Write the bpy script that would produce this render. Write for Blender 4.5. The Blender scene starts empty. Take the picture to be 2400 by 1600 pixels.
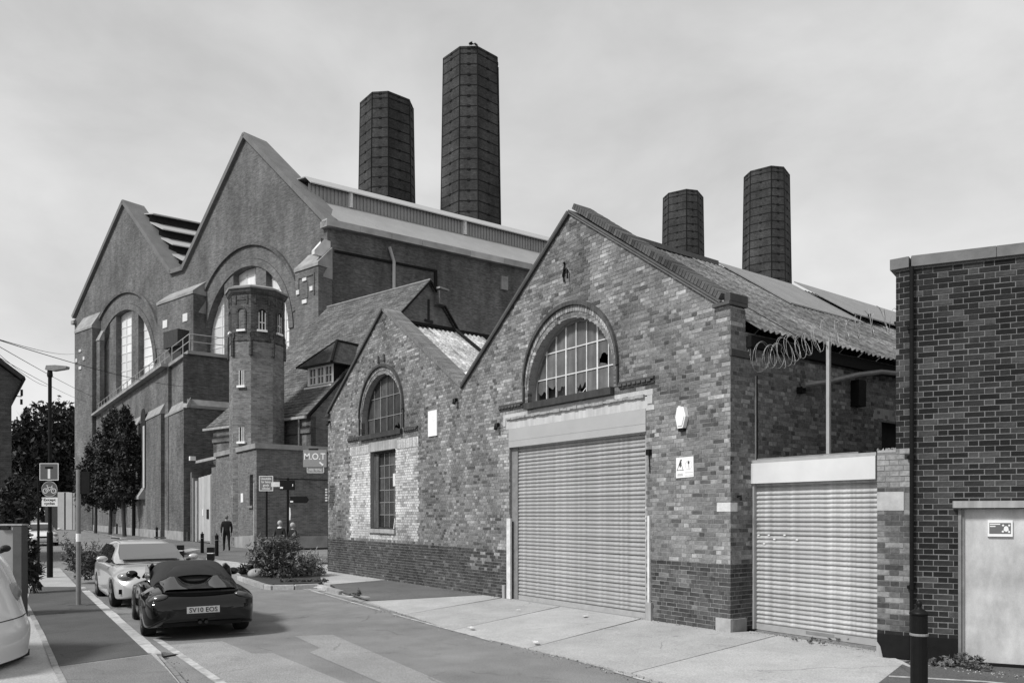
import bpy, bmesh, math, random
from mathutils import Vector, Matrix
from mathutils.geometry import tessellate_polygon
random.seed(7)
SC = bpy.context.scene
COL = SC.collection
R = math.radians
PI = math.pi

# ------------------------------------------------------------------ camera
EYE, FOC, CX, HY = 1.8, 1800.0, 1200.0, 1204.0        # surveyed: eye height, focal (2400 px wide), centre, horizon
cd = bpy.data.cameras.new('camera')
cam = bpy.data.objects.new('camera', cd); COL.objects.link(cam)
cam.location = (0, 0, EYE); cam.rotation_euler = (R(90), 0, 0)
cd.sensor_width = 36; cd.lens = 27; cd.shift_y = (HY - 800) / 2400
cd.clip_start = 0.1; cd.clip_end = 3000
SC.camera = cam

# ------------------------------------------------------------------ light
SUN_AZ = Vector((-0.80, -0.60, 0)).normalized()       # horizontal direction towards the sun
SUN_EL = 46
wd = bpy.data.worlds.new('World'); SC.world = wd; wd.use_nodes = True
nt = wd.node_tree; nt.nodes.clear()
def wn(t, **k):
    n = nt.nodes.new(t)
    for a, b in k.items(): setattr(n, a, b)
    return n
L = nt.links.new
out = wn('ShaderNodeOutputWorld'); bg = wn('ShaderNodeBackground')
sky = wn('ShaderNodeTexSky', sky_type='NISHITA', sun_disc=False, sun_elevation=R(SUN_EL),
         sun_rotation=math.atan2(SUN_AZ.x, SUN_AZ.y), air_density=1.0, dust_density=2.0)
bw = wn('ShaderNodeRGBToBW'); L(sky.outputs[0], bw.inputs[0])
tc = wn('ShaderNodeTexCoord')
mp = wn('ShaderNodeMapping'); mp.inputs['Scale'].default_value = (1.3, 1.3, 2.6); L(tc.outputs['Generated'], mp.inputs[0])
no = wn('ShaderNodeTexNoise'); no.inputs['Scale'].default_value = 2.6; no.inputs['Detail'].default_value = 9; no.inputs['Roughness'].default_value = .55
no.inputs['Distortion'].default_value = .25
L(mp.outputs[0], no.inputs['Vector'])
cr = wn('ShaderNodeMapRange'); cr.inputs['From Min'].default_value = .3; cr.inputs['From Max'].default_value = .72
cr.inputs['To Min'].default_value = 6.7; cr.inputs['To Max'].default_value = 9.3; L(no.outputs['Fac'], cr.inputs['Value'])
# thin high cloud: the horizon is a little brighter than the zenith all the way round
sx = wn('ShaderNodeSeparateXYZ'); L(tc.outputs['Generated'], sx.inputs[0])
hz = wn('ShaderNodeMapRange', interpolation_type='SMOOTHSTEP'); hz.inputs['From Min'].default_value = 0.0; hz.inputs['From Max'].default_value = .62
hz.inputs['To Min'].default_value = 1.1; hz.inputs['To Max'].default_value = .84; L(sx.outputs['Z'], hz.inputs['Value'])
mu = wn('ShaderNodeMath', operation='MULTIPLY'); L(cr.outputs[0], mu.inputs[0]); L(hz.outputs[0], mu.inputs[1])
mx = wn('ShaderNodeMix'); mx.inputs['Factor'].default_value = .88
L(bw.outputs[0], mx.inputs['A']); L(mu.outputs[0], mx.inputs['B'])
L(mx.outputs['Result'], bg.inputs['Color']); bg.inputs['Strength'].default_value = 0.1
L(bg.outputs[0], out.inputs['Surface'])
sd = bpy.data.lights.new('sun', 'SUN'); sd.energy = 3.7; sd.angle = R(9.0); sd.color = (1, 1, .995)
so = bpy.data.objects.new('sun', sd); COL.objects.link(so)
sv = Vector((SUN_AZ.x * math.cos(R(SUN_EL)), SUN_AZ.y * math.cos(R(SUN_EL)), math.sin(R(SUN_EL))))
so.rotation_euler = sv.to_track_quat('Z', 'Y').to_euler(); so.location = (-20, -20, 40)
VS = SC.view_settings; VS.view_transform = 'Standard'; VS.look = 'None'; VS.gamma = 1; VS.use_curve_mapping = False
VS.exposure = 0.0
SC.display_settings.display_device = 'sRGB'

# ------------------------------------------------------------------ helpers
def tag(o, label=None, cat=None, group=None, kind=None):
    for k, v in (('label', label), ('category', cat), ('group', group), ('kind', kind)):
        if v: o[k] = v
    return o
def empty(name, loc=(0, 0, 0), rz=0, label=None, cat=None, group=None, kind=None, parent=None):
    o = bpy.data.objects.new(name, None); COL.objects.link(o)
    o.location = loc; o.rotation_euler = (0, 0, rz); o.empty_display_size = .2
    if parent: o.parent = parent
    return tag(o, label, cat, group, kind)
def link(name, me, parent=None, loc=None, rot=None):
    o = bpy.data.objects.new(name, me); COL.objects.link(o)
    if parent: o.parent = parent
    if loc is not None: o.location = loc
    if rot is not None: o.rotation_euler = rot
    return o
def kids(o): return [c for c in bpy.data.objects if c.parent == o]
def copy_tree(o, parent=None):
    c = o.copy(); COL.objects.link(c)
    if parent: c.parent = parent
    for ch in list(o.children): copy_tree(ch, c)
    return c

class MB:
    """collects faces; build() links them as ONE mesh object"""
    def __init__(s): s.v, s.f, s.t, s.m, s.M = [], [], [], [], None
    def add(s, vs, fs, tone=.3, m=0):
        b = len(s.v)
        if s.M is not None: vs = [s.M @ Vector(p) for p in vs]
        s.v += [tuple(p) for p in vs]
        for f in fs:
            s.f.append([b + i for i in f]); s.t.append(tone); s.m.append(m)
    def box(s, x0, x1, y0, y1, z0, z1, tone=.3, m=0, back=True):
        vs = [(x0,y0,z0),(x1,y0,z0),(x1,y1,z0),(x0,y1,z0),(x0,y0,z1),(x1,y0,z1),(x1,y1,z1),(x0,y1,z1)]
        fs = [(0,1,5,4),(1,2,6,5),(3,0,4,7),(4,5,6,7),(3,2,1,0)]
        if back: fs.append((2,3,7,6))
        s.add(vs, fs, tone, m)
    def prism(s, poly, a0, a1, axis='y', tone=.3, m=0, caps=True):
        def P(p, a):
            return (p[0], a, p[1]) if axis == 'y' else (a, p[0], p[1]) if axis == 'x' else (p[0], p[1], a)
        n = len(poly); ar = sum(poly[i][0]*poly[(i+1)%n][1]-poly[(i+1)%n][0]*poly[i][1] for i in range(n))
        if ar < 0: poly = poly[::-1]
        vs = [P(p, a0) for p in poly] + [P(p, a1) for p in poly]
        flip = (axis in 'xz')
        fs = []
        for i in range(n):
            j = (i+1) % n
            q = (i, i+n, j+n, j)
            fs.append(q if not flip else q[::-1])
        if caps:
            c0, c1 = tuple(range(n)), tuple(range(2*n-1, n-1, -1))
            if flip: c0, c1 = c0[::-1], c1[::-1]
            fs += [c0, c1]
        s.add(vs, fs, tone, m)
    def panel(s, loops, y0, y1=None, tone=.3, m=0, ym=None):
        """polygon in x,z with holes, front face at y0; reveal sides to y1"""
        flat = [p for l in loops for p in l]
        tris = tessellate_polygon([[Vector((p[0], p[1], 0)) for p in l] for l in loops])
        vs = [(p[0], y0, p[1]) for p in flat]; fs = []
        for t in tris:
            a, b, c = (flat[i] for i in t)
            ar = (b[0]-a[0])*(c[1]-a[1])-(c[0]-a[0])*(b[1]-a[1])
            if abs(ar) < 1e-9: continue
            fs.append(tuple(t) if ar > 0 else tuple(t)[::-1])
        s.add(vs, fs, tone, m)
        if y1 is not None:
            for li, l in enumerate(loops):
                n = len(l); ar = sum(l[i][0]*l[(i+1)%n][1]-l[(i+1)%n][0]*l[i][1] for i in range(n))
                want = ar > 0 if li == 0 else ar < 0
                ll = l if want else l[::-1]
                vv = [(p[0], y0, p[1]) for p in ll] + [(p[0], y1, p[1]) for p in ll]
                s.add(vv, [(i, i+n, (i+1)%n+n, (i+1)%n) for i in range(n)], tone, m if ym is None or li == 0 else ym)
    def quad(s, a, b, c, d, tone=.3, m=0): s.add([a, b, c, d], [(0,1,2,3)], tone, m)
    def tube(s, pts, r, n=6, tone=.3, m=0, cap=True, r1=None):
        pts = [Vector(p) for p in pts]; k = len(pts); rings = []
        up = Vector((0, 0, 1))
        for i, p in enumerate(pts):
            d = (pts[min(i+1, k-1)] - pts[max(i-1, 0)]).normalized()
            a = d.cross(up)
            if a.length < 1e-3: a = d.cross(Vector((0, 1, 0)))
            a.normalize(); b = a.cross(d)
            rr = r if r1 is None else r + (r1 - r) * i / max(1, k-1)
            if isinstance(r, (list, tuple)): rr = r[i]
            rings.append([p + a*math.cos(2*PI*j/n)*rr + b*math.sin(2*PI*j/n)*rr for j in range(n)])
        vs = [q for g in rings for q in g]; fs = []
        for i in range(k-1):
            for j in range(n):
                fs.append((i*n+j, i*n+(j+1)%n, (i+1)*n+(j+1)%n, (i+1)*n+j))
        if cap: fs += [tuple(range(n))[::-1], tuple(range((k-1)*n, k*n))]
        s.add(vs, fs, tone, m)
    def lathe(s, prof, n=16, c=(0, 0), tone=.3, m=0, a0=0):
        vs = []; fs = []
        for (r, z) in prof:
            for j in range(n):
                a = a0 + 2*PI*j/n; vs.append((c[0]+r*math.cos(a), c[1]+r*math.sin(a), z))
        for i in range(len(prof)-1):
            for j in range(n):
                fs.append((i*n+j, i*n+(j+1)%n, (i+1)*n+(j+1)%n, (i+1)*n+j))
        fs.append(tuple(range(n))[::-1]); fs.append(tuple(range((len(prof)-1)*n, len(prof)*n)))
        s.add(vs, fs, tone, m)
    def wedge(s, cx, cz, r0, r1, a0, a1, y0, y1, tone=.3, m=0, k=1):
        """arch stone between two radii and two angles"""
        p = [(cx+r0*math.cos(a0+(a1-a0)*i/k), cz+r0*math.sin(a0+(a1-a0)*i/k)) for i in range(k+1)]
        q = [(cx+r1*math.cos(a0+(a1-a0)*i/k), cz+r1*math.sin(a0+(a1-a0)*i/k)) for i in range(k+1)]
        s.prism(p + q[::-1], y0, y1, 'y', tone, m)
    def mesh(s, name, mats, smooth=False, uv=False):
        me = bpy.data.meshes.new(name)
        me.from_pydata(s.v, [], s.f)
        for mm in (mats if isinstance(mats, (list, tuple)) else [mats]): me.materials.append(mm)
        if len(me.materials) > 1: me.polygons.foreach_set('material_index', s.m)
        at = me.attributes.new('tone', 'FLOAT', 'FACE'); at.data.foreach_set('value', s.t)
        if smooth: me.polygons.foreach_set('use_smooth', [True]*len(me.polygons))
        if uv:
            ul = me.uv_layers.new(name='UVMap').data
            for p in me.polygons:
                n = p.normal
                if abs(n.z) > .93: ax, ay = Vector((1, 0, 0)), Vector((0, 1, 0))
                else:
                    ax = Vector((-n.y, n.x, 0)).normalized(); ay = n.cross(ax)
                for li in p.loop_indices:
                    co = me.vertices[me.loops[li].vertex_index].co
                    ul[li].uv = (co.dot(ax), co.dot(ay))
        me.update()
        return me
    def build(s, name, mats, parent=None, smooth=False, uv=False, loc=None, rot=None, **kw):
        o = link(name, s.mesh(name, mats, smooth, uv), parent, loc, rot)
        return tag(o, **kw) if kw else o

class Frame:
    """a facade: origin at its right foot, x to the right, y into the building, z up"""
    def __init__(s, ox, oy, vpx=None, ang=None):
        if ang is None:
            d = Vector((CX - vpx, -FOC)).normalized()     # direction away from its left vanishing point
            ang = math.atan2(d.y, d.x)
        s.o = Vector((ox, oy)); s.a = ang
        s.x = Vector((math.cos(ang), math.sin(ang))); s.y = Vector((-math.sin(ang), math.cos(ang)))
    def fx(s, u, v=HY, y=0):
        """survey: where the sight line through image point (u, v) meets the plane y; returns x, z"""
        d = Vector(((u-CX)/FOC, 1)); t = (s.o + s.y*y).dot(s.y) / d.dot(s.y)
        return ((d*t - s.o).dot(s.x), EYE + (HY-v)/FOC*t)
    def sx(s, u, v=HY, x=0):
        d = Vector(((u-CX)/FOC, 1)); t = (s.o + s.x*x).dot(s.x) / d.dot(s.x)
        return ((d*t - s.o).dot(s.y), EYE + (HY-v)/FOC*t)
    def w(s, x, y, z=0):
        p = s.o + s.x*x + s.y*y; return Vector((p.x, p.y, z))
    def loc(s, p):
        q = Vector((p[0], p[1])) - s.o; return (q.dot(s.x), q.dot(s.y))
    def empty(s, name, x=0, y=0, z=0, **k): return empty(name, s.w(x, y, z), s.a, **k)
def gp(u, v, z=0.0):
    """survey: image point on a level surface of height z"""
    t = (EYE - z) * FOC / (v - HY); return Vector(((u-CX)/FOC*t, t, z))
def at(u, Y, v=None):
    return Vector(((u-CX)/FOC*Y, Y, 0 if v is None else EYE + (HY-v)/FOC*Y))

# ------------------------------------------------------------------ materials (a black-and-white place: greys only)
def g4(v): return (v, v, v, 1)
class NT:
    def __init__(s, name):
        s.m = bpy.data.materials.new(name); s.m.use_nodes = True; s.t = s.m.node_tree
        s.b = s.t.nodes['Principled BSDF']
    def n(s, t, **k):
        x = s.t.nodes.new(t)
        for a, b in k.items():
            if hasattr(x, a): setattr(x, a, b)
            else: x.inputs[a.replace('_', ' ')].default_value = b
        return x
    def l(s, a, b): s.t.links.new(a, b)
    def noise(s, scale, detail=4, rough=.6, vec=None):
        x = s.n('ShaderNodeTexNoise'); x.inputs['Scale'].default_value = scale; x.inputs['Detail'].default_value = detail; x.inputs['Roughness'].default_value = rough
        s.l(vec if vec else s.oc(), x.inputs['Vector']); return x.outputs['Fac']
    def oc(s):
        if not hasattr(s, '_oc'): s._oc = s.n('ShaderNodeTexCoord')
        return s._oc.outputs['Object']
    def uv(s):
        if not hasattr(s, '_oc'): s._oc = s.n('ShaderNodeTexCoord')
        return s._oc.outputs['UV']
    def rng(s, x, a, b, c=0., d=1.):
        r = s.n('ShaderNodeMapRange'); s.l(x, r.inputs['Value'])
        for k, v in zip(('From Min','From Max','To Min','To Max'), (a, b, c, d)): r.inputs[k].default_value = v
        return r.outputs[0]
    def mul(s, a, b, op='MULTIPLY'):
        r = s.n('ShaderNodeMath', operation=op)
        for i, q in enumerate((a, b)):
            if isinstance(q, (int, float)): r.inputs[i].default_value = q
            else: s.l(q, r.inputs[i])
        return r.outputs[0]
    def mix(s, f, a, b):
        r = s.n('ShaderNodeMix')
        for k, q in (('Factor', f), ('A', a), ('B', b)):
            if isinstance(q, (int, float)): r.inputs[k].default_value = q
            else: s.l(q, r.inputs[k])
        return r.outputs['Result']
    def mapv(s, src, sc):
        r = s.n('ShaderNodeMapping'); r.inputs['Scale'].default_value = sc; s.l(src, r.inputs[0]); return r.outputs[0]
    def done(s, val, rough=.85, bump=None, bs=.3, bd=.01, metal=0., spec=.3):
        if isinstance(val, (int, float)): s.b.inputs['Base Color'].default_value = g4(val)
        else: s.l(val, s.b.inputs['Base Color'])
        if isinstance(rough, (int, float)): s.b.inputs['Roughness'].default_value = rough
        else: s.l(rough, s.b.inputs['Roughness'])
        s.b.inputs['Metallic'].default_value = metal; s.b.inputs['Specular IOR Level'].default_value = spec
        if bump is not None:
            bp = s.n('ShaderNodeBump'); bp.inputs['Strength'].default_value = bs; bp.inputs['Distance'].default_value = bd
            s.l(bump, bp.inputs['Height']); s.l(bp.outputs[0], s.b.inputs['Normal'])
        return s.m
def plain(name, v, rough=.8, var=.25, scale=6, bump=.2, bd=.006, metal=0., spec=.3, streak=0.):
    q = NT(name); n = q.noise(scale); f = q.rng(n, .25, .75, 1-var, 1+var)
    val = q.mul(f, v)
    if streak:
        s2 = q.noise(3, 5, .6, q.mapv(q.oc(), (3, 3, .25))); val = q.mul(val, q.rng(s2, .35, .7, 1-streak, 1+streak*.4))
    nb = q.noise(scale*9, 3)
    return q.done(val, rough, nb, bump, bd, metal, spec)
def tonemat(name, rough=.9, var=.38, scale=20, bump=.4, big=.28, spec=.2):
    """base colour from the per-piece tone, with grain and broad weathering"""
    q = NT(name); a = q.n('ShaderNodeAttribute', attribute_name='tone')
    n = q.noise(scale, 5); f = q.rng(n, .25, .75, 1-var, 1+var)
    geo = q.n('ShaderNodeNewGeometry'); w = q.noise(1.1, 6, .7, geo.outputs['Position']); f2 = q.rng(w, .3, .7, 1-big, 1+big)
    return q.done(q.mul(q.mul(a.outputs['Fac'], f), f2), rough, q.noise(scale*4, 4), bump, .006, 0, spec)
def brickmat(name, c1, c2, mortar, bwid=.21, bh=.07, ms=.009, weather=.3, wscale=.35, streak=.2, mott=.42, bump=.6, rough=.9):
    q = NT(name); b = q.n('ShaderNodeTexBrick'); q.l(q.uv(), b.inputs['Vector'])
    b.inputs['Color1'].default_value = g4(c1); b.inputs['Color2'].default_value = g4(c2); b.inputs['Mortar'].default_value = g4(mortar)
    for k, v in (('Scale', 1), ('Brick Width', bwid), ('Row Height', bh), ('Mortar Size', ms), ('Mortar Smooth', .2), ('Bias', -.1)): b.inputs[k].default_value = v
    w = q.noise(wscale, 6, .65); f = q.rng(w, .3, .7, 1-weather, 1+weather*.8)
    st = q.noise(.5, 5, .6, q.mapv(q.oc(), (1.5, 1.5, .25))); f2 = q.rng(st, .3, .7, 1-streak, 1+streak*.5)
    cm = q.noise(1.0, 4, .8, q.mapv(q.uv(), (1.5/bwid*.21, 9*.07/bh, 1))); fine = q.mul(q.rng(q.noise(2.5, 4, .7), .3, .7, .8, 1.2), q.rng(cm, .3, .7, 1-mott, 1+mott))
    bwv = q.n('ShaderNodeRGBToBW'); q.l(b.outputs['Color'], bwv.inputs[0])
    val = q.mul(q.mul(q.mul(bwv.outputs[0], f), f2), fine)
    return q.done(val, rough, q.mul(b.outputs['Fac'], -1.), bump, .008, 0, .2)
M = {}
M['brick'] = tonemat('brick_unit')
M['pale'] = tonemat('cast_piece', .85, .2, 9, .25, .12)
M['mortar'] = plain('lime_mortar', .26, .95, .25, 30)
M['mortar_pale'] = plain('cement_mortar', .18, .95, .25, 30)
M['concrete'] = plain('concrete', .36, .9, .22, 3, .25, .004, streak=.25)
M['render'] = plain('white_render', .5, .85, .15, 2.5, .15, .003, streak=.18)
M['white'] = plain('white_paint', .8, .5, .06, 6, .05)
M['offwhite'] = plain('aged_white_paint', .62, .6, .2, 8, .1)
M['fascia'] = plain('grey_fascia_paint', .38, .45, .07, 2, .03)
M['fascia_pale'] = plain('pale_fascia_paint', .62, .45, .08, 2, .03)
M['slat'] = plain('galvanised_slat', .4, .42, .12, 1.6, .04, spec=.5, streak=.12)
M['slat_pale'] = plain('pale_galvanised_slat', .5, .4, .18, 1.4, .04, spec=.5, streak=.22)
M['steel'] = plain('weathered_steel', .2, .55, .25, 9, .1, spec=.4)
M['galv'] = plain('galvanised_pole', .34, .5, .12, 9, .05, spec=.4)
M['black'] = plain('black_paint', .006, .5, .3, 12, .1, spec=.18)
M['blackmatt'] = plain('black_matt', .009, .85, .3, 9, .15, spec=.2)
M['dark'] = plain('dark_void', .02, .9, .3, 5)
M['wood'] = plain('weathered_boards', .11, .85, .3, 4, .3, streak=.5)
M['darkwood'] = plain('dark_timber', .05, .8, .3, 6, .3, streak=.3)
# ================================================================== brickwork
def spans(loops, z):
    xs = []
    for l in loops:
        for i in range(len(l)):
            (xa, za), (xb, zb) = l[i], l[(i+1) % len(l)]
            if (za <= z < zb) or (zb <= z < za): xs.append(xa + (z-za)/(zb-za)*(xb-xa))
    xs.sort(); return list(zip(xs[0::2], xs[1::2]))
CH, BH, JT, SL, HL = .069, .0585, .0095, .2065, .0985     # course, brick height, joint, stretcher, header
def courses(loops, z0, z1, rnd, phase=0, english=False):
    """Flemish-bond brick rectangles filling a polygon with holes"""
    k = 0; z = z0
    while z < z1 - .02:
        zb = min(z + BH, z1)
        for xa, xb in spans(loops, z + BH*.5):
            # start on a common grid so that perpends line up across openings
            period = SL + HL + 2*JT; off = (k % 2) * period*.5 + phase + rnd.uniform(-.006, .006)
            i = math.floor((xa - off)/period) - 1; cur = off + i*period
            rb2 = random.Random(int(k*7919 + phase*1000))
            while cur < xb:
                for ln in ((SL, HL) if not english else (rb2.choice((SL, HL, HL)), HL, rb2.choice((HL, SL)))):
                    a, b = max(cur, xa), min(cur+ln, xb)
                    if b - a > .028: yield a, b, z, zb, k, (b-a) > ln-.002
                    cur += ln + JT
        z += CH; k += 1
def stock(rnd, mean=.29, bias=0.):
    """tone of one stock brick; bias gathers the pale and the burnt ones into patches"""
    r = rnd.random() + bias
    if r < .08: return rnd.uniform(.08, .12)
    if r < .24: return rnd.uniform(.13, mean-.03)
    if r < .91: return max(.12, rnd.gauss(mean, .032))
    return rnd.uniform(.28, .40)
def unit_brick(w, h, d=.028):
    """one brick, its face slightly uneven, back on the wall"""
    mb = MB(); c = .003
    vs = [(-w/2,0,-h/2),(w/2,0,-h/2),(w/2,0,h/2),(-w/2,0,h/2),(-w/2+c,-.004,-h/2+c),(w/2-c,-.004,-h/2+c),(w/2-c,-.004,h/2-c),(-w/2+c,-.004,h/2-c),
          (-w/2,d,-h/2),(w/2,d,-h/2),(w/2,d,h/2),(-w/2,d,h/2)]
    fs = [(4,5,6,7),(0,1,5,4),(1,2,6,5),(2,3,7,6),(3,0,4,7),(8,9,1,0),(9,10,2,1),(10,11,3,2),(11,8,0,3)]
    mb.add(vs, fs); return mb
def face_xf(kind, x0=0.):
    """wall faces: 'f' front (x along, y in); 'r' right-hand return (x = const, facing +x)"""
    return (lambda x, y, z: (x, y, z)) if kind == 'f' else (lambda x, y, z: (x0 - y, x, z))
def lay(parent, walls, frame, mat, mat_name, n_single=300, stuff_name='brickwork', seed=1):
    """walls: list of (face kind, x0, rects with tones). The bricks nearest the street corner that show largest are objects of their own; the rest one part."""
    rnd = random.Random(seed); allb = []
    for kind, x0, rects in walls:
        for (a, b, z, zb, whole, tone) in rects:
            c = ((a+b)/2, (z+zb)/2)
            p = frame.w(c[0], 0, c[1]) if kind == 'f' else frame.w(x0, c[0], c[1])
            d = (p - Vector((0, 0, EYE))).length
            nrm = (frame.y if kind == 'f' else -frame.x)
            cosv = abs((p.x*nrm.x + p.y*nrm.y)) / d
            vis = (b-a) * cosv / (d*d) if kind == 'f' else (b-a)*cosv/(d*d)
            uu = CX + FOC*p.x/p.y; vv = HY - FOC*(p.z-EYE)/p.y
            ok = whole and -20 < uu < 2420 and 0 < vv < 1600
            allb.append((vis if ok else -1, kind, x0, a, b, z, zb, tone))
    order = sorted(range(len(allb)), key=lambda i: -allb[i][0])
    single = set(i for i in order[:n_single] if allb[i][0] > 0)
    cache = {}; rest = MB()
    for i, (vis, kind, x0, a, b, z, zb, tone) in enumerate(allb):
        w, h = b-a, zb-z; pr = rnd.uniform(-.0025, .003); tl = rnd.uniform(-.006, .006)
        if i in single:
            q9 = round(tone, 2) if tone > .12 else round(tone*200)/200; key = (round(w, 3), round(h, 3), q9)
            if key not in cache:
                u = unit_brick(w, h); u.t = [q9]*len(u.t); cache[key] = u.mesh('brick', mat)
            cx, cz = (a+b)/2, (z+zb)/2
            if kind == 'f': link('brick', cache[key], parent, (cx, pr, cz), (tl*.3, tl, rnd.uniform(-.004, .004)))
            else: link('brick', cache[key], parent, (x0-pr, cx, cz), (tl*.3, tl, PI/2))
        else:
            T = face_xf(kind, x0)
            f0, f1 = -.004+pr, .028; dz = tl*w*.5
            vs = [(a,f0,z-dz),(b,f0,z+dz),(b,f0,zb+dz),(a,f0,zb-dz),(a,f1,z-dz),(b,f1,z+dz),(b,f1,zb+dz),(a,f1,zb-dz)]
            rest.add([T(*p) for p in vs], [(0,1,2,3),(4,5,1,0),(5,6,2,1),(6,7,3,2),(7,4,0,3)], tone)
    rest.build(stuff_name, mat, parent, kind='stuff')

def arc(cx, cz, r, a0, a1, n):
    return [(cx+r*math.cos(a0+(a1-a0)*i/n), cz+r*math.sin(a0+(a1-a0)*i/n)) for i in range(n+1)]
def corrugated(w, l, amp=.022, pitch=.15, sub=6, t=0):
    """corrugated sheet: x along the roof, y up the slope, z normal"""
    n = max(4, int(w/pitch*sub)); mb = MB(); vs = []
    for i in range(n+1):
        x = w*i/n; z = amp*math.sin(2*PI*x/pitch)
        vs += [(x, 0, z), (x, l, z)]
    mb.add(vs, [(2*i, 2*i+2, 2*i+3, 2*i+1) for i in range(n)])
    vb = [(v[0], v[1], v[2]-.006) for v in vs]
    mb.add([vs[2*i] for i in range(n+1)] + [vb[2*i] for i in range(n+1)], [(i, i+n+1, i+n+2, i+1) for i in range(n)])
    return mb

# ================================================================== the warehouse
P0 = gp(1712, 1480)
W = Frame(P0.x, P0.y, vpx=-116)
wh = W.empty('brick_warehouse', label='old stock brick warehouse with two gables and arched windows over the pavement', cat='warehouse')
fx = W.fx
xl, _ = fx(769, 1331)                                     # left end of the front
apR = fx(1336, 500); vaL = fx(1083, 908); apL = fx(898, 727)
kz = 4.98
outer = [(xl, 0), (0, 0), (0, kz), (apR[0], apR[1]), (vaL[0], vaL[1]), (apL[0], apL[1]), (xl, 4.95)]
# --- big shutter opening
sxa, sxb = fx(1194)[0], fx(1515)[0]
sz_bot = fx(1515, 1011)[1]; fz_top = fx(1194, 1003)[1]
lin_a, lin_b = fx(1180)[0], fx(1530)[0]; lin_z = fx(1340, 944)[1]
# --- big arch window
wxa, wxb = fx(1238)[0], fx(1439)[0]; wxc = (wxa+wxb)/2; wr = (wxb-wxa)/2
sill_z = fx(1340, 930)[1]
crown = fx(1347, 741)[1]; wsp = crown - wr
hood_r = wr + .34
big_open = [(wxa, sill_z)] + [(wxb, sill_z)] + arc(wxc, wsp, wr, 0, PI, 24)
# --- small arch window and the tall boarded window below it
vxa, vxb = fx(848)[0], fx(943)[0]; vxc = (vxa+vxb)/2; vr = (vxb-vxa)/2
vsill = fx(895, 1016)[1]; vcrown = fx(897, 875)[1]; vsp = vcrown - vr
small_open = [(vxa, vsill), (vxb, vsill)] + arc(vxc, vsp, vr, 0, PI, 20)
bxa, bxb = fx(868)[0], fx(927)[0]; bz0, bz1 = fx(897, 1239)[1], fx(897, 1055)[1]
board_open = [(bxa, bz0), (bxb, bz0), (bxb, bz1), (bxa, bz1)]
shut_open = [(sxa, -.02), (sxb, -.02), (sxb, lin_z), (sxa, lin_z)]
lin_rect = [(lin_a, fz_top-.02), (lin_b, fz_top-.02), (lin_b, lin_z), (lin_a, lin_z)]
shut_hole = [(sxa, -.02), (sxb, -.02), (sxb, fz_top-.02), (lin_b, fz_top-.02), (lin_b, lin_z), (lin_a, lin_z), (lin_a, fz_top-.02), (sxa, fz_top-.02)]
holes = [shut_hole, big_open, small_open, board_open]
mb = MB(); mb.panel([[(p[0], p[1]) for p in outer]] + holes, .0015, .30, .3, 0)
mb.build('mortar_bed', M['mortar'], wh)
rnd = random.Random(3)
PLZ = 1.025
pan_a, pan_b = fx(821)[0], fx(981)[0]; pan_z0, pan_z1 = PLZ + .02, fx(900, 1034)[1]
from mathutils import noise as mnoise
def blotch(x, z, s, k): return 1 + k*mnoise.fractal(Vector((x*s, z*s, 3.1)), 1.0, 2.0, 4)
def front_tone(x, z):
    return front_tone0(x, z)*max(.55, 1 + .42*mnoise.fractal(Vector((x*1.5, z*.55, 3.1)), 1.0, 2.0, 5))*max(.6, blotch(x, z, .25, .3))
def front_tone0(x, z):
    if xl+.1 < x < xl+.55 and 1.9 < z < 2.75 and (abs(x-xl-.3)/.22)**2+(abs(z-2.3)/.42)**2 < 1: return rnd.uniform(.05, .1)
    if z < PLZ - .03:
        if sxa-1.5 < x < sxa-.25 and .5 < z and rnd.random() < .35: return rnd.uniform(.14, .3)
        t = rnd.uniform(.045, .09)
        if rnd.random() < .06: t += .06
        if -1.9 < x < -.9 and .3 < z < .95 and rnd.random() < .6: t += .05     # scraped patch by the shutter
        return t
    if pan_a < x < pan_b and pan_z0 < z < pan_z1: return max(.3, stock(rnd, .44) + .08)
    t = stock(rnd, .215, .16*mnoise.fractal(Vector((x*.8, z*1.1, 9.)), 1.0, 2.0, 3))
    if z > 4.4: t *= .95
    return t
fr_rects = [(a, b, z, zb, whole, front_tone((a+b)/2, z)) for a, b, z, zb, k, whole in courses([outer]+holes, .0, 8.0, random.Random(5), english=True)]
# --- side wall (runs back from the corner)
SD = 30.0
ve = W.sx(1742, 777)                                        # eave just behind the kneeler
EZ = ve[1]; PT = .36                                        # eave height, parapet thickness
side_poly = [(0, 0), (SD, 0), (SD, EZ), (PT, EZ), (PT, kz), (0, kz)]
swa = W.sx(2066, 985)[0]
swin = [(swa, 2.55), (swa+1.5, 2.55), (swa+1.5, W.sx(2066, 985)[1]), (swa, W.sx(2066, 985)[1])]
mb = MB(); n0 = len(mb.v)
mb.panel([side_poly, swin], 0, None)
mb.v = [(-.0015, p[0], p[2]) for p in mb.v]
mb.build('side_mortar_bed', M['mortar'], wh)
rs = random.Random(9)
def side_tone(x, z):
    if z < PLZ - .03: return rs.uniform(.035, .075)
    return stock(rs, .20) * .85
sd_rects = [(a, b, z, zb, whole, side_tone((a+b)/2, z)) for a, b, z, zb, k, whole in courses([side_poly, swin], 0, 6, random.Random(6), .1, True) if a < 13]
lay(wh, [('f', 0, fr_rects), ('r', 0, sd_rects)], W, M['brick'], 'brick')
# window in the side wall
mb = MB(); mb.box(-.16, -.12, swa, swa+1.5, 2.55, swin[2][1], .03); mb.build('side_window', M['dark'], wh)
# lintel patch over that window
mb = MB(); mb.box(-.02, .004, swa-.3, swa+1.9, swin[2][1]+.01, swin[2][1]+.22, .2); mb.build('side_lintel', M['concrete'], wh)
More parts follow.
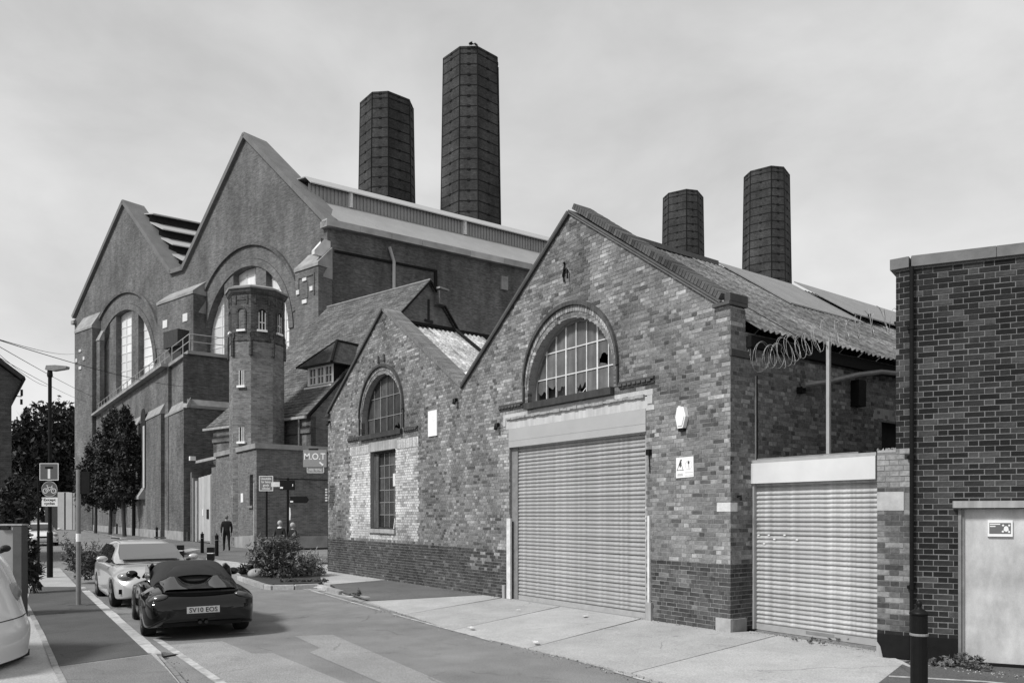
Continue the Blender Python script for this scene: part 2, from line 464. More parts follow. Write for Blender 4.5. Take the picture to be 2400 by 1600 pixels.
# --- back of the building: plain walls so that it stands from every side
mb = MB()
mb.box(xl, xl+.3, .31, SD-.3, 0, 4.7, .2); mb.box(xl, 0, SD-.3, SD, 0, 4.5, .2)
mb.build('rear_wall', M['mortar'], wh)
# --- quoin stone, corner foot stones
for nm, a, b, c, d, t in (('quoin_stone', 1681, 1712, 1198, 1177, .62), ):
    x0, x1 = fx(a)[0], .006; z0, z1 = fx(1700, c)[1], fx(1700, d)[1]
    mb = MB(); mb.box(x0, x1, -.008, .16, z0, z1, t); mb.build(nm, M['pale'], wh)
mb = MB(); mb.box(fx(1682)[0], .04, -.05, .02, -.02, .20, .33); mb.build('foot_stone', M['pale'], wh)
mb = MB(); mb.box(-.02, .045, .03, .34, -.02, .19, .22); mb.build('foot_stone', M['pale'], wh)
# --- string course of dark bricks on the corner pier
mb = MB(); y1 = W.sx(1764)[0]
zst = W.sx(1716, 826)[1]
mb.box(-.01, .035, -.02, y1+.05, zst-.05, zst+.05, .07); mb.build('corner_string', M['pale'], wh)
# --- arch rings
def rings(parent, cx, cz, r, sill, k=1.0):
    """arch orders: each springs a little higher than the one inside it, so that the ring is deepest at the crown"""
    rr = random.Random(int(r*1000))
    C = [(cz, r), (cz+.06*k, r+.045*k), (cz+.13*k, r+.10*k), (cz+.17*k, r+.14*k)]
    def pt(c, t): return (cx+c[1]*math.cos(t), c[0]+c[1]*math.sin(t))
    def seg(m, c0, c1, a0, a1, y0, y1, tone): m.prism([pt(c0, a0), pt(c1, a0), pt(c1, a1), pt(c0, a1)], y0, y1, 'y', tone)
    n = int(PI*(r+.1)/.074)
    inner = MB()
    for i in range(n): seg(inner, C[0], (C[1][0]-.004, C[1][1]-.004), PI*i/n+.004, PI*(i+1)/n-.004, .03, .14, rr.uniform(.07, .16))
    inner.build('inner_ring', M['brick'], parent, kind='stuff')
    for i in range(n):
        mb = MB(); seg(mb, (C[1][0]+.004, C[1][1]+.004), (C[2][0]-.004, C[2][1]-.004), PI*i/n+.004, PI*(i+1)/n-.004, -.018, .06, rr.choice((.17, .22, .27, .36, .25)))
        mb.build('voussoir', M['brick'], parent)
    hood = MB(); n3 = 40
    for i in range(n3): seg(hood, C[2], C[3], PI*i/n3, PI*(i+1)/n3-.003, -.07, .05, .06+.03*rr.random())
    for sgn in (-1, 1):
        x0, x1 = cx+sgn*(r+.10*k), cx+sgn*(r+.14*k)
        hood.box(min(x0, x1), max(x0, x1), -.055, .05, sill+.06, C[2][0], .07)
        x0, x1 = cx+sgn*r, cx+sgn*(r+.095*k); z = sill+.04
        jm = MB()
        while z < C[1][0]-.02: jm.box(min(x0, x1), max(x0, x1), -.012, .1, z, min(z+BH, C[1][0]), rr.uniform(.1, .26)); z += CH
        jm.build('jamb_bricks', M['brick'], parent, kind='stuff')
    hood.build('hood_mould', M['pale'], parent)
rings(wh, wxc, wsp, wr, sill_z)
rings(wh, vxc, vsp, vr, vsill, .85)
mb = MB()                                                   # two little stubs above the small hood
for dx in (-.12, .22): mb.prism([(vxc+dx-.05, vcrown+.33), (vxc+dx+.05, vcrown+.33), (vxc+dx+.03, vcrown+.5), (vxc+dx-.01, vcrown+.52)], -.06, .02, 'y', .1)
mb.build('hood_stub', M['pale'], wh)
# openings' back boxes (reveals in brick tone)
def reveal(parent, loop, y0, y1, name='window_reveal', tone=.13):
    mb = MB(); n = len(loop)
    ll = loop[::-1]
    mb.add([(p[0], y0, p[1]) for p in ll] + [(p[0], y1, p[1]) for p in ll], [(i, i+n, (i+1)%n+n, (i+1)%n) for i in range(n)], tone)
    mb.build(name, M['pale'], parent)
reveal(wh, big_open, .29, .5); reveal(wh, small_open, .29, .5); reveal(wh, board_open, .29, .4)
# dark interior behind the glass
mb = MB(); mb.box(wxa-.6, wxb+.6, 2.2, 2.3, sill_z-.6, crown+.6); mb.build('dark_interior', M['dark'], wh)
mb = MB(); mb.box(vxa-.5, vxb+.5, 2.2, 2.3, 0, vcrown+.5); mb.build('dark_interior', M['dark'], wh)

# --- glazed windows: frame, bars, panes as parts
def glazed(parent, name, cx, cz, r, sill, ncol, rows, y, paint, bar, glassmats, rnd, broken=(), thick=()):
    win = MB()
    k = 28; rf = .045
    for i in range(k):
        win.wedge(cx, cz, r-rf, r, PI*i/k, PI*(i+1)/k, y-.03, y+.04, .3)
    for sgn in (-1, 1):
        x0, x1 = cx+sgn*(r-rf), cx+sgn*r
        win.box(min(x0,x1), max(x0,x1), y-.03, y+.04, sill, cz, .3)
    win.box(cx-r, cx+r, y-.03, y+.04, sill, sill+rf, .3)
    wo = win.build(name, paint, parent)
    bars = MB(); ri = r-rf
    xs = [cx-ri + 2*ri*i/ncol for i in range(ncol+1)]
    def ztop(x):
        d = abs(x-cx); return cz + math.sqrt(max(0, ri*ri-d*d))
    for i, x in enumerate(xs[1:-1], 1):
        bw = .011 if i not in thick else .02
        bars.box(x-bw, x+bw, y-.02, y+.02, sill+rf, ztop(x), .6)
    for zr in rows:
        d = ri if zr <= cz else math.sqrt(max(0, ri*ri-(zr-cz)**2))
        bars.box(cx-d, cx+d, y-.018, y+.018, zr-.011, zr+.011, .6)
    bars.build('glazing_bars', bar, wo)
    zs = [sill+rf] + list(rows) + [cz+ri]
    for j in range(len(zs)-1):
        for i in range(ncol):
            a, b = xs[i]+.012, xs[i+1]-.012; z0 = zs[j]+.012; z1 = zs[j+1]-.012
            k = 6; top = []
            for q in range(k+1):
                x = b+(a-b)*q/k; top.append((x, min(z1, ztop(x)-.004)))
            if max(p[1] for p in top) - z0 < .04: continue
            poly = [(a, z0), (b, z0)] + [(p[0], max(p[1], z0+.002)) for p in top]
            p2 = [poly[0]]
            for p in poly[1:]:
                if abs(p[0]-p2[-1][0])+abs(p[1]-p2[-1][1]) > 1e-4: p2.append(p)
            pn = MB()
            if (i, j) in broken:                            # a hole knocked through the pane
                zt9 = min(t[1] for t in top[1:-1]); hh = zt9-z0; lo = []; nz = 6; base = rnd.uniform(.3, .62); sl9 = rnd.uniform(-.3, .3)
                for q in range(nz+1):
                    f = q/nz; lo.append((a+(b-a)*f, z0+hh*min(.9, max(.04, base+sl9*(f-.5)+rnd.uniform(-.16, .16)))))
                pn.panel([lo+p2[2:]], y, None)
                if rnd.random() < .7: pn.panel([[(a, z0), (b, z0), (a+(b-a)*rnd.uniform(.6, .9), z0+hh*rnd.uniform(.03, .1)), (a+(b-a)*.2, z0+hh*rnd.uniform(.05, .2))]], y, None)
            else: pn.panel([p2], y, None)
            tl = rnd.uniform(-.006, .006)
            pn.v = [(v[0], v[1]+(v[0]-a)*tl, v[2]) for v in pn.v]
            pn.build('pane', rnd.choice(glassmats), wo)
    return wo
def glass(name, v, rough, spec=.6, var=.25, streak=0.):
    return plain(name, v, rough, var, 3.5, .02, .002, 0, spec, streak)
dirty = [glass('dirty_glass_a', .125, .35, .4, .3, .3), glass('dirty_glass_b', .15, .4, .4, .3, .3), glass('dirty_glass_c', .10, .3, .5, .3, .3)]
grimy = [glass('grimy_glass_a', .06, .3, .5, .4, .3), glass('grimy_glass_b', .09, .4, .5, .4, .3), glass('grimy_glass_c', .04, .3, .5, .4, .3)]
zr1 = fx(1260, 887)[1]; zr2 = fx(1277, 824)[1]
glazed(wh, 'arched_window', wxc, wsp, wr-.005, sill_z+.02, 8, [zr1, zr2], .22, M['steel'], M['offwhite'], dirty, random.Random(4), broken={(0,0),(1,0),(2,0),(4,0),(6,1)}, thick=(3, 6))
zz = (vcrown-vsill)
glazed(wh, 'arched_window', vxc, vsp, vr-.005, vsill+.02, 6, [vsill+zz*.3, vsill+zz*.64], .2, M['darkwood'], M['steel'], grimy, random.Random(8), broken={(4,0)}, thick=(2,))
# pieces of board and a blind seen through the broken panes
mb = MB(); mb.box(wxa-.3, wxa+.95, .6, .62, sill_z+.05, sill_z+.36, .6); mb.box(wxa+.5, wxa+1.4, .5, .52, sill_z+.25, sill_z+.6, .6); mb.build('inner_board', M['render'], wh)
# --- sills
mb = MB(); mb.box(wxa-.02, wxb+.02, -.11, .2, sill_z-.10, sill_z+.03, .1); mb.build('window_sill', M['darkwood'], wh)
mb = MB(); mb.box(vxa-.03, vxb+.03, -.09, .2, vsill-.10, vsill+.03, .1); mb.build('window_sill', M['darkwood'], wh)
# --- dentil strings at both sides of the sills
def string(xa, xb, z, name='string_course'):
    mb = MB(); x = xa
    mb.box(xa, xb, -.045, .012, z+.035, z+.075, .06)
    mb.box(xa, xb, -.03, .012, z-.04, z-.005, .06)
    while x < xb-.05: mb.box(x, x+.09, -.055, .012, z-.004, z+.034, .09); x += .115
    mb.build(name, M['pale'], wh)
zs_ = fx(1450, 907)[1]
string(lin_a-.12, wxa-.15, zs_); string(wxb+.15, lin_b+.05, zs_)
zs2 = fx(1010, 1000)[1]*.0 + vsill - .04
string(fx(817)[0], vxa-.13, zs2); string(vxb+.13, fx(981)[0], zs2)
# --- concrete lintel over the big shutter, in two lifts with a rough ledge between
lt = MB(); zmid = lin_z - (lin_z-fz_top)*.36
lt.box(lin_a, lin_b, -.006, .2, zmid+.012, lin_z-.0, .4); lt.build('lintel', M['render'], wh)
lt = MB(); ns = 40; r5 = random.Random(31)
for i in range(ns):                                        # spalled ledge
    x0 = lin_a+.12+(lin_b-lin_a-.3)*i/ns; x1 = lin_a+.12+(lin_b-lin_a-.3)*(i+1)/ns; d = r5.uniform(.012, .035)
    lt.box(x0, x1+.001*(i % 2), -.006-d-.02, .01+.0007*i, zmid-.012-r5.uniform(0, .018), zmid+.02+r5.uniform(0, .02), .45)
lt.build('lintel_ledge', M['concrete'], wh)
lt = MB(); lt.box(lin_a+.1, lin_b-.12, -.002, .2, fz_top-.02, zmid-.01, .5); lt.build('lintel', M['render'], wh)
for xa, xb in ((lin_a, lin_a+.096), (lin_b-.116, lin_b)):
    lt = MB(); lt.box(xa, xb, -.016, .2, fz_top+.05, zmid+.006, .65); lt.build('pad_stone', M['render'], wh)
    lt = MB(); lt.box(xa, xb, -.004, .2, fz_top-.02, fz_top+.045, .4); lt.build('pad_stone', M['concrete'], wh)
lt = MB(); lt.box(sxb+.002, sxb+.19, -.012, .05, fz_top-.06, fz_top+.02, .55); lt.build('pad_stone', M['render'], wh)
# --- shutter box fascia (projects), guides, slats
sh = empty('roller_shutter', (0, 0, 0), 0, parent=wh)
fb = MB(); fb.box(sxa-.0, sxb+.0, -.022, .12, sz_bot, fz_top-.025, .5)
fb.build('shutter_box', M['fascia'], sh)
fb = MB(); fb.box(sxa, sxb, -.0255, -.0222, sz_bot+.135, sz_bot+.139, .3); fb.build('box_seam', M['galv'], sh)
gx0, gx1 = fx(1208)[0], fx(1509)[0]
mb = MB(); mb.box(sxa+.01, gx0-.0, .06, .2, 0, sz_bot, .12); mb.build('shutter_guide', M['steel'], sh)
mb = MB(); mb.box(gx1, sxb-.005, .035, .2, 0, sz_bot, .2); mb.build('shutter_guide', M['galv'], sh)
def slat_mesh(w, p, mat, dep=.017):
    mb = MB(); pr = []
    for i in range(7):
        t = i/6; pr.append((-dep*math.sin(PI*t)**.75, p*(.02+.78*t)))
    pr.append((.006, p*.82)); pr.append((.006, p*.985))
    vs = [(0, y, z) for y, z in pr] + [(w, y, z) for y, z in pr]; n = len(pr)
    mb.add(vs, [(i, i+n, i+n+1, i+1) for i in range(n-1)], .4)
    return mb.mesh('slat', mat, smooth=False)
def shutter(parent, x0, x1, y, z0, z1, p, mats, seed):
    rr = random.Random(seed); ms = [slat_mesh(x1-x0, p, m) for m in mats]
    mb = MB(); mb.box(x0, x1, y-.02, y+.02, z0-.005, z0+.09, .3); mb.build('bottom_rail', M['galv'], parent)
    z = z0+.092
    while z < z1:
        link('slat', rr.choice(ms), parent, (x0, y+rr.uniform(-.003, .003), z+rr.uniform(-.0015, .0015)), (rr.uniform(-.03, .03), rr.uniform(-.0012, .0012), rr.uniform(-.0015, .0015))); z += p
SLM = [plain('galvanised_slat_%d' % i, v, .42, .16, 1.1, .04, spec=.5, streak=.28) for i, v in enumerate((.37, .35, .385, .36))]
SLP = [plain('pale_slat_%d' % i, v, .4, .22, 1.2, .04, spec=.5, streak=.35) for i, v in enumerate((.46, .42, .49, .44))]
shutter(sh, gx0, gx1, .10, .0, sz_bot+.06, .0755, SLM, 1)
mb = MB(); mb.box(gx0-.3, gx1+.2, .24, .26, 0, sz_bot+.1); mb.build('shutter_backing', M['dark'], sh)
# hasp plates on the right guide
mb = MB()
for v in (1188, 1209, 1218, 1264): z = fx(1512, v)[1]; mb.box(gx1+.01, sxb-.012, .028, .036, z-.03, z+.01, .6)
mb.build('hasp', M['offwhite'], sh)
# --- white steel guards beside the shutter
for u0, u1, v in ((1187.5, 1198, 1214), (1517.5, 1524, 1208)):
    x0, x1 = fx(u0, y=-.04)[0], fx(u1-2, y=-.04)[0]; z1 = fx(u0, v, -.04)[1]
    g = MB(); g.box(x0, x1, -.045, -.004, 0, z1, .7); g.build('door_guard', M['offwhite'], wh)
for xa, xb, d in ((sxb+.03, sxb+.16, .3), (sxa-.19, sxa-.1, .28)):
    g = MB(); g.box(xa, xb, -.06, .004, -.02, d, .35); g.build('guard_base', M['concrete'], wh)
# --- parapet copings
def slope_pts(p, q): return Vector((p[0], 0, p[1])), Vector((q[0], 0, q[1]))
def coping_run(p, q, name, w0, w1, h, step, gap, tone, mat, proud, n_off=0., jitter=.003):
    """bricks on edge laid down a slope from p to q (top), across the wall from y=w0 to w1"""
    a, b = slope_pts(p, q); d = (b-a); ln = d.length; d.normalize(); nrm = Vector((-d.z, 0, d.x))
    if nrm.z < 0: nrm = -nrm
    k = int(ln/step); rr = random.Random(int(ln*100)); cache = []
    for t in range(6):
        m = MB(); tt = rr.uniform(*tone)
        m.box(-step/2+gap, step/2-gap, w0, w1, 0, h, tt); cache.append(m.mesh(name, mat))
    ang = math.atan2(-d.z, d.x)
    for i in range(k):
        c = a + d*(step*(i+.5)) + nrm*(n_off+rr.uniform(-jitter, jitter))
        link(name, rr.choice(cache), wh, c, (0, ang, rr.uniform(-.01, .01)))
kr = (0.0, kz)
kn = (fx(1699, 705)[0]+.05, kz+.10)
# right-hand slope of the main gable: tile creasing, then brick on edge
def strip(p, q, y0, y1, n0, n1, tone, name, mat, e0=0., e1=0.):
    a, b = slope_pts(p, q); d = (b-a).normalized(); nrm = Vector((-d.z, 0, d.x))
    if nrm.z < 0: nrm = -nrm
    a = a - d*e0; b = b + d*e1
    m = MB(); pts = [a+nrm*n0, b+nrm*n0, b+nrm*n1, a+nrm*n1]
    m.prism([(v.x, v.z) for v in pts], y0, y1, 'y', tone); return m.build(name, mat, wh)
strip((apR[0], apR[1]), (-.17, kz+.05), -.05, PT+.03, -.01, .022, .16, 'creasing_tile', M['pale'])
strip((apR[0], apR[1]), (-.17, kz+.05), -.075, PT+.05, .028, .055, .1, 'creasing_tile', M['pale'])
coping_run((apR[0]+.06, apR[1]), (-.17, kz+.05), 'coping_brick', -.045, PT+.02, .105, .078, .006, (.05, .11), M['brick'], 0, .058)
# kneeler block
mb = MB(); mb.box(-.30, .03, -.07, PT+.03, kz+.02, kz+.07, .09); mb.build('kneeler_tile', M['pale'], wh)
mb = MB(); mb.box(-.07, .035, -.05, PT+.02, kz+.073, kz+.19, .07); mb.build('kneeler', M['pale'], wh)
# other slopes: thin projecting verge with a coping on top
for p, q, t in (((vaL[0], vaL[1]), (apR[0], apR[1]), .1), ((xl, 4.95), (apL[0], apL[1]), .1)):
    strip(p, q, -.06, PT+.02, -.03, .02, .05, 'verge_tile', M['pale'])
    strip(p, q, -.03, PT, .024, .10, t, 'coping', M['pale'], 0, -.02)
strip((apL[0], apL[1]), (vaL[0], vaL[1]), -.035, .46, -.02, .03, .16, 'verge_tile', M['pale'])
coping_run((apL[0], apL[1]), (vaL[0]-.05, vaL[1]), 'coping_brick', -.03, .44, .07, .095, .004, (.13, .23), M['brick'], 0, .03)
mb = MB(); mb.box(xl-.06, xl+.2, -.08, PT, 4.86, 4.94, .06); mb.build('kneeler_tile', M['pale'], wh)
# --- roofs of corrugated sheets
def lichen(name, v, var, dark=.45, sc=2.6, pale=.0):
    q = NT(name); n1 = q.noise(sc, 8, .8); n2 = q.noise(14, 5, .8)
    f = q.mul(q.rng(n1, .35, .65, 1-var, 1+var), q.rng(n2, .3, .7, 1-dark, 1+dark))
    return q.done(q.mul(f, v), .9, q.noise(40, 3), .4, .01)
RS = [lichen('lichened_sheet_a', .135, .7, .6), lichen('lichened_sheet_b', .11, .75, .6), lichen('lichened_sheet_c', .16, .65, .6)]
SM = plain('smooth_roof_sheet', .22, .5, .12, 2, .03, spec=.5, streak=.15)
def roof_slope(parent, e0, e1, y0, y1, rows, sw, mats, seed, amp=.022, skip=(), over=.12, jit=.03, name='roof_sheet'):
    """e0 eave (x, z), e1 ridge (x, z); sheets in rows from eave to ridge"""
    rr = random.Random(seed)
    a = Vector((e0[0], 0, e0[1])); b = Vector((e1[0], 0, e1[1])); up = (b-a); ln = up.length; up.normalize()
    ax = Vector((0, 1, 0)) if e0[0] > e1[0] else Vector((0, -1, 0))
    nrm = ax.cross(up); n = int(math.ceil((y1-y0)/sw)); rl = ln/rows
    meshes = {}
    for r in range(rows):
        for i in range(n):
            if (r, i) in skip: continue
            mt = rr.randrange(len(mats))
            if mt not in meshes: meshes[mt] = corrugated(sw*1.02, rl+over, amp).mesh(name, mats[mt], smooth=True)
            o = a + up*(rl*r - over*.6) + Vector((0, 1, 0))*((y0+sw*i) if ax.y > 0 else (y0+sw*(i+1))) + nrm*(.03 + .009*(rows-r) - .02 + rr.uniform(0, jit))
            mat = Matrix((ax, up, nrm)).transposed().to_4x4(); mat.translation = o
            ob = link(name, meshes[mt], parent); ob.matrix_local = mat
ridge = (apR[0], apR[1]-.22)
eaveR = (.16, EZ)
roof_slope(wh, eaveR, ridge, PT+.05, 27, 4, 1.0, RS, 2)
valley = (vaL[0]-.15, vaL[1]-.25)
roof_slope(wh, valley, ridge, PT+.05, 27, 3, 1.0, RS, 3)
# raised smooth sheets over the ridge, starting some way back, with an open gap below
ya = W.sx(1735, 648, apR[0])[0]
# find how far down the slope the raised sheet reaches
def on_slope(e0, e1, f): return (e0[0]+(e1[0]-e0[0])*f, e0[1]+(e1[1]-e0[1])*f)
up0 = on_slope(eaveR, ridge, .62)
mb = MB(); yb = 6.2; y9 = 27
sl = Vector((ridge[0]-up0[0], ridge[1]-up0[1])).normalized(); nr = Vector((-sl.y, sl.x))
if nr.y < 0: nr = -nr
def P(f, h): p = on_slope(eaveR, ridge, f); return (p[0]+nr.x*h, p[1]+nr.y*h)
for i in range(24):
    y0 = yb-1.9+i*.95; lo = .60 if y0 > yb+.9 else .52
    h = .15 if y0 > yb+.9 else .075
    m = MB(); a_, b_ = P(lo, h), P(1.0, h+.02)
    m.prism([a_, b_, (b_[0], b_[1]+.03), (a_[0], a_[1]+.03)], y0, y0+.93, 'y', .3); m.build('ridge_sheet', SM, wh)
mb = MB()
a_, b_ = P(.62, .03), P(.62, .14); mb.box(a_[0]-.25, a_[0]-.2, yb+1.9, y9, a_[1]+.1, b_[1]+.02, .03); mb.build('gap_shade', M['dark'], wh)  # dark strip added for the shade in the gap under the sheets
mb = MB()
for i in range(18): y0 = yb+1.6+i*1.2; p = P(.61, .2); mb.box(p[0]-.02, p[0]+.03, y0, y0+.05, p[1]-.06, p[1]+.04, .05)
mb.build('sheet_clip', M['black'], wh)
mb = MB(); mb.box(ridge[0]-.09, ridge[0]+.09, PT, yb-1.9, ridge[1]+.02, ridge[1]+.12, .12); mb.build('ridge_tile', M['pale'], wh)
# left gable's roof, ends some way back
ridgeL = (apL[0], apL[1]-.30); 
ydL = W.sx(1067, 766, apL[0])[0]; ydL = max(2.2, min(ydL, 4))
roof_slope(wh, (vaL[0]-.05, vaL[1]-.16), ridgeL, .48, ydL, 3, .9, [lichen('bright_lichen_sheet_a', .40, .8, .5, 1.2), lichen('bright_lichen_sheet_b', .34, .8, .5, 1.2)], 5)
roof_slope(wh, (xl, 4.7), (apL[0], apL[1]-.44), PT+.2, 15, 3, .9, RS, 6)
WSH = plain('translucent_sheet', .74, .5, .08, 2, .02)
roof_slope(wh, (vaL[0]-.05, vaL[1]-.11), on_slope((vaL[0]-.05, vaL[1]-.11), (apL[0], apL[1]-.25), .26), PT+.14, PT+3.4, 1, .9, [WSH], 7, name='roof_light')
mb = MB(); e = (vaL[0]-.05, vaL[1]-.16); rg = (apL[0], apL[1]-.30)
mb.prism([e, (e[0], e[1]+.13), (rg[0], rg[1]+.13), (rg[0], rg[1])], ydL-.05, ydL+.06, 'y', .05)
mb.box(rg[0]-.1, rg[0]+.1, PT+.2, ydL-.06, rg[1]+.04, rg[1]+.12, .1)
mb.build('verge_board', M['blackmatt'], wh)
# the roof goes on behind in pale translucent sheets, a little lower, under a dark ridge
roof_slope(wh, (vaL[0]-.05, vaL[1]-.30), (apL[0], apL[1]-.44), ydL+.08, 15, 3, .9, [WSH, plain('translucent_sheet_b', .62, .5, .12, 2, .02)], 9, name='rear_roof_sheet')
mb = MB(); mb.box(apL[0]-.1, apL[0]+.12, ydL+.07, 15, apL[1]-.40, apL[1]-.22, .05); mb.build('ridge_board', M['blackmatt'], wh)
# eave board and gutter along the side
mb = MB(); mb.box(-.03, .10, PT+.02, 26, EZ-.24, EZ-.06, .03); mb.build('eave_board', M['blackmatt'], wh)
# --- tall boarded window
tw = MB(); y = .16
for xa, xb, za, zb in ((bxa, bxa+.30, bz0, bz1), (bxb-.06, bxb, bz0, bz1), (bxa+.3, bxb-.06, bz1-.06, bz1), (bxa+.3, bxb-.06, bz0, bz0+.05)): tw.box(xa, xb, y-.03, y+.04, za, zb, .06)
two = tw.build('tall_window', M['darkwood'], wh)
tb = MB(); pxs = [bxa+.3+(bxb-.06-bxa-.3)*i/4 for i in range(5)]; pzs = [bz0+.05+(bz1-.11-bz0)*i/6 for i in range(7)]
for x in pxs[1:-1]: tb.box(x-.012, x+.012, y-.012, y+.02, bz0+.05, bz1-.06, .12)
for z in pzs[1:-1]: tb.box(bxa+.3, bxb-.06, y-.010, y+.018, z-.012, z+.012, .12)
tb.build('glazing_bars', M['steel'], two); r8 = random.Random(12)
for i in range(4):
    for j in range(6):
        m = MB(); m.quad((pxs[i]+.012, y, pzs[j]+.012), (pxs[i+1]-.012, y+r8.uniform(-.004, .004), pzs[j]+.012), (pxs[i+1]-.012, y, pzs[j+1]-.012), (pxs[i]+.012, y, pzs[j+1]-.012)); m.build('pane', r8.choice(grimy), two)
for k in range(3):
    m = MB(); m.box(bxa+.02+k*.09, bxa+.1+k*.09, y-.045, y-.032, bz0+.02, bz1-.02-.1*k*.3, .1+.02*k); m.build('board', M['wood'], two)
mb = MB(); mb.box(bxa-.02, bxb+.03, -.07, .14, bz0-.11, bz0-.0, .45); mb.build('window_sill', M['concrete'], wh)
mb = MB(); mb.box(bxa-.06, bxb+.12, -.012, .2, bz1+.002, bz1+.26, .5); mb.build('lintel', M['concrete'], wh)
for xa, xb in ((pan_a, bxa-.065), (bxb+.125, pan_b)):
    x = xa
    while x < xb-.05:
        m = MB(); m.box(x, min(x+.062, xb), -.012, .02, bz1-.02, bz1+.22, random.choice((.4, .5, .55, .46))); m.build('soldier_brick', M['brick'], wh); x += .0715
m = MB(); m.prism([(bxb-.07, bz0+.02), (bxb-.03, bz0+.02), (bxb+.02, bz0+.28), (bxb-.0, bz0+.3)], -.03, -.02, 'y', .7); m.build('loose_strip', M['offwhite'], two)
m = MB(); z9 = fx(925, 1128)[1]; m.box(bxb-.12, bxb+.02, -.014, -.006, z9-.12, z9+.22, .75); m.build('torn_poster', M['offwhite'], wh)
# --- small fixtures on the front
def thing_on(fr, name, label, cat, x, y, z, group=None): return fr.empty(name, x, y, z, label=label, cat=cat, group=group)
x, z = fx(1602, 977)
al = thing_on(W, 'alarm_box', 'white hexagonal alarm box on the brick pier right of the big shutter', 'alarm box', x, 0, z)
hexp = [(-.10, .0), (-.055, -.185), (.055, -.185), (.115, .0), (.07, .155), (-.065, .155)]
m = MB(); m.prism(hexp, -.085, 0, 'y', .8); m.prism([(p[0]*.8, p[1]*.8) for p in hexp], -.1, -.085, 'y', .8); m.build('alarm_cover', M['white'], al)
m = MB(); m.box(-.055, .06, -.07, -.01, -.235, -.186, .03); m.build('strobe', M['black'], al)
m = MB(); m.box(-.075, -.02, -.05, -.0, .156, .185, .7); m.build('bracket', M['offwhite'], al)
x, z = fx(1521, 1060)
kb = thing_on(W, 'key_switch', 'small black key switch box at the right of the big shutter', 'switch box', x+.03, 0, z)
m = MB(); m.box(-.04, .04, -.07, 0, -.05, .05); m.build('switch_body', M['black'], kb); m = MB(); m.tube([(0, -.03, -.05), (0, -.01, -.35)], .008); m.build('conduit', M['black'], kb)
x0, z1 = fx(1005.5, 964); x1, z0 = fx(1026, 1020)
m = MB(); m.box(x0, x1, -.03, -.004, z0, z1, .8); o = m.build('wall_board', M['white'], loc=W.w(0, 0), rot=(0, 0, W.a)); tag(o, 'plain white board fixed high on the brick between the two gables', 'board')
for u, v, lab in ((1073, 941, 'short black vent pipe poking from the brick beneath the valley of the gables'), (1171, 1000, 'black bracket stub beside the left end of the concrete lintel'), (775, 992, 'dark bracket at the left end of the warehouse under the gable foot')):
    x, z = fx(u, v); o = thing_on(W, 'pipe_stub', lab, 'pipe stub', x, 0, z)
    m = MB(); m.tube([(0, .0, .05), (0, -.09, .04), (.02, -.12, -.06)], .045, 8); m.build('pipe', M['black'], o)
    m = MB(); m.box(-.06, .06, -.02, .0, -.02, .1); m.build('plate', M['steel'], o)
x, z = fx(1325, 640)
o = thing_on(W, 'wall_anchor', 'black iron wall anchor high in the main gable above the arched window', 'wall anchor', x, 0, z)
m = MB(); m.tube([(0, -.03, -.17), (-.02, -.04, -.05), (.01, -.035, .08), (0, -.03, .2)], .025, 6); m.build('anchor_bar', M['black'], o)
m = MB(); m.tube([(0, -.04, .05), (.09, -.06, .06), (.13, -.06, .02), (.12, -.05, -.14)], .018, 6); m.build('anchor_hook', M['black'], o)
x, z = W.sx(1728, 1163)
o = thing_on(W, 'pipe_stub', 'little black stub on the shadowed return of the corner pier', 'pipe stub', 0, x, z)
m = MB(); m.tube([(0, 0, 0), (.06, 0, .01), (.07, 0, -.06)], .02, 6); m.build('pipe', M['black'], o)
# safety sign
x0, z1 = fx(1586, 1072); x1, z0 = fx(1627, 1118)
sg = thing_on(W, 'safety_notice', 'white safety notice with a black triangle and a round symbol on the pier', 'notice', x0, 0, z0)
w_, h_ = x1-x0, z1-z0
m = MB(); m.prism([(0, 0), (w_, .01), (w_-.006, h_), (0, h_-.005)], -.014, -.006, 'y', .8); m.build('sign_plate', M['white'], sg)
INK = plain('print_ink', .06, .7, .1); INKG = plain('faded_ink', .5, .7, .1)
m = MB(); cx0, cz0 = w_*.24, h_*.36; hw, hh = w_*.19, h_*.5
for a, b in (((cx0-hw, cz0), (cx0+hw, cz0)), ((cx0+hw, cz0), (cx0, cz0+hh)), ((cx0, cz0+hh), (cx0-hw, cz0))):
    dx, dz = b[0]-a[0], b[1]-a[1]; l_ = math.hypot(dx, dz); nx, nz = -dz/l_*.009, dx/l_*.009
    m.prism([a, b, (b[0]+nx, b[1]+nz), (a[0]+nx, a[1]+nz)], -.0165, -.0145, 'y', .05)
m.prism([(cx0-.005, cz0+.05), (cx0+.015, cz0+.055), (cx0+.03, cz0+.13), (cx0+.005, cz0+.15), (cx0-.025, cz0+.09)], -.0165, -.0145, 'y', .05)
m.prism(arc(cx0+.02, cz0+.165, .016, 0, 2*PI*.95, 10), -.0165, -.0145, 'y', .05)
m.prism(arc(w_*.72, h_*.72, .02, 0, 2*PI*.95, 10), -.0165, -.0145, 'y', .05); m.prism([(w_*.7, h_*.8), (w_*.74, h_*.8), (w_*.75, h_*.62), (w_*.69, h_*.62)], -.0163, -.0143, 'y', .05)
m.build('pictogram', INK, sg)
m = MB()
for i in range(24): m.wedge(w_*.72, h_*.6, w_*.185, w_*.2, 2*PI*i/24, 2*PI*(i+1)/24, -.0165, -.0145)
m.prism([(w_*.69, h_*.42), (w_*.715, h_*.42), (w_*.72, h_*.62), (w_*.73, h_*.62), (w_*.745, h_*.42), (w_*.77, h_*.42), (w_*.75, h_*.65), (w_*.69, h_*.65)], -.0165, -.0145, 'y')
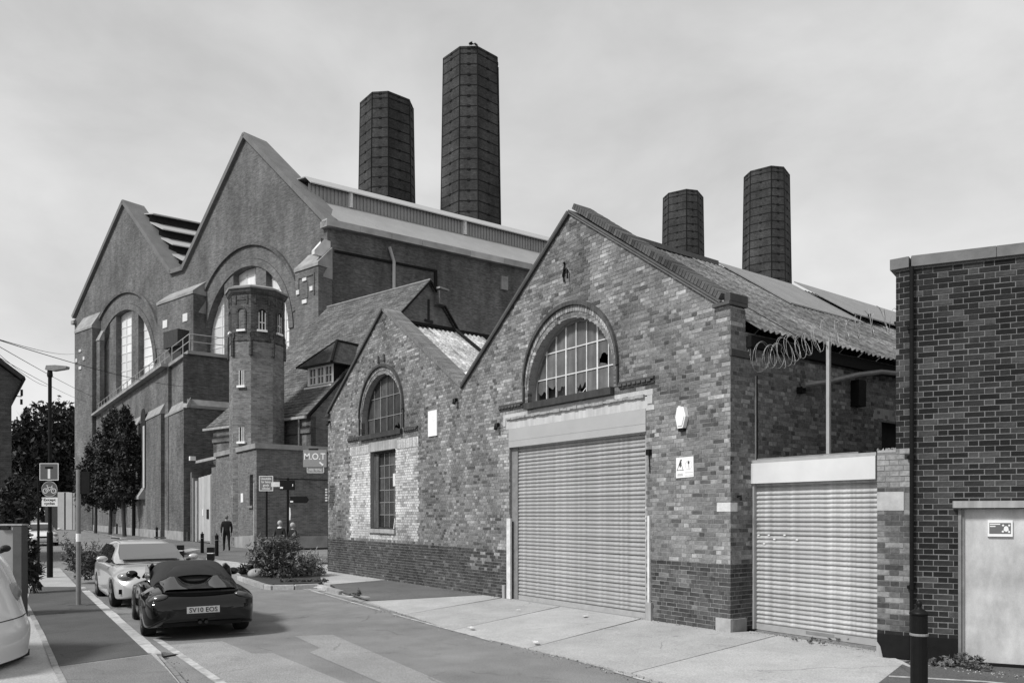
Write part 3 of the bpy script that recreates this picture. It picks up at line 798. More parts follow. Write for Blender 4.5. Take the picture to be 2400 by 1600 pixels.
for r_, (zc, wd_) in enumerate(((.2, .3), (.13, .34))):
    m.box(w_*.24-w_*wd_/2, w_*.24+w_*wd_/2, -.0165, -.0145, h_*zc-.012, h_*zc+.008)
for zc in (.25, .1): m.box(w_*.52, w_*.96, -.0165, -.0145, h_*zc-.006, h_*zc+.006)
m.build('faded_print', INKG, sg)
# ================================================================== small shutter between the buildings
yS = W.sx(1764)[0]
xS1 = W.fx(2056, y=yS)[0]
zh0 = W.fx(1764, 1133, yS)[1]; zh1 = W.fx(1764, 1086, yS)[1]
rs_ = W.empty('yard_shutter', 0, yS, 0, label='narrow pale roller shutter closing the yard between the two brick buildings', cat='roller shutter')
w_ = xS1
m = MB(); m.box(.0, w_+.0, -.05, .2, zh0, zh1, .6); m.build('shutter_box', M['fascia_pale'], rs_)
m = MB(); m.box(.0, w_, -.03, .1, zh1+.003, zh1+.05, .25); m.build('box_cap', M['galv'], rs_)
m = MB(); m.box(.0, .035, -.01, .12, 0, zh0, .25); m.build('shutter_guide', M['galv'], rs_)
shutter(rs_, .036, w_, .07, .0, zh0+.05, .069, SLP, 5)
m = MB(); m.box(0, w_, .14, .16, 0, zh0+.1); m.build('shutter_backing', M['dark'], rs_)
m = MB()
for u, v in ((1778, 1253), (1802, 1253), (1791, 1273), (1815, 1263), (1868, 1264), (1839, 1253)):
    x, z = W.fx(u, v, yS+.05); m.box(x-.018, x+.018, .045, .051, z-.009, z+.009, .8)
m.build('sticker', M['white'], rs_)
m = MB(); m.box(.9, 1.35, .046, .05, .03, .075, .02); m.build('dark_stain', M['steel'], rs_)
# wire frame, post and razor wire above it
fp = W.empty('fence_post', W.fx(1942, y=yS+.1)[0], yS+.1, zh1+.05, label='slim galvanised post standing on the yard shutter box under the razor wire', cat='post')
zt = W.fx(1942, 800, yS+.1)[1] - zh1 - .05
m = MB(); m.box(-.024, .024, -.024, .024, 0, zt, .36); m.build('post_shaft', M['galv'], fp)
m = MB(); m.box(-.05, .05, -.05, .05, 0, .015, .3); m.build('base_plate', M['galv'], fp)
mf = W.empty('mesh_frame', 0, yS+.05, zh1+.05, label='thin dark angle frame rising beside the corner pier above the yard shutter', cat='frame')
zt2 = W.fx(1766, 880, yS)[1] - zh1 - .05
m = MB(); m.box(.0, .03, 0, .03, 0, zt2, .1); m.build('upright', M['steel'], mf)
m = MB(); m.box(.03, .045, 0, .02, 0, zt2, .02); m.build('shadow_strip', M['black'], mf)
m = MB(); m.box(.045, w_-.3, 0, .03, 0, .028, .2); m.build('bottom_angle', M['steel'], mf)
# razor wire coils
zc = W.fx(1800, 826, yS)[1]
path = [Vector((.0, yS+.05, zc-.03)), Vector((.45, yS+.06, zc-.05)), Vector((.85, yS+.08, zc+.03)), Vector((1.25, yS+.12, zc+.13)), Vector((1.65, yS+.22, zc+.17)), Vector((2.1, yS+.4, zc+.22))]
def along(path, s):
    i = min(int(s*(len(path)-1)), len(path)-2); f = s*(len(path)-1)-i; return path[i].lerp(path[i+1], f), (path[i+1]-path[i]).normalized()
rr = random.Random(77); pts = []; turns = 30; NP = turns*22
for i in range(NP+1):
    s = i/NP; s2 = s**1.15; c, d = along(path, s2); a = d.cross(Vector((0, 0, 1))).normalized(); b = a.cross(d)
    th = 2*PI*turns*s; rad = .205*(1+.18*math.sin(7*s*PI+1)) * (1.05-.25*s)
    c = c + d*(.05*math.sin(th*.5+3*s)) + Vector((.012*math.sin(61*s), .012*math.sin(47*s), .02*math.sin(23*s)+.012*math.sin(71*s)))
    pts.append(c + a*math.cos(th)*rad*.8 + b*math.sin(th)*rad)
rz = W.empty('razor_wire', 0, 0, 0, label='loose coils of pale razor wire strung over the yard shutter', cat='razor wire')
m = MB(); m.tube(pts, .0036, 4, .6, 0); m.build('wire_coil', plain('razor_steel', .32, .5, .3, 20, 0, spec=.5, metal=.2), rz)
m = MB()
for i in range(4, NP, 3):
    p = pts[i]; d = (pts[min(i+1, NP)]-pts[i-1]).normalized(); q = Vector((rr.uniform(-1, 1), rr.uniform(-1, 1), rr.uniform(-1, 1))).normalized()*.013
    m.add([p-d*.008, p+d*.008, p+q, p-q], [(0, 2, 1, 3)], .6)
m.build('barbs', plain('barb_steel', .4, .4, .15, 20, 0, spec=.6), rz, kind='stuff')
# curved cable tray / pipe on the warehouse side wall with its bracket
pa = W.sx(1868, 905); pb = W.sx(1990, 885); pc = W.sx(2100, 876)
cp = W.empty('bowed_beam', label='bowed dark beam with a sagging end fixed under the eave of the warehouse side', cat='beam')
m = MB(); m.tube([(.12, pa[0], pa[1]), (.14, pa[0]*.6+pb[0]*.4, pa[1]*.6+pb[1]*.4-.01), (.15, pb[0], pb[1]+.03), (.15, (pb[0]+pc[0])/2, (pb[1]+pc[1])/2+.05), (.15, pc[0]+.5, pc[1])], .045, 8, .13); m.build('beam', M['steel'], cp)
q0, q1 = W.sx(1993, 905), W.sx(2010, 955)
m = MB(); m.box(.0, .16, q0[0], q1[0], q1[1], q0[1]+.1, .04); m.build('hopper', M['blackmatt'], cp)
m = MB(); m.box(.0, .10, pa[0]-.02, pa[0]+.1, pa[1]-.12, pa[1]-.02, .05); m.build('bracket', M['blackmatt'], cp)

# ================================================================== right-hand brick building
B0 = gp(2138, 1545)
BR = Frame(B0.x, B0.y, vpx=-3000)                           # front with the metal door; origin at the drainpipe
# its left cheek turns away; treat it as a second face
BL = Frame(B0.x, B0.y, vpx=-1100)
br = BR.empty('dark_brick_building', label='dark brick building with pale mortar joints and a metal door at the right edge', cat='building')
top = BR.fx(2142, 627)[1]
bx = BR.fx
dxa, dxb = bx(2250)[0], bx(2250)[0]+1.15
dz1 = bx(2260, 1190)[1]
RWD = 4.2
outer2 = [(0, 0), (RWD, 0), (RWD, top), (0, top)]
dh = [(dxa-.02, -.0), (dxb, -.0), (dxb, dz1), (dxa-.02, dz1)]
rb_ = random.Random(21)
def dark_tone():
    r = rb_.random(); return rb_.uniform(.013, .02) if r < .36 else rb_.uniform(.022, .036) if r < .75 else rb_.uniform(.04, .07)
def dk(x, z):
    t = dark_tone()
    return t if z > .31 else rb_.uniform(.012, .02)
fr2 = [(a, b, z, zb, wl, dk(a, z)) for a, b, z, zb, k, wl in courses([outer2, dh], 0.0, top-.01, random.Random(2), .07)]
m = MB(); m.panel([outer2, dh], .001, .3); m.build('mortar_bed', M['mortar_pale'], br)
lay(br, [('f', 0, fr2)], BR, M['brick'], 'brick', 300, seed=4)
# cheek: a child frame turned to the left of the pipe
ck = empty('left_cheek', (0, 0, 0), BL.a - BR.a, parent=br)
cu = BL.fx(2100)[0]; cl = BL.fx(2056)[0]; cz = BL.fx(2078, 1060)[1]
outer3 = [(cl, 0), (0, 0), (0, top), (cu, top), (cu, cz), (cl, cz)]
fr3 = []
for a, b, z, zb, k, wl in courses([outer3], 0.0, top-.01, random.Random(8), .02):
    t = dark_tone()
    if a < cu+.1 and .31 < z < cz: t = rb_.choice((.12, .16, .2, .09, .06, .24)) if z < cz-.45 else rb_.uniform(.2, .3)
    if z < .31: t = rb_.uniform(.012, .02)
    zq = BL.fx(2070, 1180)[1]
    if a < cu+.12 and abs(z-zq) < .1: continue
    fr3.append((a, b, z, zb, wl, t))
m = MB(); m.panel([outer3], .001, .3); m.build('cheek_mortar', M['mortar_pale'], ck)
rest = MB()
for a, b, z, zb, wl, t in fr3:
    pr = rb_.uniform(-.002, .003)
    rest.box(a, b, -.004+pr, .03, z, zb, t, back=False)
rest.build('cheek_bricks', M['brick'], ck, kind='stuff')
m = MB(); m.box(cl, cu+.09, -.01, .2, zq-.085, zq+.15, .42); m.build('patch_block', M['pale'], ck)
m = MB(); rr = random.Random(5)
m.box(cl, cu-.003, .0, .3, cz+.002, cz+.03, .45)
for i in range(14): x = cl + (cu-cl)*rr.random(); m.prism([(x-.015, cz+.03), (x+.015, cz+.03), (x+rr.uniform(-.01, .01), cz+.06)], .02, .04, 'y', .5)
m.build('rough_top', M['concrete'], ck)
# dark painted plinth coat already in the brick tone; coping slabs
def slab(parent, x0, x1, name='coping_slab'):
    s_ = MB(); s_.box(x0, x1, -.05, .35, top+.004, top+.135, .2); s_.build(name, M['concrete_dark'], parent)
M['concrete_dark'] = plain('weathered_coping', .17, .9, .25, 5, .3)
x = -.012
while x < RWD: slab(br, x, min(x+.9, RWD)-.006); x += .9
slab(ck, cu-.06, -.03)
# body behind
m = MB(); m.prism([(.12, .31), (RWD, .31), (RWD, 7), (1.6, 7)], 0, top-.02, 'z', .1); m.build('rear_body', M['concrete_dark'], br)
# drainpipe
dp = BR.empty('drainpipe', -.01, -.055, 0, label='thin black drainpipe down the angle of the dark brick building', cat='drainpipe')
m = MB(); m.tube([(0, 0, .0), (0, 0, top-.0)], .024, 10, .02); m.build('pipe', M['black'], dp)
for z in (.9, 2.5, 4.1):
    m = MB(); m.tube([(0, 0, z-.03), (0, 0, z+.03)], .031, 10); m.box(-.05, .05, .015, .04, z-.02, z+.02); m.build('pipe_clip', M['black'], dp)
# metal door with its ledge and notice
dr = BR.empty('metal_door', dxa, .02, 0, label='wide pale metal door with scuffed paint in the dark brick building', cat='door')
MESHP = NT('perforated_door')
q = MESHP; ch = q.n('ShaderNodeTexVoronoi'); ch.inputs['Scale'].default_value = 140; q.l(q.oc(), ch.inputs['Vector'])
base = q.mul(q.rng(q.noise(1.6, 5, .6), .3, .7, .40, .60), q.rng(ch.outputs['Distance'], .1, .5, .86, 1.05))
base = q.mul(base, q.rng(q.noise(2.2, 6, .7, q.mapv(q.oc(), (1.5, 1.5, .7))), .25, .75, .6, 1.2))
MD = q.done(base, .5, ch.outputs['Distance'], .15, .002, spec=.4)
m = MB(); m.box(.05, dxb-dxa, .02, .06, .02, dz1-.01); m.build('door_leaf', MD, dr)
m = MB(); m.box(-.02, .012, -.028, .1, .0, dz1-.003, .2); m.box(.012, .05, .0, .1, 0, dz1-.003, .05); m.build('door_frame', M['steel'], dr)
m = MB(); m.box(-.08, dxb-dxa+.1, -.10, .02, dz1+.002, dz1+.085, .5); m.build('door_ledge', M['concrete'], dr)
m = MB(); m.box(.3, dxb-dxa, -.02, .05, -.03, .02, .03); m.build('threshold', M['blackmatt'], dr)
x0, z1 = bx(2315.5, 1218); x1, z0 = bx(2374, 1257)
nt_ = BR.empty('door_notice', x0, .012, z0, label='small white-bordered grey notice with a white figure of dots on the metal door', cat='notice')
w_, h_ = x1-x0, z1-z0
m = MB(); m.box(0, w_, 0, .024, 0, h_, .8); m.build('sign_plate', M['white'], nt_)
m = MB(); m.box(w_*.06, w_*.93, -.002, .0, h_*.17, h_*.83, .15); m.build('printed_panel', plain('grey_print', .14, .6, .12, 8, 0), nt_)
m = MB(); cx_, cz_ = w_*.735, h_*.48
for dx, dz in ((-.12, .2), (.125, .2), (-.13, -.17), (.12, -.19)): m.prism(arc(cx_+dx*w_, cz_+dz*h_, w_*.045, 0, 2*PI*.96, 12), -.004, -.002, 'y')
m.prism([(cx_-w_*.1, cz_-h_*.1), (cx_, cz_-h_*.19), (cx_+w_*.11, cz_-h_*.1), (cx_+w_*.08, cz_+h_*.1), (cx_, cz_+h_*.17), (cx_-w_*.08, cz_+h_*.1)], -.004, -.002, 'y')
m.box(w_*.08, w_*.5, -.004, -.002, h_*.72, h_*.78); m.box(w_*.08, w_*.31, -.004, -.002, h_*.59, h_*.65)
m.build('pictogram', M['white'], nt_)
# plinth skirt below the bricks (black painted render)
m = MB(); m.box(0.001, dxa-.022, -.012, .0, 0, .29, .015); m.build('painted_skirt', M['blackmatt'], br)
m = MB(); m.box(cl, -.02, -.012, .0, 0, .29, .015); m.build('painted_skirt', M['blackmatt'], ck)
# white painted dab at the cheek foot
m = MB(); m.prism([(cl-.006, -.01), (cl+.07, -.01), (cl+.04, .13), (cl-.006, .2)], -.022, -.013, 'y', .75); m.build('whitewash_dab', M['concrete'], ck)
# ================================================================== bollards
def bollard(u, v_base=None, Y=None, h=.93, r=.075, label='', group='black bollards'):
    if Y is None: p = gp(u, v_base)
    else: p = at(u, Y)
    o = empty('bollard', (p.x, p.y, 0), 0, label, 'bollard', group)
    m = MB(); m.lathe([(r*1.08, 0), (r*1.02, .03), (r, h*.72), (r, h-.03)], 18); m.build('shaft', M['black'], o, smooth=False)
    m = MB(); m.lathe([(r*1.05, h*.745), (r*1.1, h*.75), (r*1.1, h*.765), (r*1.05, h*.77)], 18); m.build('ring', M['steel'], o)
    m = MB(); m.lathe([(r*1.12, h-.045), (r*1.14, h-.03), (r*.95, h-.015), (r*.35, h+.012), (r*.3, h+.03), (r*.38, h+.05), (r*.3, h+.075), (r*.05, h+.082)], 18); m.build('cap', M['black'], o, smooth=True)
    return o
bollard(2154, Y=7.0, h=.93, r=.072, label='big black bollard with a ball top in front of the dark brick building')
# ================================================================== ground
def cracks(q, sc, w, dark, seed=0.):
    """meandering hairline cracks, broken up so that only some runs show"""
    nv = q.n('ShaderNodeTexNoise'); nv.inputs['Scale'].default_value = 2.2; nv.inputs['Detail'].default_value = 5; q.l(q.oc(), nv.inputs['Vector'])
    ad = q.n('ShaderNodeMix', data_type='VECTOR'); ad.inputs['Factor'].default_value = .22; q.l(q.oc(), ad.inputs[4]); q.l(nv.outputs['Color'], ad.inputs[5])
    vo = q.n('ShaderNodeTexVoronoi', feature='DISTANCE_TO_EDGE'); vo.inputs['Scale'].default_value = sc; q.l(ad.outputs[1], vo.inputs['Vector'])
    e = q.rng(vo.outputs['Distance'], w*.3, w, dark, 1.0); g = q.rng(q.noise(.8, 2), .5, .56, 0., 1.)
    return q.mix(g, 1.0, e)
def asphalt(name, v, var=.16, sc=1.3, patch=.12):
    q = NT(name); a = q.rng(q.noise(sc, 6, .65), .3, .7, 1-var, 1+var); b = q.rng(q.noise(60, 3, .7), .25, .75, .48, 1.52)
    c = q.rng(q.noise(.35, 5, .6), .35, .65, 1-patch, 1+patch)
    c = q.mul(c, q.rng(q.noise(3.5, 6, .75), .3, .42, .78, 1.0)); c = q.mul(c, cracks(q, .55, .007, .72))
    return q.done(q.mul(q.mul(q.mul(a, b), c), v), .9, q.noise(110, 3, .7), .5, .006, spec=.25)
A_ROAD = asphalt('road_asphalt', .2); A_OLD = asphalt('pale_asphalt', .215); A_DARK = asphalt('dark_tarmac', .088); A_MID = asphalt('footway_tarmac', .10)
A_FAR = asphalt('far_asphalt', .11)
def concrete(name, v):
    q = NT(name); a = q.rng(q.noise(1.1, 6, .7), .3, .7, .84, 1.14); b = q.rng(q.noise(45, 4, .75), .25, .75, .62, 1.38); s = q.rng(q.noise(2.3, 7, .75), .30, .40, .72, 1.0)
    return q.done(q.mul(q.mul(q.mul(a, b), q.mul(s, cracks(q, .5, .006, .7))), v), .92, q.noise(90, 4, .7), .5, .005, spec=.2)
CONC = concrete('pavement_concrete', .41); CONC2 = concrete('pavement_concrete_b', .37)
KERB = tonemat('kerb_stone', .9, .25, 14, .3, .15)
PAINT = plain('worn_road_paint', .40, .85, .55, 7, .25)
RZ = -.10
def sheet(name, pts, z, mat, kind='structure', parent=None, ztop=None):
    """flat or gently tilted polygon with a little thickness"""
    m = MB(); p = [(Vector(q).x, Vector(q).y, (Vector(q).z if z is None else z)) for q in pts]
    loops = [[Vector((a[0], a[1], 0)) for a in p]]
    tr = tessellate_polygon(loops); fs = []
    for t in tr:
        a, b, c = (p[i] for i in t); ar = (b[0]-a[0])*(c[1]-a[1])-(c[0]-a[0])*(b[1]-a[1])
        if abs(ar) > 1e-9: fs.append(tuple(t) if ar > 0 else tuple(t)[::-1])
    m.add(p, fs)
    o = m.build(name, mat, parent)
    if kind and parent is None: o['kind'] = kind
    return o
def raised(name, pts, z0, z1, mat, parent=None, kind='structure'):
    m = MB(); m.prism([(Vector(q).x, Vector(q).y) for q in pts], z0, z1, 'z'); o = m.build(name, mat, parent)
    if parent is None and kind: o['kind'] = kind
    return o
sheet('ground', [(-900, -300), (900, -300), (900, 1500), (-900, 1500)], -.2, A_FAR)
sheet('road', [(-2.6, -12), (14, -12), (14, 6), (12, 40), (-2, 60), (-70, 150), (-150, 230), (-170, 215), (-88, 128), (-45, 66), (-25, 34), (-14, 18), (-7, 8.6), (-3.2, 5.0)], RZ, A_ROAD)
# right-hand pavement: base course, then slabs and tarmac
wl = W.w(xl, 0)
corner = gp(748, 1369); c2 = gp(800, 1384); c3 = gp(862, 1399)
edge = [gp(862, 1399), gp(950, 1428), gp(1060, 1463), gp(1237, 1504), gp(1480, 1559), gp(1632, 1601), gp(1989, 1700)]
raised('pavement', [corner, gp(757, 1345), gp(750, 1326), W.w(xl-.3, 12), W.w(xl+.2, 0.2), W.w(0, .1), W.w(.1, 2), BR.w(0, .2), BR.w(5, .2), (9, 5.5), (4.4, 4.6), gp(1989, 1700, 0)] +
       [p + Vector((.03, .02, 0)) for p in edge[::-1]] + [c2], -.16, -.104, plain('pavement_base', .2, .9, .3, 4, .4))
def slabq(outer_, inner_, mat, name='paving_slab', zo=-.085):
    pts = [Vector((p.x, p.y, zo)) for p in outer_] + [Vector((p.x, p.y, 0.0)) for p in inner_]
    n = len(pts); c = sum(pts, Vector())/n
    pts = [p + (c-p).normalized()*.012 for p in pts]
    ar = sum(pts[i].x*pts[(i+1)%n].y-pts[(i+1)%n].x*pts[i].y for i in range(n))
    if ar < 0: pts = pts[::-1]
    m = MB(); lo = [p - Vector((0, 0, .1)) for p in pts]
    m.add(pts + lo, [tuple(range(n))] + [(i, i+n, (i+1)%n+n, (i+1)%n) for i in range(n)])
    return m.build(name, mat, pav)
pav = bpy.data.objects['pavement']
slabq([edge[0], edge[1]], [gp(1189, 1397), gp(1178, 1391)], CONC)
slabq([edge[1], edge[2]], [gp(1330, 1416.5), gp(1191, 1398)], CONC2)
slabq([edge[2], edge[3]], [gp(1516, 1445), gp(1332, 1417)], CONC)
slabq([edge[3], edge[4]], [gp(1820, 1484+4), gp(1766, 1478), gp(1712, 1481), gp(1518, 1446)], CONC2)
slabq([edge[4], edge[5], edge[6], Vector((4.2, 4.9, 0))], [gp(2117, 1548), gp(2056, 1524), gp(1822, 1488)], CONC)
# tarmac and pale concrete between kerb and wall at the far end
def flat(pts, mat, z0, z1, name): return raised(name, pts, z0, z1, mat, pav, None)
dn = lambda p, z: Vector((p.x, p.y, z))
sheet('tarmac_patch', [dn(gp(866, 1398.5), -.082), gp(1178, 1391), W.w(fx(1100)[0], .02), W.w(fx(905)[0], .02), gp(776, 1369), dn(gp(800, 1384), -.012)], None, asphalt('patched_tarmac', .13), None, pav)
flat([gp(774, 1368.5), W.w(fx(903)[0], .02), W.w(xl-.3, .02), corner+Vector((.1, .1, 0))], CONC, -.16, 0, 'concrete_patch')
flat([corner+Vector((.08, .13, 0)), W.w(xl-.31, .03), W.w(xl-.02, 9), gp(735, 1322)], CONC, -.16, -.003, 'concrete_patch')
flat([gp(2053, 1601), gp(2119, 1549.5), BR.w(.2, -.02), BR.w(4.4, -.02), (8.5, 5.4), (4.6, 4.8)], A_MID, -.06, -.012, 'tarmac_patch')
flat([gp(1764, 1478), gp(1822, 1488), gp(2056, 1524), gp(2117, 1548), BL.w(0, .05), BL.w(cl, .05), W.w(xS1, yS+.12), W.w(.03, yS+.12)], plain('rubble_strip', .22, .95, .5, 14, .6, .02), -.1, -.012, 'rubble_strip')
o = sheet('painted_line', [gp(2083, 1580), gp(2300, 1592), gp(2420, 1603), gp(2420, 1606), gp(2300, 1595), gp(2083, 1583)], -.008, PAINT, None, pav)
# gutter of setts and worn concrete along the crossing
gut = sheet('gutter', [gp(757, 1374, RZ), gp(862, 1402, RZ), edge[1], edge[2], edge[3], edge[4], edge[5], edge[6]] +
            [gp(u, v, RZ) for u, v in ((1900, 1700), (1560, 1606), (1380, 1556), (1150, 1499), (980, 1450), (850, 1411), (740, 1383), (700, 1373))], RZ+.004, plain('gutter_concrete', .31, .9, .25, 3, .4))
def line(pts, w, mat, name='road_line', z=RZ+.008, u=None):
    p = [Vector((q.x, q.y, 0)) for q in pts]; lft = []; rgt = []
    for i, q in enumerate(p):
        d = (p[min(i+1, len(p)-1)] - p[max(i-1, 0)]).normalized(); n = Vector((-d.y, d.x, 0))
        lft.append(q + n*w/2); rgt.append(q - n*w/2)
    m = MB()
    for i in range(len(p)-1):
        a, b, c, d = rgt[i], rgt[i+1], lft[i+1], lft[i]
        m.add([(v.x, v.y, z) for v in (a, b, c, d)], [(0, 1, 2, 3)])
    o = m.build(name, mat); o['kind'] = 'structure'; return o
line([gp(u, v, RZ) for u, v in ((715, 1378), (800, 1404), (892, 1430))], .06, PAINT)
line([gp(u, v, RZ) for u, v in ((919, 1438), (1020, 1466), (1110, 1490), (1156, 1503))], .06, PAINT)
line([gp(u, v, RZ) for u, v in ((1440, 1574), (1535, 1601), (1700, 1650))], .06, PAINT)
line([gp(u, v, RZ) for u, v in ((708, 1379), (760, 1393))], .05, PAINT)
line([gp(u, v, RZ) for u, v in ((366, 1497), (440, 1547), (515, 1598), (640, 1690))], .10, PAINT)
line([gp(u, v, RZ) for u, v in ((364, 1495), (402, 1494))], .06, PAINT)
line([gp(u, v, RZ) for u, v in ((534, 1484), (596, 1481))], .05, PAINT)
# sunlit gaps between shadows, put into the road colour as pale patches
PAL = asphalt('sunlit_asphalt', .27, .14, 1.3, .08)
sheet('sunlit_patch', [gp(u, v, RZ) for u, v in ((378, 1512), (520, 1502), (592, 1531), (640, 1530), (815, 1601), (900, 1640), (560, 1640))], RZ+.004, PAL)
sheet('sunlit_patch', [gp(u, v, RZ) for u, v in ((690, 1490), (780, 1487), (1045, 1601), (1130, 1650), (1010, 1650), (725, 1528), (750, 1518))], RZ+.004, PAL)
# ------------------------------------------------------------------ kerbs
def kerb(name, pts, top=0.0, w=.13, tone=(.26, .42), step=.85, label=None, low=RZ-.05):
    k = empty(name, (0, 0, 0), kind='structure'); rr = random.Random(len(pts)*7+int(pts[0].y))
    p = [Vector((q.x, q.y, 0)) for q in pts]
    for i in range(len(p)-1):
        a, b = p[i], p[i+1]; ln = (b-a).length; n = max(1, round(ln/step)); d = (b-a).normalized(); nn = Vector((-d.y, d.x, 0))
        for j in range(n):
            s, e = a + d*(ln*j/n+.006), a + d*(ln*(j+1)/n-.006)
            dz = rr.uniform(-.008, .006); c = .018
            m = MB(); q = [s-nn*w/2, e-nn*w/2, e+nn*w/2, s+nn*w/2]
            m.add([(v.x, v.y, low) for v in q] + [(v.x, v.y, top+dz-c) for v in q] + [tuple((v + (sum(q, Vector())/4 - v).normalized()*c).to_tuple()[:2]) + (top+dz,) for v in q],
                  [(0,1,5,4),(1,2,6,5),(2,3,7,6),(3,0,4,7),(4,5,9,8),(5,6,10,9),(6,7,11,10),(7,4,8,11),(8,9,10,11)], rr.uniform(*tone))
            m.build('kerb_stone', KERB, k)
    return k
kerb('kerb', [gp(800, 1384, -.01), corner], .004)
kerb('kerb', [gp(862, 1400, -.06), gp(801, 1384, -.03)], -.035)
kerb('kerb', [corner, gp(690, 1371.5), gp(640, 1372), gp(623, 1370), gp(590, 1360), gp(561, 1350), gp(545, 1343)], .02)
LK = [gp(363, 1529), gp(320, 1491), gp(270, 1446), gp(230, 1410), gp(190, 1374)]
kerb('kerb', LK, .004, .16, (.36, .52), .8)
kerb('kerb', [gp(424, 1601, -.05), gp(395, 1566, -.05), gp(366, 1533, -.03)], -.05, .13, (.2, .3), .5)
kerb('kerb', [gp(436, 1294), gp(400, 1285), gp(360, 1275), gp(319, 1266), gp(223, 1247), gp(137, 1231)], .004, .15, (.2, .34), 1.2)
# gully grate
gy = empty('drain_gully', gp(374, 1536, RZ), R(-35), 'iron gully grate in the gutter at the end of the left kerb', 'drain')
m = MB(); m.box(-.17, .17, -.17, .17, -.01, .012, .02); m.build('frame', M['blackmatt'], gy)
for i in range(5): m = MB(); m.box(-.13+.06*i, -.10+.06*i, -.14, .14, .013, .022, .05); m.build('grate_bar', M['steel'], gy)
# left pavement
back = [gp(60, 1412), gp(99, 1488), gp(128, 1557), gp(150, 1601)]
lp = raised('footway', [gp(424, 1601), gp(366, 1531)] + [p + Vector((-.06, -.03, 0)) for p in LK] + [gp(140, 1330), gp(-100, 1330), gp(-400, 1400), gp(-300, 1700), gp(500, 1700)], -.13, -.006, CONC2)
raised('dark_tarmac', [gp(363-8, 1530.5)] + [p + Vector((-.08, -.02, 0)) for p in LK] + [gp(73, 1374), gp(62, 1412), gp(99, 1486), gp(137, 1560)], -.05, 0.0, A_DARK, lp, None)
raised('pale_tarmac', [gp(137, 1561.5), gp(355, 1532), gp(392, 1568), gp(422, 1603), gp(520, 1700), gp(180, 1700)], -.05, -.002, asphalt('crossing_tarmac', .17), lp, None)
ek = kerb('edging', back[::-1] + [gp(40, 1374)], .012, .07, (.2, .34), .6)
# station footway and the paved table at the side street
raised('footway', [gp(483, 1306), gp(431, 1292.5), gp(360, 1275.5), gp(319, 1266.5), gp(223, 1247.5), gp(137, 1231.5), (-100, 175), (-60, 150), W.w(-60, 3.2), W.w(-35, 3.2), W.w(-24, 3.1), W.w(-24, 30), W.w(-21.4, 30), gp(700, 1320), gp(610, 1322)], -.13, -.004, asphalt('station_footway', .14))
raised('paved_table', [gp(483, 1306.5), gp(610, 1322.5), gp(730, 1322), gp(748, 1340), gp(700, 1356), gp(560, 1343), gp(500, 1322)], -.13, -.012, CONC)
sheet('tactile_strip', [gp(u, v) for u, v in ((400, 1292), (448, 1284), (470, 1286), (424, 1296))], .001, CONC)
# ================================================================== the power station
s0 = at(767, 59.66)
S = Frame(s0.x, s0.y, vpx=-1050); sf = S.fx; SKX = .314
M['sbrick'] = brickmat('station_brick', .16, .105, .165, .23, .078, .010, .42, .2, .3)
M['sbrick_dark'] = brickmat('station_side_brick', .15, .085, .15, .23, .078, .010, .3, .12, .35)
M['sstone'] = plain('weathered_stone', .27, .9, .35, 1.2, .2)
M['sstone_pale'] = plain('pale_stone', .6, .85, .2, 1.2, .2)
M['scoping'] = plain('station_coping', .16, .85, .18, .8, .2, streak=.1)
st = S.empty('power_station', label='huge brick power station with two steep gables and tall arched windows', cat='power station')
a1 = sf(576, 320); a2 = sf(292, 476); v1 = sf(432, 631); v2 = sf(403, 640); xL = sf(175)[0]; eL = sf(184, 738); eR = sf(770, 526)
ez = 24.35
outS = [(xL, 0), (0, 0), (0, ez), (a1[0], a1[1]), (v1[0], v1[1]), (v2[0], v2[1]), (a2[0], a2[1]), (xL+.5, ez), (xL, ez-.6)]
cs1 = sf(573)[0]; zc_ = 16.7; Ri = 6.5; cs2 = cs1 - (a1[0]-a2[0])
def light_loop(cx, xa, xb, zb):
    n = 10; xs = [xb + (xa-xb)*i/n for i in range(n+1)]
    return [(cx+xa, zb), (cx+xb, zb)] + [(cx+x, zc_ + math.sqrt(max(0, Ri*Ri-x*x))) for x in xs if Ri*Ri-x*x > -1e-6]
LZ = [(-6.48, -3.22), (-1.75, 1.75), (3.22, 6.48)]
hl = []; WB = 10.6
for c in (cs1, cs2):
    for xa, xb in LZ: hl.append(light_loop(c, xa, xb, WB))
m = MB(); m.panel([outS] + hl, 0, .8, .3)
m.build('front_wall', M['sbrick'], st, uv=True)
# window backing panes and bars
GLS = [plain('station_glass_%d' % i, v, .3, .12, .5, .02, .002, 0, .6, .12) for i, v in enumerate((.74, .66, .80))]  # pale base colour stands in for the sky reflected in the panes
def panes(cx, xa, xb, ncol, rs):
    wn_ = empty('arched_light', (0, 0, 0), 0, parent=st); y = .56
    z = WB; rows = []
    while z < zc_ + Ri: rows.append(z); z += .92
    b = MB(); w = xb-xa; xs = [cx+xa + w*f for f in ((0, .62, 1) if ncol == 2 else (0, .36, .72, 1))]
    zt = max(zc_+math.sqrt(max(0, Ri*Ri-x*x)) for x in (xa, xb, 0 if xa*xb < 0 else xa)) + .1
    for x in xs[1:-1]: b.box(x-.06, x+.06, y-.05, y+.05, WB, zt, .7)
    for i, z in enumerate(rows[1:]):
        if z > zt: break
        h = .07 if i % 4 == 2 else .03
        b.box(cx+xa, cx+xb, y-.04, y+.04, z-h, z+h, .7)
    b.build('glazing_bars', M['offwhite'], wn_)
    for i in range(len(xs)-1):
        for j, z in enumerate(rows):
            if z > zt: break
            p = MB(); t = rs.uniform(-.01, .01); p.quad((xs[i], y, z), (xs[i+1], y+t, z), (xs[i+1], y+t, min(z+.92, zt+.2)), (xs[i], y, min(z+.92, zt+.2)))
            p.build('pane', rs.choice(GLS), wn_)
rs9 = random.Random(15)
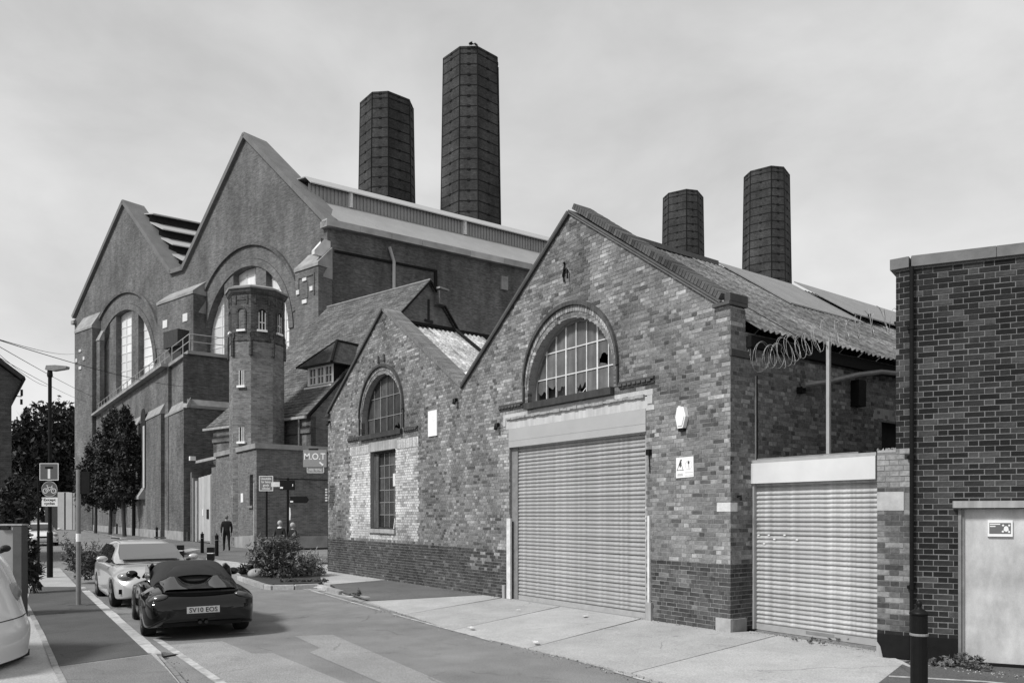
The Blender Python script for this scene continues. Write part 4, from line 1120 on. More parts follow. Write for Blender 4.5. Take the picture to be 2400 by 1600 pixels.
for c in (cs1, cs2):
    for xa, xb in LZ: panes(c, xa-.1, xb+.1, 3 if xa*xb < 0 else 2, rs9)
# arch orders
for c in (cs1, cs2):
    A0, A1 = R(2), R(178)
    for nm, r0, r1, y, mt, k in (('arch_ring', 6.52, 7.12, -.10, 'sbrick', 30), ('arch_ring', 7.16, 8.22, -.06, 'sbrick', 34), ('hood_mould', 8.24, 8.52, -.26, 'sbrick_dark', 34)):
        m = MB(); e0 = R(12) if r1 > 7.5 else A0
        for i in range(k):
            m.wedge(c, zc_, r0, r1, e0+(PI-2*e0)*i/k, e0+(PI-2*e0)*(i+1)/k, y, .05, .3)
        m.build(nm, M[mt], st, uv=True)
# copings along the gables
def s_strip(p, q, y0, y1, n0, n1, name, mat, ex=0.):
    a, b = Vector((p[0], p[1])), Vector((q[0], q[1])); d = (b-a).normalized(); n = Vector((-d.y, d.x))
    if n.y < 0: n = -n
    a = a-d*ex; b = b+d*ex
    m = MB(); m.prism([tuple(a+n*n0), tuple(b+n*n0), tuple(b+n*n1), tuple(a+n*n1)], y0, y1, 'y'); m.build(name, mat, st, uv=True)
for p, q in (((xL, ez+.1), a2), (a2, v2), (v1, a1), (a1, (0.1, ez))): s_strip(p, q, -.28, 2.0, -.12, .28, 'gable_coping', M['scoping'], .1)
s_strip(v2, v1, -.28, 2.0, -.14, .26, 'gable_coping', M['scoping'], 0)
m = MB(); m.box(-.5, .35, -.3, 1.4, ez-.35, ez+.12); m.build('kneeler', M['sstone'], st)
m = MB(); m.box(xL-.3, xL+.5, -.3, 1.4, ez-.75, ez-.35); m.build('kneeler', M['sstone'], st)
# buttresses
def buttress(xa, xb, zt, proj, caph, xa2=None, right=None):
    m = MB(); m.box(xa, xb, -proj, -.001, 0, zt); m.build('buttress', M['sbrick'], st, uv=True)
    m = MB(); m.prism([(-proj-.08, zt+.002), (-.02, zt+.002), (-.02, zt+caph), (-proj-.08, zt+.25)], xa-.06, xb+.06, 'x'); m.build('buttress_cap', M['sstone'], st)
    if right:
        x0, x1, z1 = right
        m = MB(); m.box(x0, x1, -proj*.55, -.001, 0, z1); m.build('buttress', M['sbrick'], st, uv=True)
        m = MB(); m.prism([(-proj*.55-.06, z1), (-.02, z1), (-.02, z1+1.3), (-proj*.55-.06, z1+.1)], x0, x1+.05, 'x'); m.build('buttress_cap', M['sstone'], st)
pj = 1.3
bl, br_ = sf(369, 715, -pj)[0], sf(453, 700, -pj)[0]
buttress(bl, br_, sf(410, 702, -pj)[1], pj, 1.4, right=(br_+.002, sf(463, y=-.7)[0], sf(460, 735, -.7)[1]))
bl2, br2 = sf(692, 655, -pj)[0], sf(746, 655, -pj)[0]
zb2 = sf(720, 630, -pj)[1]
buttress(bl2, br2, zb2, pj, 1.7)
m = MB(); z2 = sf(757, 650, -.8)[1]; m.box(br2+.002, .25, -.8, -.001, 0, z2); m.build('buttress', M['sbrick'], st, uv=True)
m = MB(); m.prism([(-.85, z2), (0, z2), (0, z2+1.6), (-.85, z2+.2)], br2+.05, .3, 'x'); m.build('buttress_cap', M['sstone'], st)
zk0, zk1 = sf(757, 592, -.9)[1], sf(757, 556, -.9)[1]
m = MB(); m.box(br2-.2, .35, -.9, -.001, z2+1.62, zk1); m.build('corner_block', M['sbrick_dark'], st, uv=True)
m = MB(); m.prism([(-1.5, zk0-.2), (-.0, zk0-.2), (-.0, zk1), (-.6, zk1), (-1.5, zk0+.1)], sf(738, y=-1.2)[0], .4, 'x'); m.build('corner_stone', M['sstone_pale'], st)
bl3, br3 = sf(176, 800, -.9)[0], sf(216, 800, -.9)[0]
buttress(bl3, br3, sf(195, 775, -.9)[1], .9, 1.9, right=(br3+.002, br3+.9, sf(225, 805)[1]))
# sunk panels on the buttress faces, crosses of four white stones
def cross(x, z, s, y):
    for dx, dz, w, h in ((0, s, .3, .14), (0, -s, .34, .17), (-s, 0, .22, .2), (s, 0, .22, .2)):
        m = MB(); m.box(x+dx*1-w*s, x+dx+w*s, y-.09, y, z+dz-h*s, z+dz+h*s, .75); m.build('cross_stone', M['sstone_pale'], st)
xq, zq2 = sf(715, 681, -pj); cross(xq, zq2, .85, -pj)
m = MB(); m.box(xq-.38, xq+.38, -pj-.05, -pj, zq2-.62, zq2+.62); m.build('cross_panel', M['sbrick_dark'], st, uv=True)
xq, zq2 = sf(189, 842, -.9); cross(xq, zq2, .95, -.9)
m = MB(); x0, z1 = sf(699, 655, -pj); x1, _ = sf(738, 650, -pj)
for xa, xb, za, zb in ((x0, x0+.12, zq2*0+sf(700, 690, -pj)[1], z1), (x1-.12, x1, sf(738, 690, -pj)[1], z1)): m.box(xa, xb, -pj-.06, -pj, za, zb)
m.box(x0, x1, -pj-.06, -pj, z1, z1+.15); m.build('panel_frame', M['sbrick_dark'], st, uv=True)
for u, v in ((387.5, 759.5), (434.5, 744)):
    x, z = sf(u, v, -pj); m = MB(); m.box(x-.42, x+.42, -pj-.05, -pj, z-.36, z+.36); m.build('white_plaque', M['sstone_pale'], st)
# dark hooded hatch on the middle buttress
x0, z1 = sf(388, 785, -pj-.9); x1, z0 = sf(421, 812, -pj-.9)
m = MB(); m.box(x0, x1, -pj-1.1, -pj, z0+.1, z1+.2); m.prism([(x0, z0+.1), (x0+.9, z0-1.1), (x1-.2, z0-1.1), (x1, z0+.1)], -pj-.7, -pj, 'y'); m.build('hooded_hatch', M['darkwood'], st)
m = MB(); xd = sf(405, y=-pj)[0]; m.box(xd-.3, xd+.45, -pj-.02, -pj, sf(405, 838, -pj)[1], z0-.2); m.build('hatch_door', M['dark'], st)
# long side wall running back, with its string, scars and pipe
DL = 118
def sk(x, y, z): return (x + SKX*y, y, z)
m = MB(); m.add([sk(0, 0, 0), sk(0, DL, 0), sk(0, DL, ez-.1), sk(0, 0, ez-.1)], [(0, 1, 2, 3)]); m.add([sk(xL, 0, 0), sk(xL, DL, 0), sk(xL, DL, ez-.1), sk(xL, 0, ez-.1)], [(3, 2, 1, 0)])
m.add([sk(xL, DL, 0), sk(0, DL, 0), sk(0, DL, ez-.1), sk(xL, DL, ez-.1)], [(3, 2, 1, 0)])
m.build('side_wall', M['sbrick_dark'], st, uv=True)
def side(u, v, off=0.):
    """survey on the skewed side wall: distance y and height"""
    d = Vector(((u-CX)/FOC, 1)); a = S.o + S.x*off; sd_ = (S.x*SKX + S.y)
    n = Vector((-sd_.y, sd_.x)); t = a.dot(n)/d.dot(n); p = d*t - S.o
    return p.dot(S.y), EYE + (HY-v)/FOC*t
def sbox(y0, y1, z0, z1, o0, o1, name, mat, tone=.3):
    m = MB(); q = [sk(o0, y0, z0), sk(o1, y0, z0), sk(o1, y1, z0), sk(o0, y1, z0)]; m.add(q + [(p[0], p[1], z1) for p in q], [(0,1,5,4),(1,2,6,5),(2,3,7,6),(3,0,4,7),(4,5,6,7),(3,2,1,0)], tone)
    return m.build(name, mat, st, uv=True)
ga = side(770, 521); gb = side(1248, 624)
GZ = ga[1]
k = 0; y = -.3
rr = random.Random(51)
while y < DL:
    ln = rr.uniform(2, 4.5); sbox(y, min(y+ln, DL)-.03, GZ-.40+rr.uniform(-.02, .02), GZ+.12, -.2, .45, 'gutter_length', plain('gutter_%d' % k, rr.choice((.3, .36, .42, .62, .34)), .7, .25, 1, .1)); y += ln; k += 1
ya_, za_ = side(783, 588); yb_, zb_ = side(1020, 633)
sbox(ya_, yb_, za_-.1, za_+.08, -.02, .12, 'string_course', M['blackmatt'])
sbox(yb_-.12, yb_+.12, za_-1.5, za_+.08, -.02, .1, 'string_course', M['blackmatt'])
yp, zp = side(920, 615); ytop, ztop_ = side(910, 580)
m = MB(); m.tube([sk(.18, yp, 5), sk(.18, yp, zp), sk(.15, ytop, ztop_)], .14, 8); m.build('side_pipe', M['galv'], st)
y_, z_ = side(1180, 665); sbox(y_-.3, y_+.35, z_-.55, z_+.65, 0, .15, 'side_plate', M['sstone'])
# roof: lower sheet, clerestory wall with ribs, cap
def on(f, base=(0., GZ), top=a1): return (base[0]+(top[0]-base[0])*f, base[1]+(top[1]-.5-base[1])*f)
xm, zm = -4.1, 27.62; zw = 28.85; zcap = 29.5
ROOF = plain('station_roof_sheet', .30, .5, .1, .6, .05, spec=.4, streak=.1)
CAP = plain('station_roof_cap', .40, .45, .05, .6, .03, spec=.4)
RIB = plain('ribbed_cladding', .28, .6, .12, 1, .05)
def sloped(x0, z0, x1, z1, ya, yb, name, mat, th=.06, parent=st):
    m = MB(); q = [sk(x0, ya, z0), sk(x0, yb, z0), sk(x1, yb, z1), sk(x1, ya, z1)]
    m.add(q + [(p[0], p[1], p[2]-th) for p in q], [(0, 1, 2, 3), (7, 6, 5, 4), (0, 4, 5, 1), (1, 5, 6, 2), (2, 6, 7, 3), (3, 7, 4, 0)])
    return m.build(name, mat, parent, uv=True)
y = 1.3; bay = 10.6; i = 0
y0s = side(819, 490, xm)[0]
yy = [1.0] + [y0s + k*bay for k in range(11)]
for i in range(len(yy)-1):
    sloped(.35, GZ+.05, xm, zm, yy[i], yy[i+1]-.02, 'roof_sheet', ROOF)
    q = MB(); nr_ = int((yy[i+1]-yy[i])/.30)
    for j in range(nr_):
        ya = yy[i] + (yy[i+1]-yy[i])*j/nr_; w = (yy[i+1]-yy[i])/nr_
        q.add([sk(xm+.02, ya, zm), sk(xm+.02, ya+w*.6, zm), sk(xm+.02, ya+w*.6, zw), sk(xm+.02, ya, zw)], [(0, 1, 2, 3)])
        q.add([sk(xm-.02, ya+w*.6, zm), sk(xm-.02, ya+w, zm), sk(xm-.02, ya+w, zw), sk(xm-.02, ya+w*.6, zw)], [(0, 1, 2, 3)])
        q.add([sk(xm+.02, ya+w*.6, zm), sk(xm-.02, ya+w*.6, zm), sk(xm-.02, ya+w*.6, zw), sk(xm+.02, ya+w*.6, zw)], [(0, 1, 2, 3)])
    q.build('clerestory_panel', RIB, st)
    if i: sbox(yy[i]-.1, yy[i]+.1, zm-.05, zw, xm, xm+.3, 'clerestory_post', M['offwhite'])
    sloped(xm+.38, zw+.0, xm-.35, zcap, yy[i], yy[i+1]-.015, 'roof_cap', CAP, .1)
    sloped(xm-.35, zcap, a1[0], zcap+.6, yy[i], yy[i+1]-.015, 'roof_top', ROOF, .1)
sloped(v1[0], v1[1]-1, a1[0], zcap+.5, 1.3, 110, 'roof_back', ROOF, .1)
# stepped louvred roof of the other hall, seen in the valley
bx0, bz0_ = v2[0]+.3, v2[1]-.2; tx, tz = a2[0]+2.2, sf(348, 517, 1.3)[1]+.6
N_ = 4
for k in range(N_):
    f0, f1 = k/N_, (k+1)/N_
    xa, za = bx0+(tx-bx0)*f0, bz0_+(tz-bz0_)*f0; xb, zb = bx0+(tx-bx0)*(f0+.25/1), 0
    xb = bx0+(tx-bx0)*f1; zb = bz0_+(tz-bz0_)*f1
    sloped(xa+.9, za-.1, xb+.1, zb-.75, 1.3, 60, 'louvre_sheet', CAP, .12)
    m = MB(); m.add([sk(xb+.1, 1.3, zb-.8), sk(xb+.1, 60, zb-.8), sk(xb+.1, 60, zb+.1), sk(xb+.1, 1.3, zb+.1)], [(0, 1, 2, 3)]); m.build('louvre_gap', M['dark'], st)
sloped(tx+.9, tz-.05, a2[0]-.2, tz+.7, 1.3, 60, 'roof_cap', CAP, .12)
sloped(xL, ez, a2[0], tz+.6, 1.3, 110, 'roof_back', ROOF, .1)
# ------------------------------------------------------------------ chimneys
M['cbrick'] = brickmat('chimney_brick', .07, .034, .06, .23, .078, .01, .5, .15, .35, .4, .5)
def chimney(u, Y, ztop_, lab, rot=0.):
    p = at(u, Y); o = empty('tall_chimney', p, rot, lab, 'chimney', 'octagonal chimneys of the power station')
    base = [(1.28, -4), (4, -1.28), (4, 1.28), (1.28, 4), (-1.28, 4), (-4, 1.28), (-4, -1.28), (-1.28, -4)]
    sc = lambda z: 1 + (ztop_-z)/ztop_*.27
    def ring(z, s=1.0): return [(x*sc(z)*s, y*sc(z)*s, z) for x, y in base]
    m = MB(); zs = [0, ztop_*.5, ztop_]; vs = [q for z in zs for q in ring(z)]; n = 8
    fs = [(i*n+j, i*n+(j+1)%n, (i+1)*n+(j+1)%n, (i+1)*n+j) for i in range(2) for j in range(n)]
    ins = [(x*.8, y*.8, z) for x, y, z in ring(ztop_)]; vs += ins
    b = 3*n; fs += [(2*n+j, 2*n+(j+1)%n, b+(j+1)%n, b+j) for j in range(n)]
    low = [(x*.8, y*.8, ztop_-4) for x, y, z in ring(ztop_)]; vs += low
    fs += [(b+j, b+(j+1)%n, b+n+(j+1)%n, b+n+j) for j in range(n)] + [tuple(range(b+n, b+2*n))]
    m.add(vs, fs); m.build('shaft', M['cbrick'], o, uv=True)
    z = ztop_-.25; k = 0; bolts = MB()
    while z > ztop_-34:
        m = MB(); h = .16
        lo, hi = ring(z-h, 1.004), ring(z, 1.004)
        m.add(lo+hi, [(j, (j+1)%8, (j+1)%8+8, j+8) for j in range(8)] + [(0,1,2,3,4,5,6,7)[::-1], tuple(range(8, 16))]); m.build('iron_band', M['blackmatt'], o)
        for j in range(8):
            a, b2 = Vector(lo[j]), Vector(lo[(j+1)%8]); c = (a+b2)/2; d = (b2-a).normalized(); nn = Vector((d.y, -d.x, 0))
            q = [c-d*.2, c+d*.2, c+d*.2+nn*.07, c-d*.2+nn*.07]
            bolts.add([v-Vector((0, 0, .06)) for v in q] + [v+Vector((0, 0, .22)) for v in q], [(0,1,5,4),(1,2,6,5),(2,3,7,6),(3,0,4,7),(4,5,6,7),(3,2,1,0)])
        z -= .75 if k == 0 else 1.53; k += 1
    for j in range(8):                                      # iron angles up the arrises
        m = MB(); a, b2 = Vector(ring(ztop_-36)[j]), Vector(ring(ztop_-.1)[j]); m.tube([a, b2], .085, 6); m.build('corner_iron', M['blackmatt'], o)
    bolts.build('band_couplings', M['blackmatt'], o, kind='stuff')
    return o
c1 = chimney(1104, 115, EYE+1096/FOC*111, 'tallest-looking banded octagonal chimney with weeds growing on its top', R(-2))
chimney(907, 123, EYE+990/FOC*119, 'banded octagonal chimney left of the tallest one behind the long roof', R(-6))
chimney(1601, 163.6, EYE+761/FOC*159.5, 'banded octagonal chimney seen over the right slope of the warehouse gable', R(14))
chimney(1797, 147, EYE+815/FOC*143, 'rightmost banded octagonal chimney standing over the warehouse roof', R(10))
# ------------------------------------------------------------------ walkway block along the street
b0 = at(427, 51)
BK = Frame(b0.x, b0.y, vpx=-106); kf = BK.fx
bk = BK.empty('walkway_block', label='long low brick block with a railed walkway along the foot of the power station', cat='building')
tz0 = kf(430, 826)[1]; xe = kf(208)[0]
lz = kf(425, 945)[1]
x1_, x2_ = kf(385)[0], kf(377)[0]
def bkbox(a, b, y0, y1, z0, z1, name, mat): m = MB(); m.box(a, b, y0, y1, z0, z1); return m.build(name, mat, bk, uv=True)
bkbox(xe, 0, .5, 11, 0, tz0, 'core_wall', M['sbrick'])
BKD = M['sbrick_dark']
bkbox(xe, x1_, .26, .498, 0, tz0, 'proud_wall', M['sbrick'])
bkbox(xe, x2_, 0, .258, 0, lz, 'proud_wall', M['sbrick'])
bkbox(x2_+.02, .12, .3, .495, 0, lz-.3, 'proud_wall', M['sbrick'])
bkbox(.002, .14, .06, 11, 0, lz-.3, 'return_wall', BKD)
bkbox(.003, .03, .06, 11, lz, tz0, 'return_wall', BKD)
for nm, a, b, ya, yb, z, h, mt in (('parapet_coping', xe, x1_-.1, -.2, .7, tz0, .22, 'sstone'), ('parapet_coping', x1_-.1, .2, .3, 11, tz0+.003, .22, 'sstone'), ):
    bkbox(a, b, ya, yb, z, z+h, nm, M[mt])
m = MB(); m.prism([(-.06, lz), (.258, lz), (.258, lz+.75), (-.06, lz+.1)], xe, x2_+.04, 'x'); m.build('weathering', M['sstone'], bk)
m = MB(); m.prism([(.24, lz-.3), (.495, lz-.3), (.495, lz+.4), (.24, lz-.15)], x2_+.05, .2, 'x'); m.build('weathering', M['sstone'], bk)
m = MB(); m.prism([(.002, lz-.3), (.2, lz-.3), (.2, lz-.1), (.03, lz+.3), (.002, lz+.3)], .3, 11, 'y'); m.build('weathering', M['sstone'], bk)
for xa, xb, y in ((xe, x2_+.02, -.05), (x2_+.03, .16, .25)): bkbox(xa, xb, y, y+.045, 0, .62, 'plinth', M['sstone'])
# tall slot window with its round head and a further buttress step
xw0, xw1 = kf(331)[0], kf(342)[0]
zz0, zz1 = kf(337, 1143)[1], kf(337, 955)[1]
m = MB(); m.prism([(xw0, zz0), (xw1, zz0), (xw1, zz1-1)] + arc((xw0+xw1)/2, zz1-1, (xw1-xw0)/2, 0, PI, 8)[1:], -.06, -.001, 'y'); m.build('slot_recess', M['dark'], bk)
m = MB(); m.box(xw1-.75, xw1-.1, -.1, -.061, zz0, zz1-1.5); m.build('slot_window', plain('slot_glass', .6, .3, .1, 1, 0), bk)
m = MB(); m.prism([(-.001, zz0-.9), (-.5, zz0-.9), (-.5, zz0-.7), (-.001, zz0+.1)], xw0-2.2, xw1-.2, 'x'); m.build('stone_hood', M['sstone'], bk)
# railing on the walkway
rl = BK.empty('walkway_railing', 0, 0, tz0+.22, label='thin grey railing along the top of the walkway parapet', cat='railing')
xr = kf(430)[0]-.4
for h in (.55, 1.05):
    m = MB(); m.tube([(xe+1, .35, h), (x1_, .35, h)], .03, 6); m.build('rail', M['galv'], rl)
    m = MB(); m.tube([(x1_, .5, h+.15), (-.2, .5, h+.15), (-.2, 11, h+.15)], .03, 6); m.build('rail', M['galv'], rl)
x = xe+1; i = 0
while x < x1_: m = MB(); m.tube([(x, .35, 0), (x, .35, 1.05)], .028, 6); m.build('post', M['galv'], rl); x += 1.9
for x, y in ((x1_+.1, .5), (-2, .5), (-.2, .5), (-.2, 3.5), (-.2, 7), (-.2, 10.5)): m = MB(); m.tube([(x, y, 0), (x, y, 1.2)], .028, 6); m.build('post', M['galv'], rl)
# black rain pipe on the return
dp = BK.empty('rain_pipe', .2, 3.2, 0, label='dark rain pipe on the shaded return wall above the tall gate', cat='drainpipe')
m = MB(); m.tube([(0, 0, 2), (0, 0, tz0-.5)], .06, 8); m.build('pipe', M['blackmatt'], dp)
# ------------------------------------------------------------------ low front building with its corner, between gate and side street
f0 = at(601, 39.3)
FW = Frame(f0.x, f0.y, vpx=-90); ff = FW.fx
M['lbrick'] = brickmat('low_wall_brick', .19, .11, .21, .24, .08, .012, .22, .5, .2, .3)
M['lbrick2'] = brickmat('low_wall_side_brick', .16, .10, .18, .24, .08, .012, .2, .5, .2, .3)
lw = FW.empty('corner_wall', label='brick corner wall with stone coping in front of the turret', cat='wall')
cz1 = ff(602, 1050)[1]; xg = ff(506)[0]
def box_(p, a, b, y0, y1, z0, z1, name, mat): m = MB(); m.box(a, b, y0, y1, z0, z1); return m.build(name, mat, p, uv=True)
xs0, xs1 = ff(585)[0], ff(593)[0]; zs0, zs1 = ff(589, 1184)[1], ff(589, 1112)[1]
m = MB(); m.panel([[(xg, 0), (0, 0), (0, cz1), (xg, cz1)], [(xs0, zs0), (xs1, zs0), (xs1, zs1), (xs0, zs1)]], 0, .4); m.build('front_wall', M['lbrick'], lw, uv=True)
m = MB(); m.box(xs0, xs1, .25, .3, zs0, zs1); m.build('slot_window', M['dark'], lw)
m = MB(); m.box(xs1-.09, xs1-.02, .1, .24, zs0, zs1); m.build('window_frame', M['offwhite'], lw)
m = MB(); m.box(xs0-.08, xs1+.1, -.09, .05, zs0-.13, zs0-.01); m.build('window_sill', M['steel'], lw)
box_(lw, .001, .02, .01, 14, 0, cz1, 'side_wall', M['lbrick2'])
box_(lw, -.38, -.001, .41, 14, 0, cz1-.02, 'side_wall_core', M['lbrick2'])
for a, b, y0, y1 in ((xg-.1, .12, -.10, .5), (-.45, .121, .502, 14)): box_(lw, a, b, y0, y1, cz1+.003, cz1+.26, 'stone_coping', M['sstone'])
xb0 = ff(542)[0]
m = MB(); m.prism([(xb0, 0), (-.0, 0), (.09, .0), (.09, .72), (xb0, .52)], -.14, -.003, 'y'); m.build('plinth_stone', M['sstone'], lw)
box_(lw, .02, .16, -.003, 14, 0, .62, 'plinth_stone', M['sstone'])
box_(lw, -.32, -.28, -.05, -.003, .6, 3.4, 'white_strip', M['offwhite'])
x, z = ff(568, 1166); box_(lw, x-.2, x+.2, -.03, -.003, z-.24, z+.24, 'white_plaque', M['white'])
box_(lw, .001, .045, .5, 14, 3.62, 3.66, 'cable_run', M['blackmatt'])
# tall gate between the block and the corner wall
gx = ff(454)[0]; gx2 = ff(488)[0]; gzt = ff(470, 1116)[1]
gt = FW.empty('tall_gate', gx, .3, 0, label='tall pale boarded gate between dark piers beside the corner wall', cat='gate')
nb = 5; wgt = gx2-gx
for i in range(nb): m = MB(); m.box(wgt*i/nb+.012, wgt*(i+1)/nb-.012, 0, .05, .12, gzt+.12*i/nb, .5); m.build('board', plain('gate_board_%d' % i, (.44, .47, .41, .46, .43)[i], .7, .1, 2, .1, streak=.15), gt)
m = MB(); m.box(0, wgt, .055, .1, .14, gzt-.05, .2); m.build('backing', M['steel'], gt)
m = MB(); m.box(-.02, wgt+.02, -.02, .08, .02, .115, .3); m.build('bottom_rail', M['steel'], gt)
m = MB(); m.box(wgt*.58, wgt*.72, -.03, -.0, 1.5, 2.1, .05); m.build('lock_plate', M['blackmatt'], gt)
m = MB(); m.box(wgt*.30, wgt*.36, -.03, 0, 1.7, 2.1, .05); m.build('notice_strip', M['white'], gt)
gp_ = FW.empty('gate_piers', gx, .1, 0, label='dark posts and beam framing the tall pale gate, a floodlight on top', cat='gateway')
m = MB(); m.box(-.9, -.55, 0, .6, 0, gzt, .3); m.build('post', M['steel'], gp_)
m = MB(); m.box(-1.35, -.95, 0, .6, 0, gzt+.4, .3); m.build('pier', M['lbrick2'], gp_, uv=True)
m = MB(); m.box(-.52, -.02, .1, .5, 0, gzt-.2, .3); m.build('post', M['concrete'], gp_)
m = MB(); m.box(wgt+.05, wgt+.35, .0, .5, 0, gzt, .3); m.build('post', M['steel'], gp_)
m = MB(); m.box(wgt+.37, xg-gx+.05, .0, .6, 0, gzt+.45, .3); m.build('pier', M['lbrick2'], gp_, uv=True)
m = MB(); m.box(-.5, xg-gx, .1, .4, gzt+.95, gzt+1.12, .4); m.build('beam', M['concrete'], gp_)
m = MB(); m.box(wgt-.05, xg-gx, .42, .55, gzt+.2, gzt+.94, .3); m.build('panel', M['steel'], gp_)
m = MB(); m.box(-.45, wgt, 3.0, 3.2, gzt-.5, gzt+.92, .02); m.build('dark_back', M['dark'], gp_)
m = MB(); m.box(-.62, -.3, -.25, .1, gzt+1.13, gzt+1.4, .8); m.build('floodlight', M['white'], gp_)
# ------------------------------------------------------------------ tiled house
h0 = at(723, 42.6)
H = Frame(h0.x, h0.y, vpx=-1050)
yr, zr = H.sx(1004, 660, 0); he = H.fx(723, 975)[1]; hl_ = H.fx(774, 715, yr)[0]
M['tile'] = brickmat('clay_tile', .18, .10, .05, .24, .13, .008, .4, 1.2, .3, .45, .8)
hs = H.empty('tiled_house', label='brick house with a long steep tiled roof and a dormer, between turret and warehouse', cat='house')
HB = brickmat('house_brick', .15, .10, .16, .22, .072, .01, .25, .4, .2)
m = MB(); m.panel([[(hl_, 0), (0, 0), (0, he), (hl_, he)]], 0.15, .5); m.build('front_wall', M['lbrick'], hs, uv=True)
def flare(f): return (yr*f, he + (zr-he)*f)
gpts = [(.15, 0), (2*yr-.15, 0), (2*yr-.15, he), (yr, zr-.15), (.15, he)]
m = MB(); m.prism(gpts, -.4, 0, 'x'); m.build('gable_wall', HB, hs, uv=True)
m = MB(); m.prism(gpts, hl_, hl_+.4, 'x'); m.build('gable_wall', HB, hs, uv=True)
# roof in tile courses: each course a real step
sl_ = math.hypot(yr, zr-he); nco = 46
for side_ in (0, 1):
    m = MB(); th = .035
    for i in range(nco):
        f0_, f1_ = i/nco, (i+1.15)/nco; kick = lambda f: .35*max(0, .16-f)**1.0*1.2 if f < .16 else 0
        ya, za = yr*f0_ - kick(f0_)*2.2, he + (zr-he)*f0_ + kick(f0_)*.6
        yb2, zb2 = yr*f1_ - kick(f1_)*2.2, he + (zr-he)*min(f1_, 1.0) + kick(f1_)*.6
        if f1_ > 1: yb2 = yr
        if side_: ya, yb2 = 2*yr-ya, 2*yr-yb2
        nn = th
        q = [(hl_-.3, ya, za+.09), (.22, ya, za+.09), (.22, yb2, zb2+.04), (hl_-.3, yb2, zb2+.04)]
        if side_: m.add(q, [(3, 2, 1, 0)])
        else: m.add(q, [(0, 1, 2, 3)])
        q2 = [(hl_-.3, ya, za), (.22, ya, za), (.22, ya, za+.09), (hl_-.3, ya, za+.09)]
        m.add(q2, [(0, 1, 2, 3)] if not side_ else [(3, 2, 1, 0)])
    m.build('roof', M['tile'], hs, uv=True)
m = MB(); m.tube([(hl_-.3, yr, zr+.06), (.22, yr, zr+.06)], .11, 6); m.build('ridge_tile', plain('ridge_clay', .2, .9, .3, 3), hs)
for s_ in (0, 1):
    m = MB(); y0_, y1_ = (-.25, yr) if not s_ else (2*yr+.25, yr)
    m.prism([(y0_, he-.12), (y1_, zr-.06), (y1_, zr+.10), (y0_, he+.04)], .16, .25, 'x'); m.build('bargeboard', M['blackmatt'], hs)
m = MB(); m.box(hl_-.3, .2, -.42, -.28, he-.16, he-.02); m.build('gutter', M['concrete'], hs)
m = MB(); m.box(hl_, 0, .06, .15, he-.9, he-.62); m.build('wall_band', M['lbrick2'], hs, uv=True)
x = H.fx(700)[0]; m = MB(); m.tube([(x, .02, 0), (x, .02, he-.1)], .06, 8); m.build('rain_pipe', M['steel'], hs)
x, z = H.sx(1004, 730, 0)[0], H.sx(1004, 727, 0)[1]
m = MB(); m.box(.0, .05, yr-.08, yr+.08, z-.7, z+.7); m.box(.0, .06, yr-.35, yr+.4, z-.8, z-.62); m.build('gable_slit', M['dark'], hs)
# low stack behind the ridge
m = MB(); m.box(-.6, .5, yr+.55, yr+1.25, zr-1.4, zr-.42); m.build('stack', HB, hs, uv=True)
m = MB(); m.box(-.7, .6, yr+.45, yr+1.35, zr-.418, zr-.3); m.build('stack_cap', M['sstone'], hs)
# dormer
yd = None; best = 9e9                                       # distance up the roof at which the dormer front stands
for i in range(200):
    f = .05 + .6*i/200; zz_ = H.fx(748, 903, yr*f)[1]; e = abs(zz_ - (he+(zr-he)*f))
    if e < best: best, yd = e, yr*f
d0, dz0 = H.fx(725, 905, yd); d1, _ = H.fx(781, 897, yd); dz0 -= .1
dzt = H.fx(753, 858, yd)[1]
dm = empty('dormer', (0, 0, 0), 0, parent=hs)
m = MB(); m.box(d0, d1, yd+.02, yd+.08, dz0, dzt); m.build('dark_glass', glass('dormer_glass', .05, .15), dm)
m = MB()
for i in range(4): x = d0+(d1-d0)*i/3; m.box(x-.09, x+.09, yd-.06, yd+.02, dz0, dzt)
m.box(d0, d1, yd-.055, yd+.015, dz0, dz0+.16); m.box(d0, d1, yd-.055, yd+.015, dzt-.1, dzt)
for i in range(3):
    xa, xb = d0+(d1-d0)*i/3, d0+(d1-d0)*(i+1)/3; m.box((xa+xb)/2-.03, (xa+xb)/2+.03, yd-.03, yd+.018, dz0, dzt)
    m.box(xa, xb, yd-.028, yd+.016, (dz0+dzt)/2-.03, (dz0+dzt)/2+.03)
m.build('window_frame', M['white'], dm)
m = MB(); m.box(d0-.2, d1+.1, yd-.25, yd, dz0-.14, dz0-.02); m.build('window_sill', M['white'], dm)
for xa, xb in ((d0-.1, d0-.0), (d1, d1+.1)): m = MB(); m.box(xa, xb, yd-.05, yd+2.6, dz0-.4, dzt); m.build('dormer_cheek', M['blackmatt'], dm)
rz_ = H.fx(766, 806, yd+1.2)[1]; ov = .55; xc = (d0+d1)/2
DT = brickmat('dormer_tile', .075, .045, .03, .17, .12, .006, .25, .4, .2, .3)
A, B_, C_, D_ = (d0-ov, yd-ov, dzt), (d1+ov, yd-ov, dzt), (d1+ov, yd+3.2, dzt), (d0-ov, yd+3.2, dzt)
E_, F_ = (xc+.2, yd+1.0, rz_), (xc+.2, yd+3.4, rz_)
m = MB(); m.add([A, B_, C_, D_, E_, F_], [(0, 1, 4), (1, 2, 5, 4), (3, 0, 4, 5), (0, 3, 2, 1)]); m.build('dormer_roof', DT, dm, uv=True)
m = MB(); m.tube([B_, E_], .09, 6); m.tube([A, E_], .06, 6); m.tube([E_, F_], .09, 6); m.build('hip_tile', M['blackmatt'], dm)
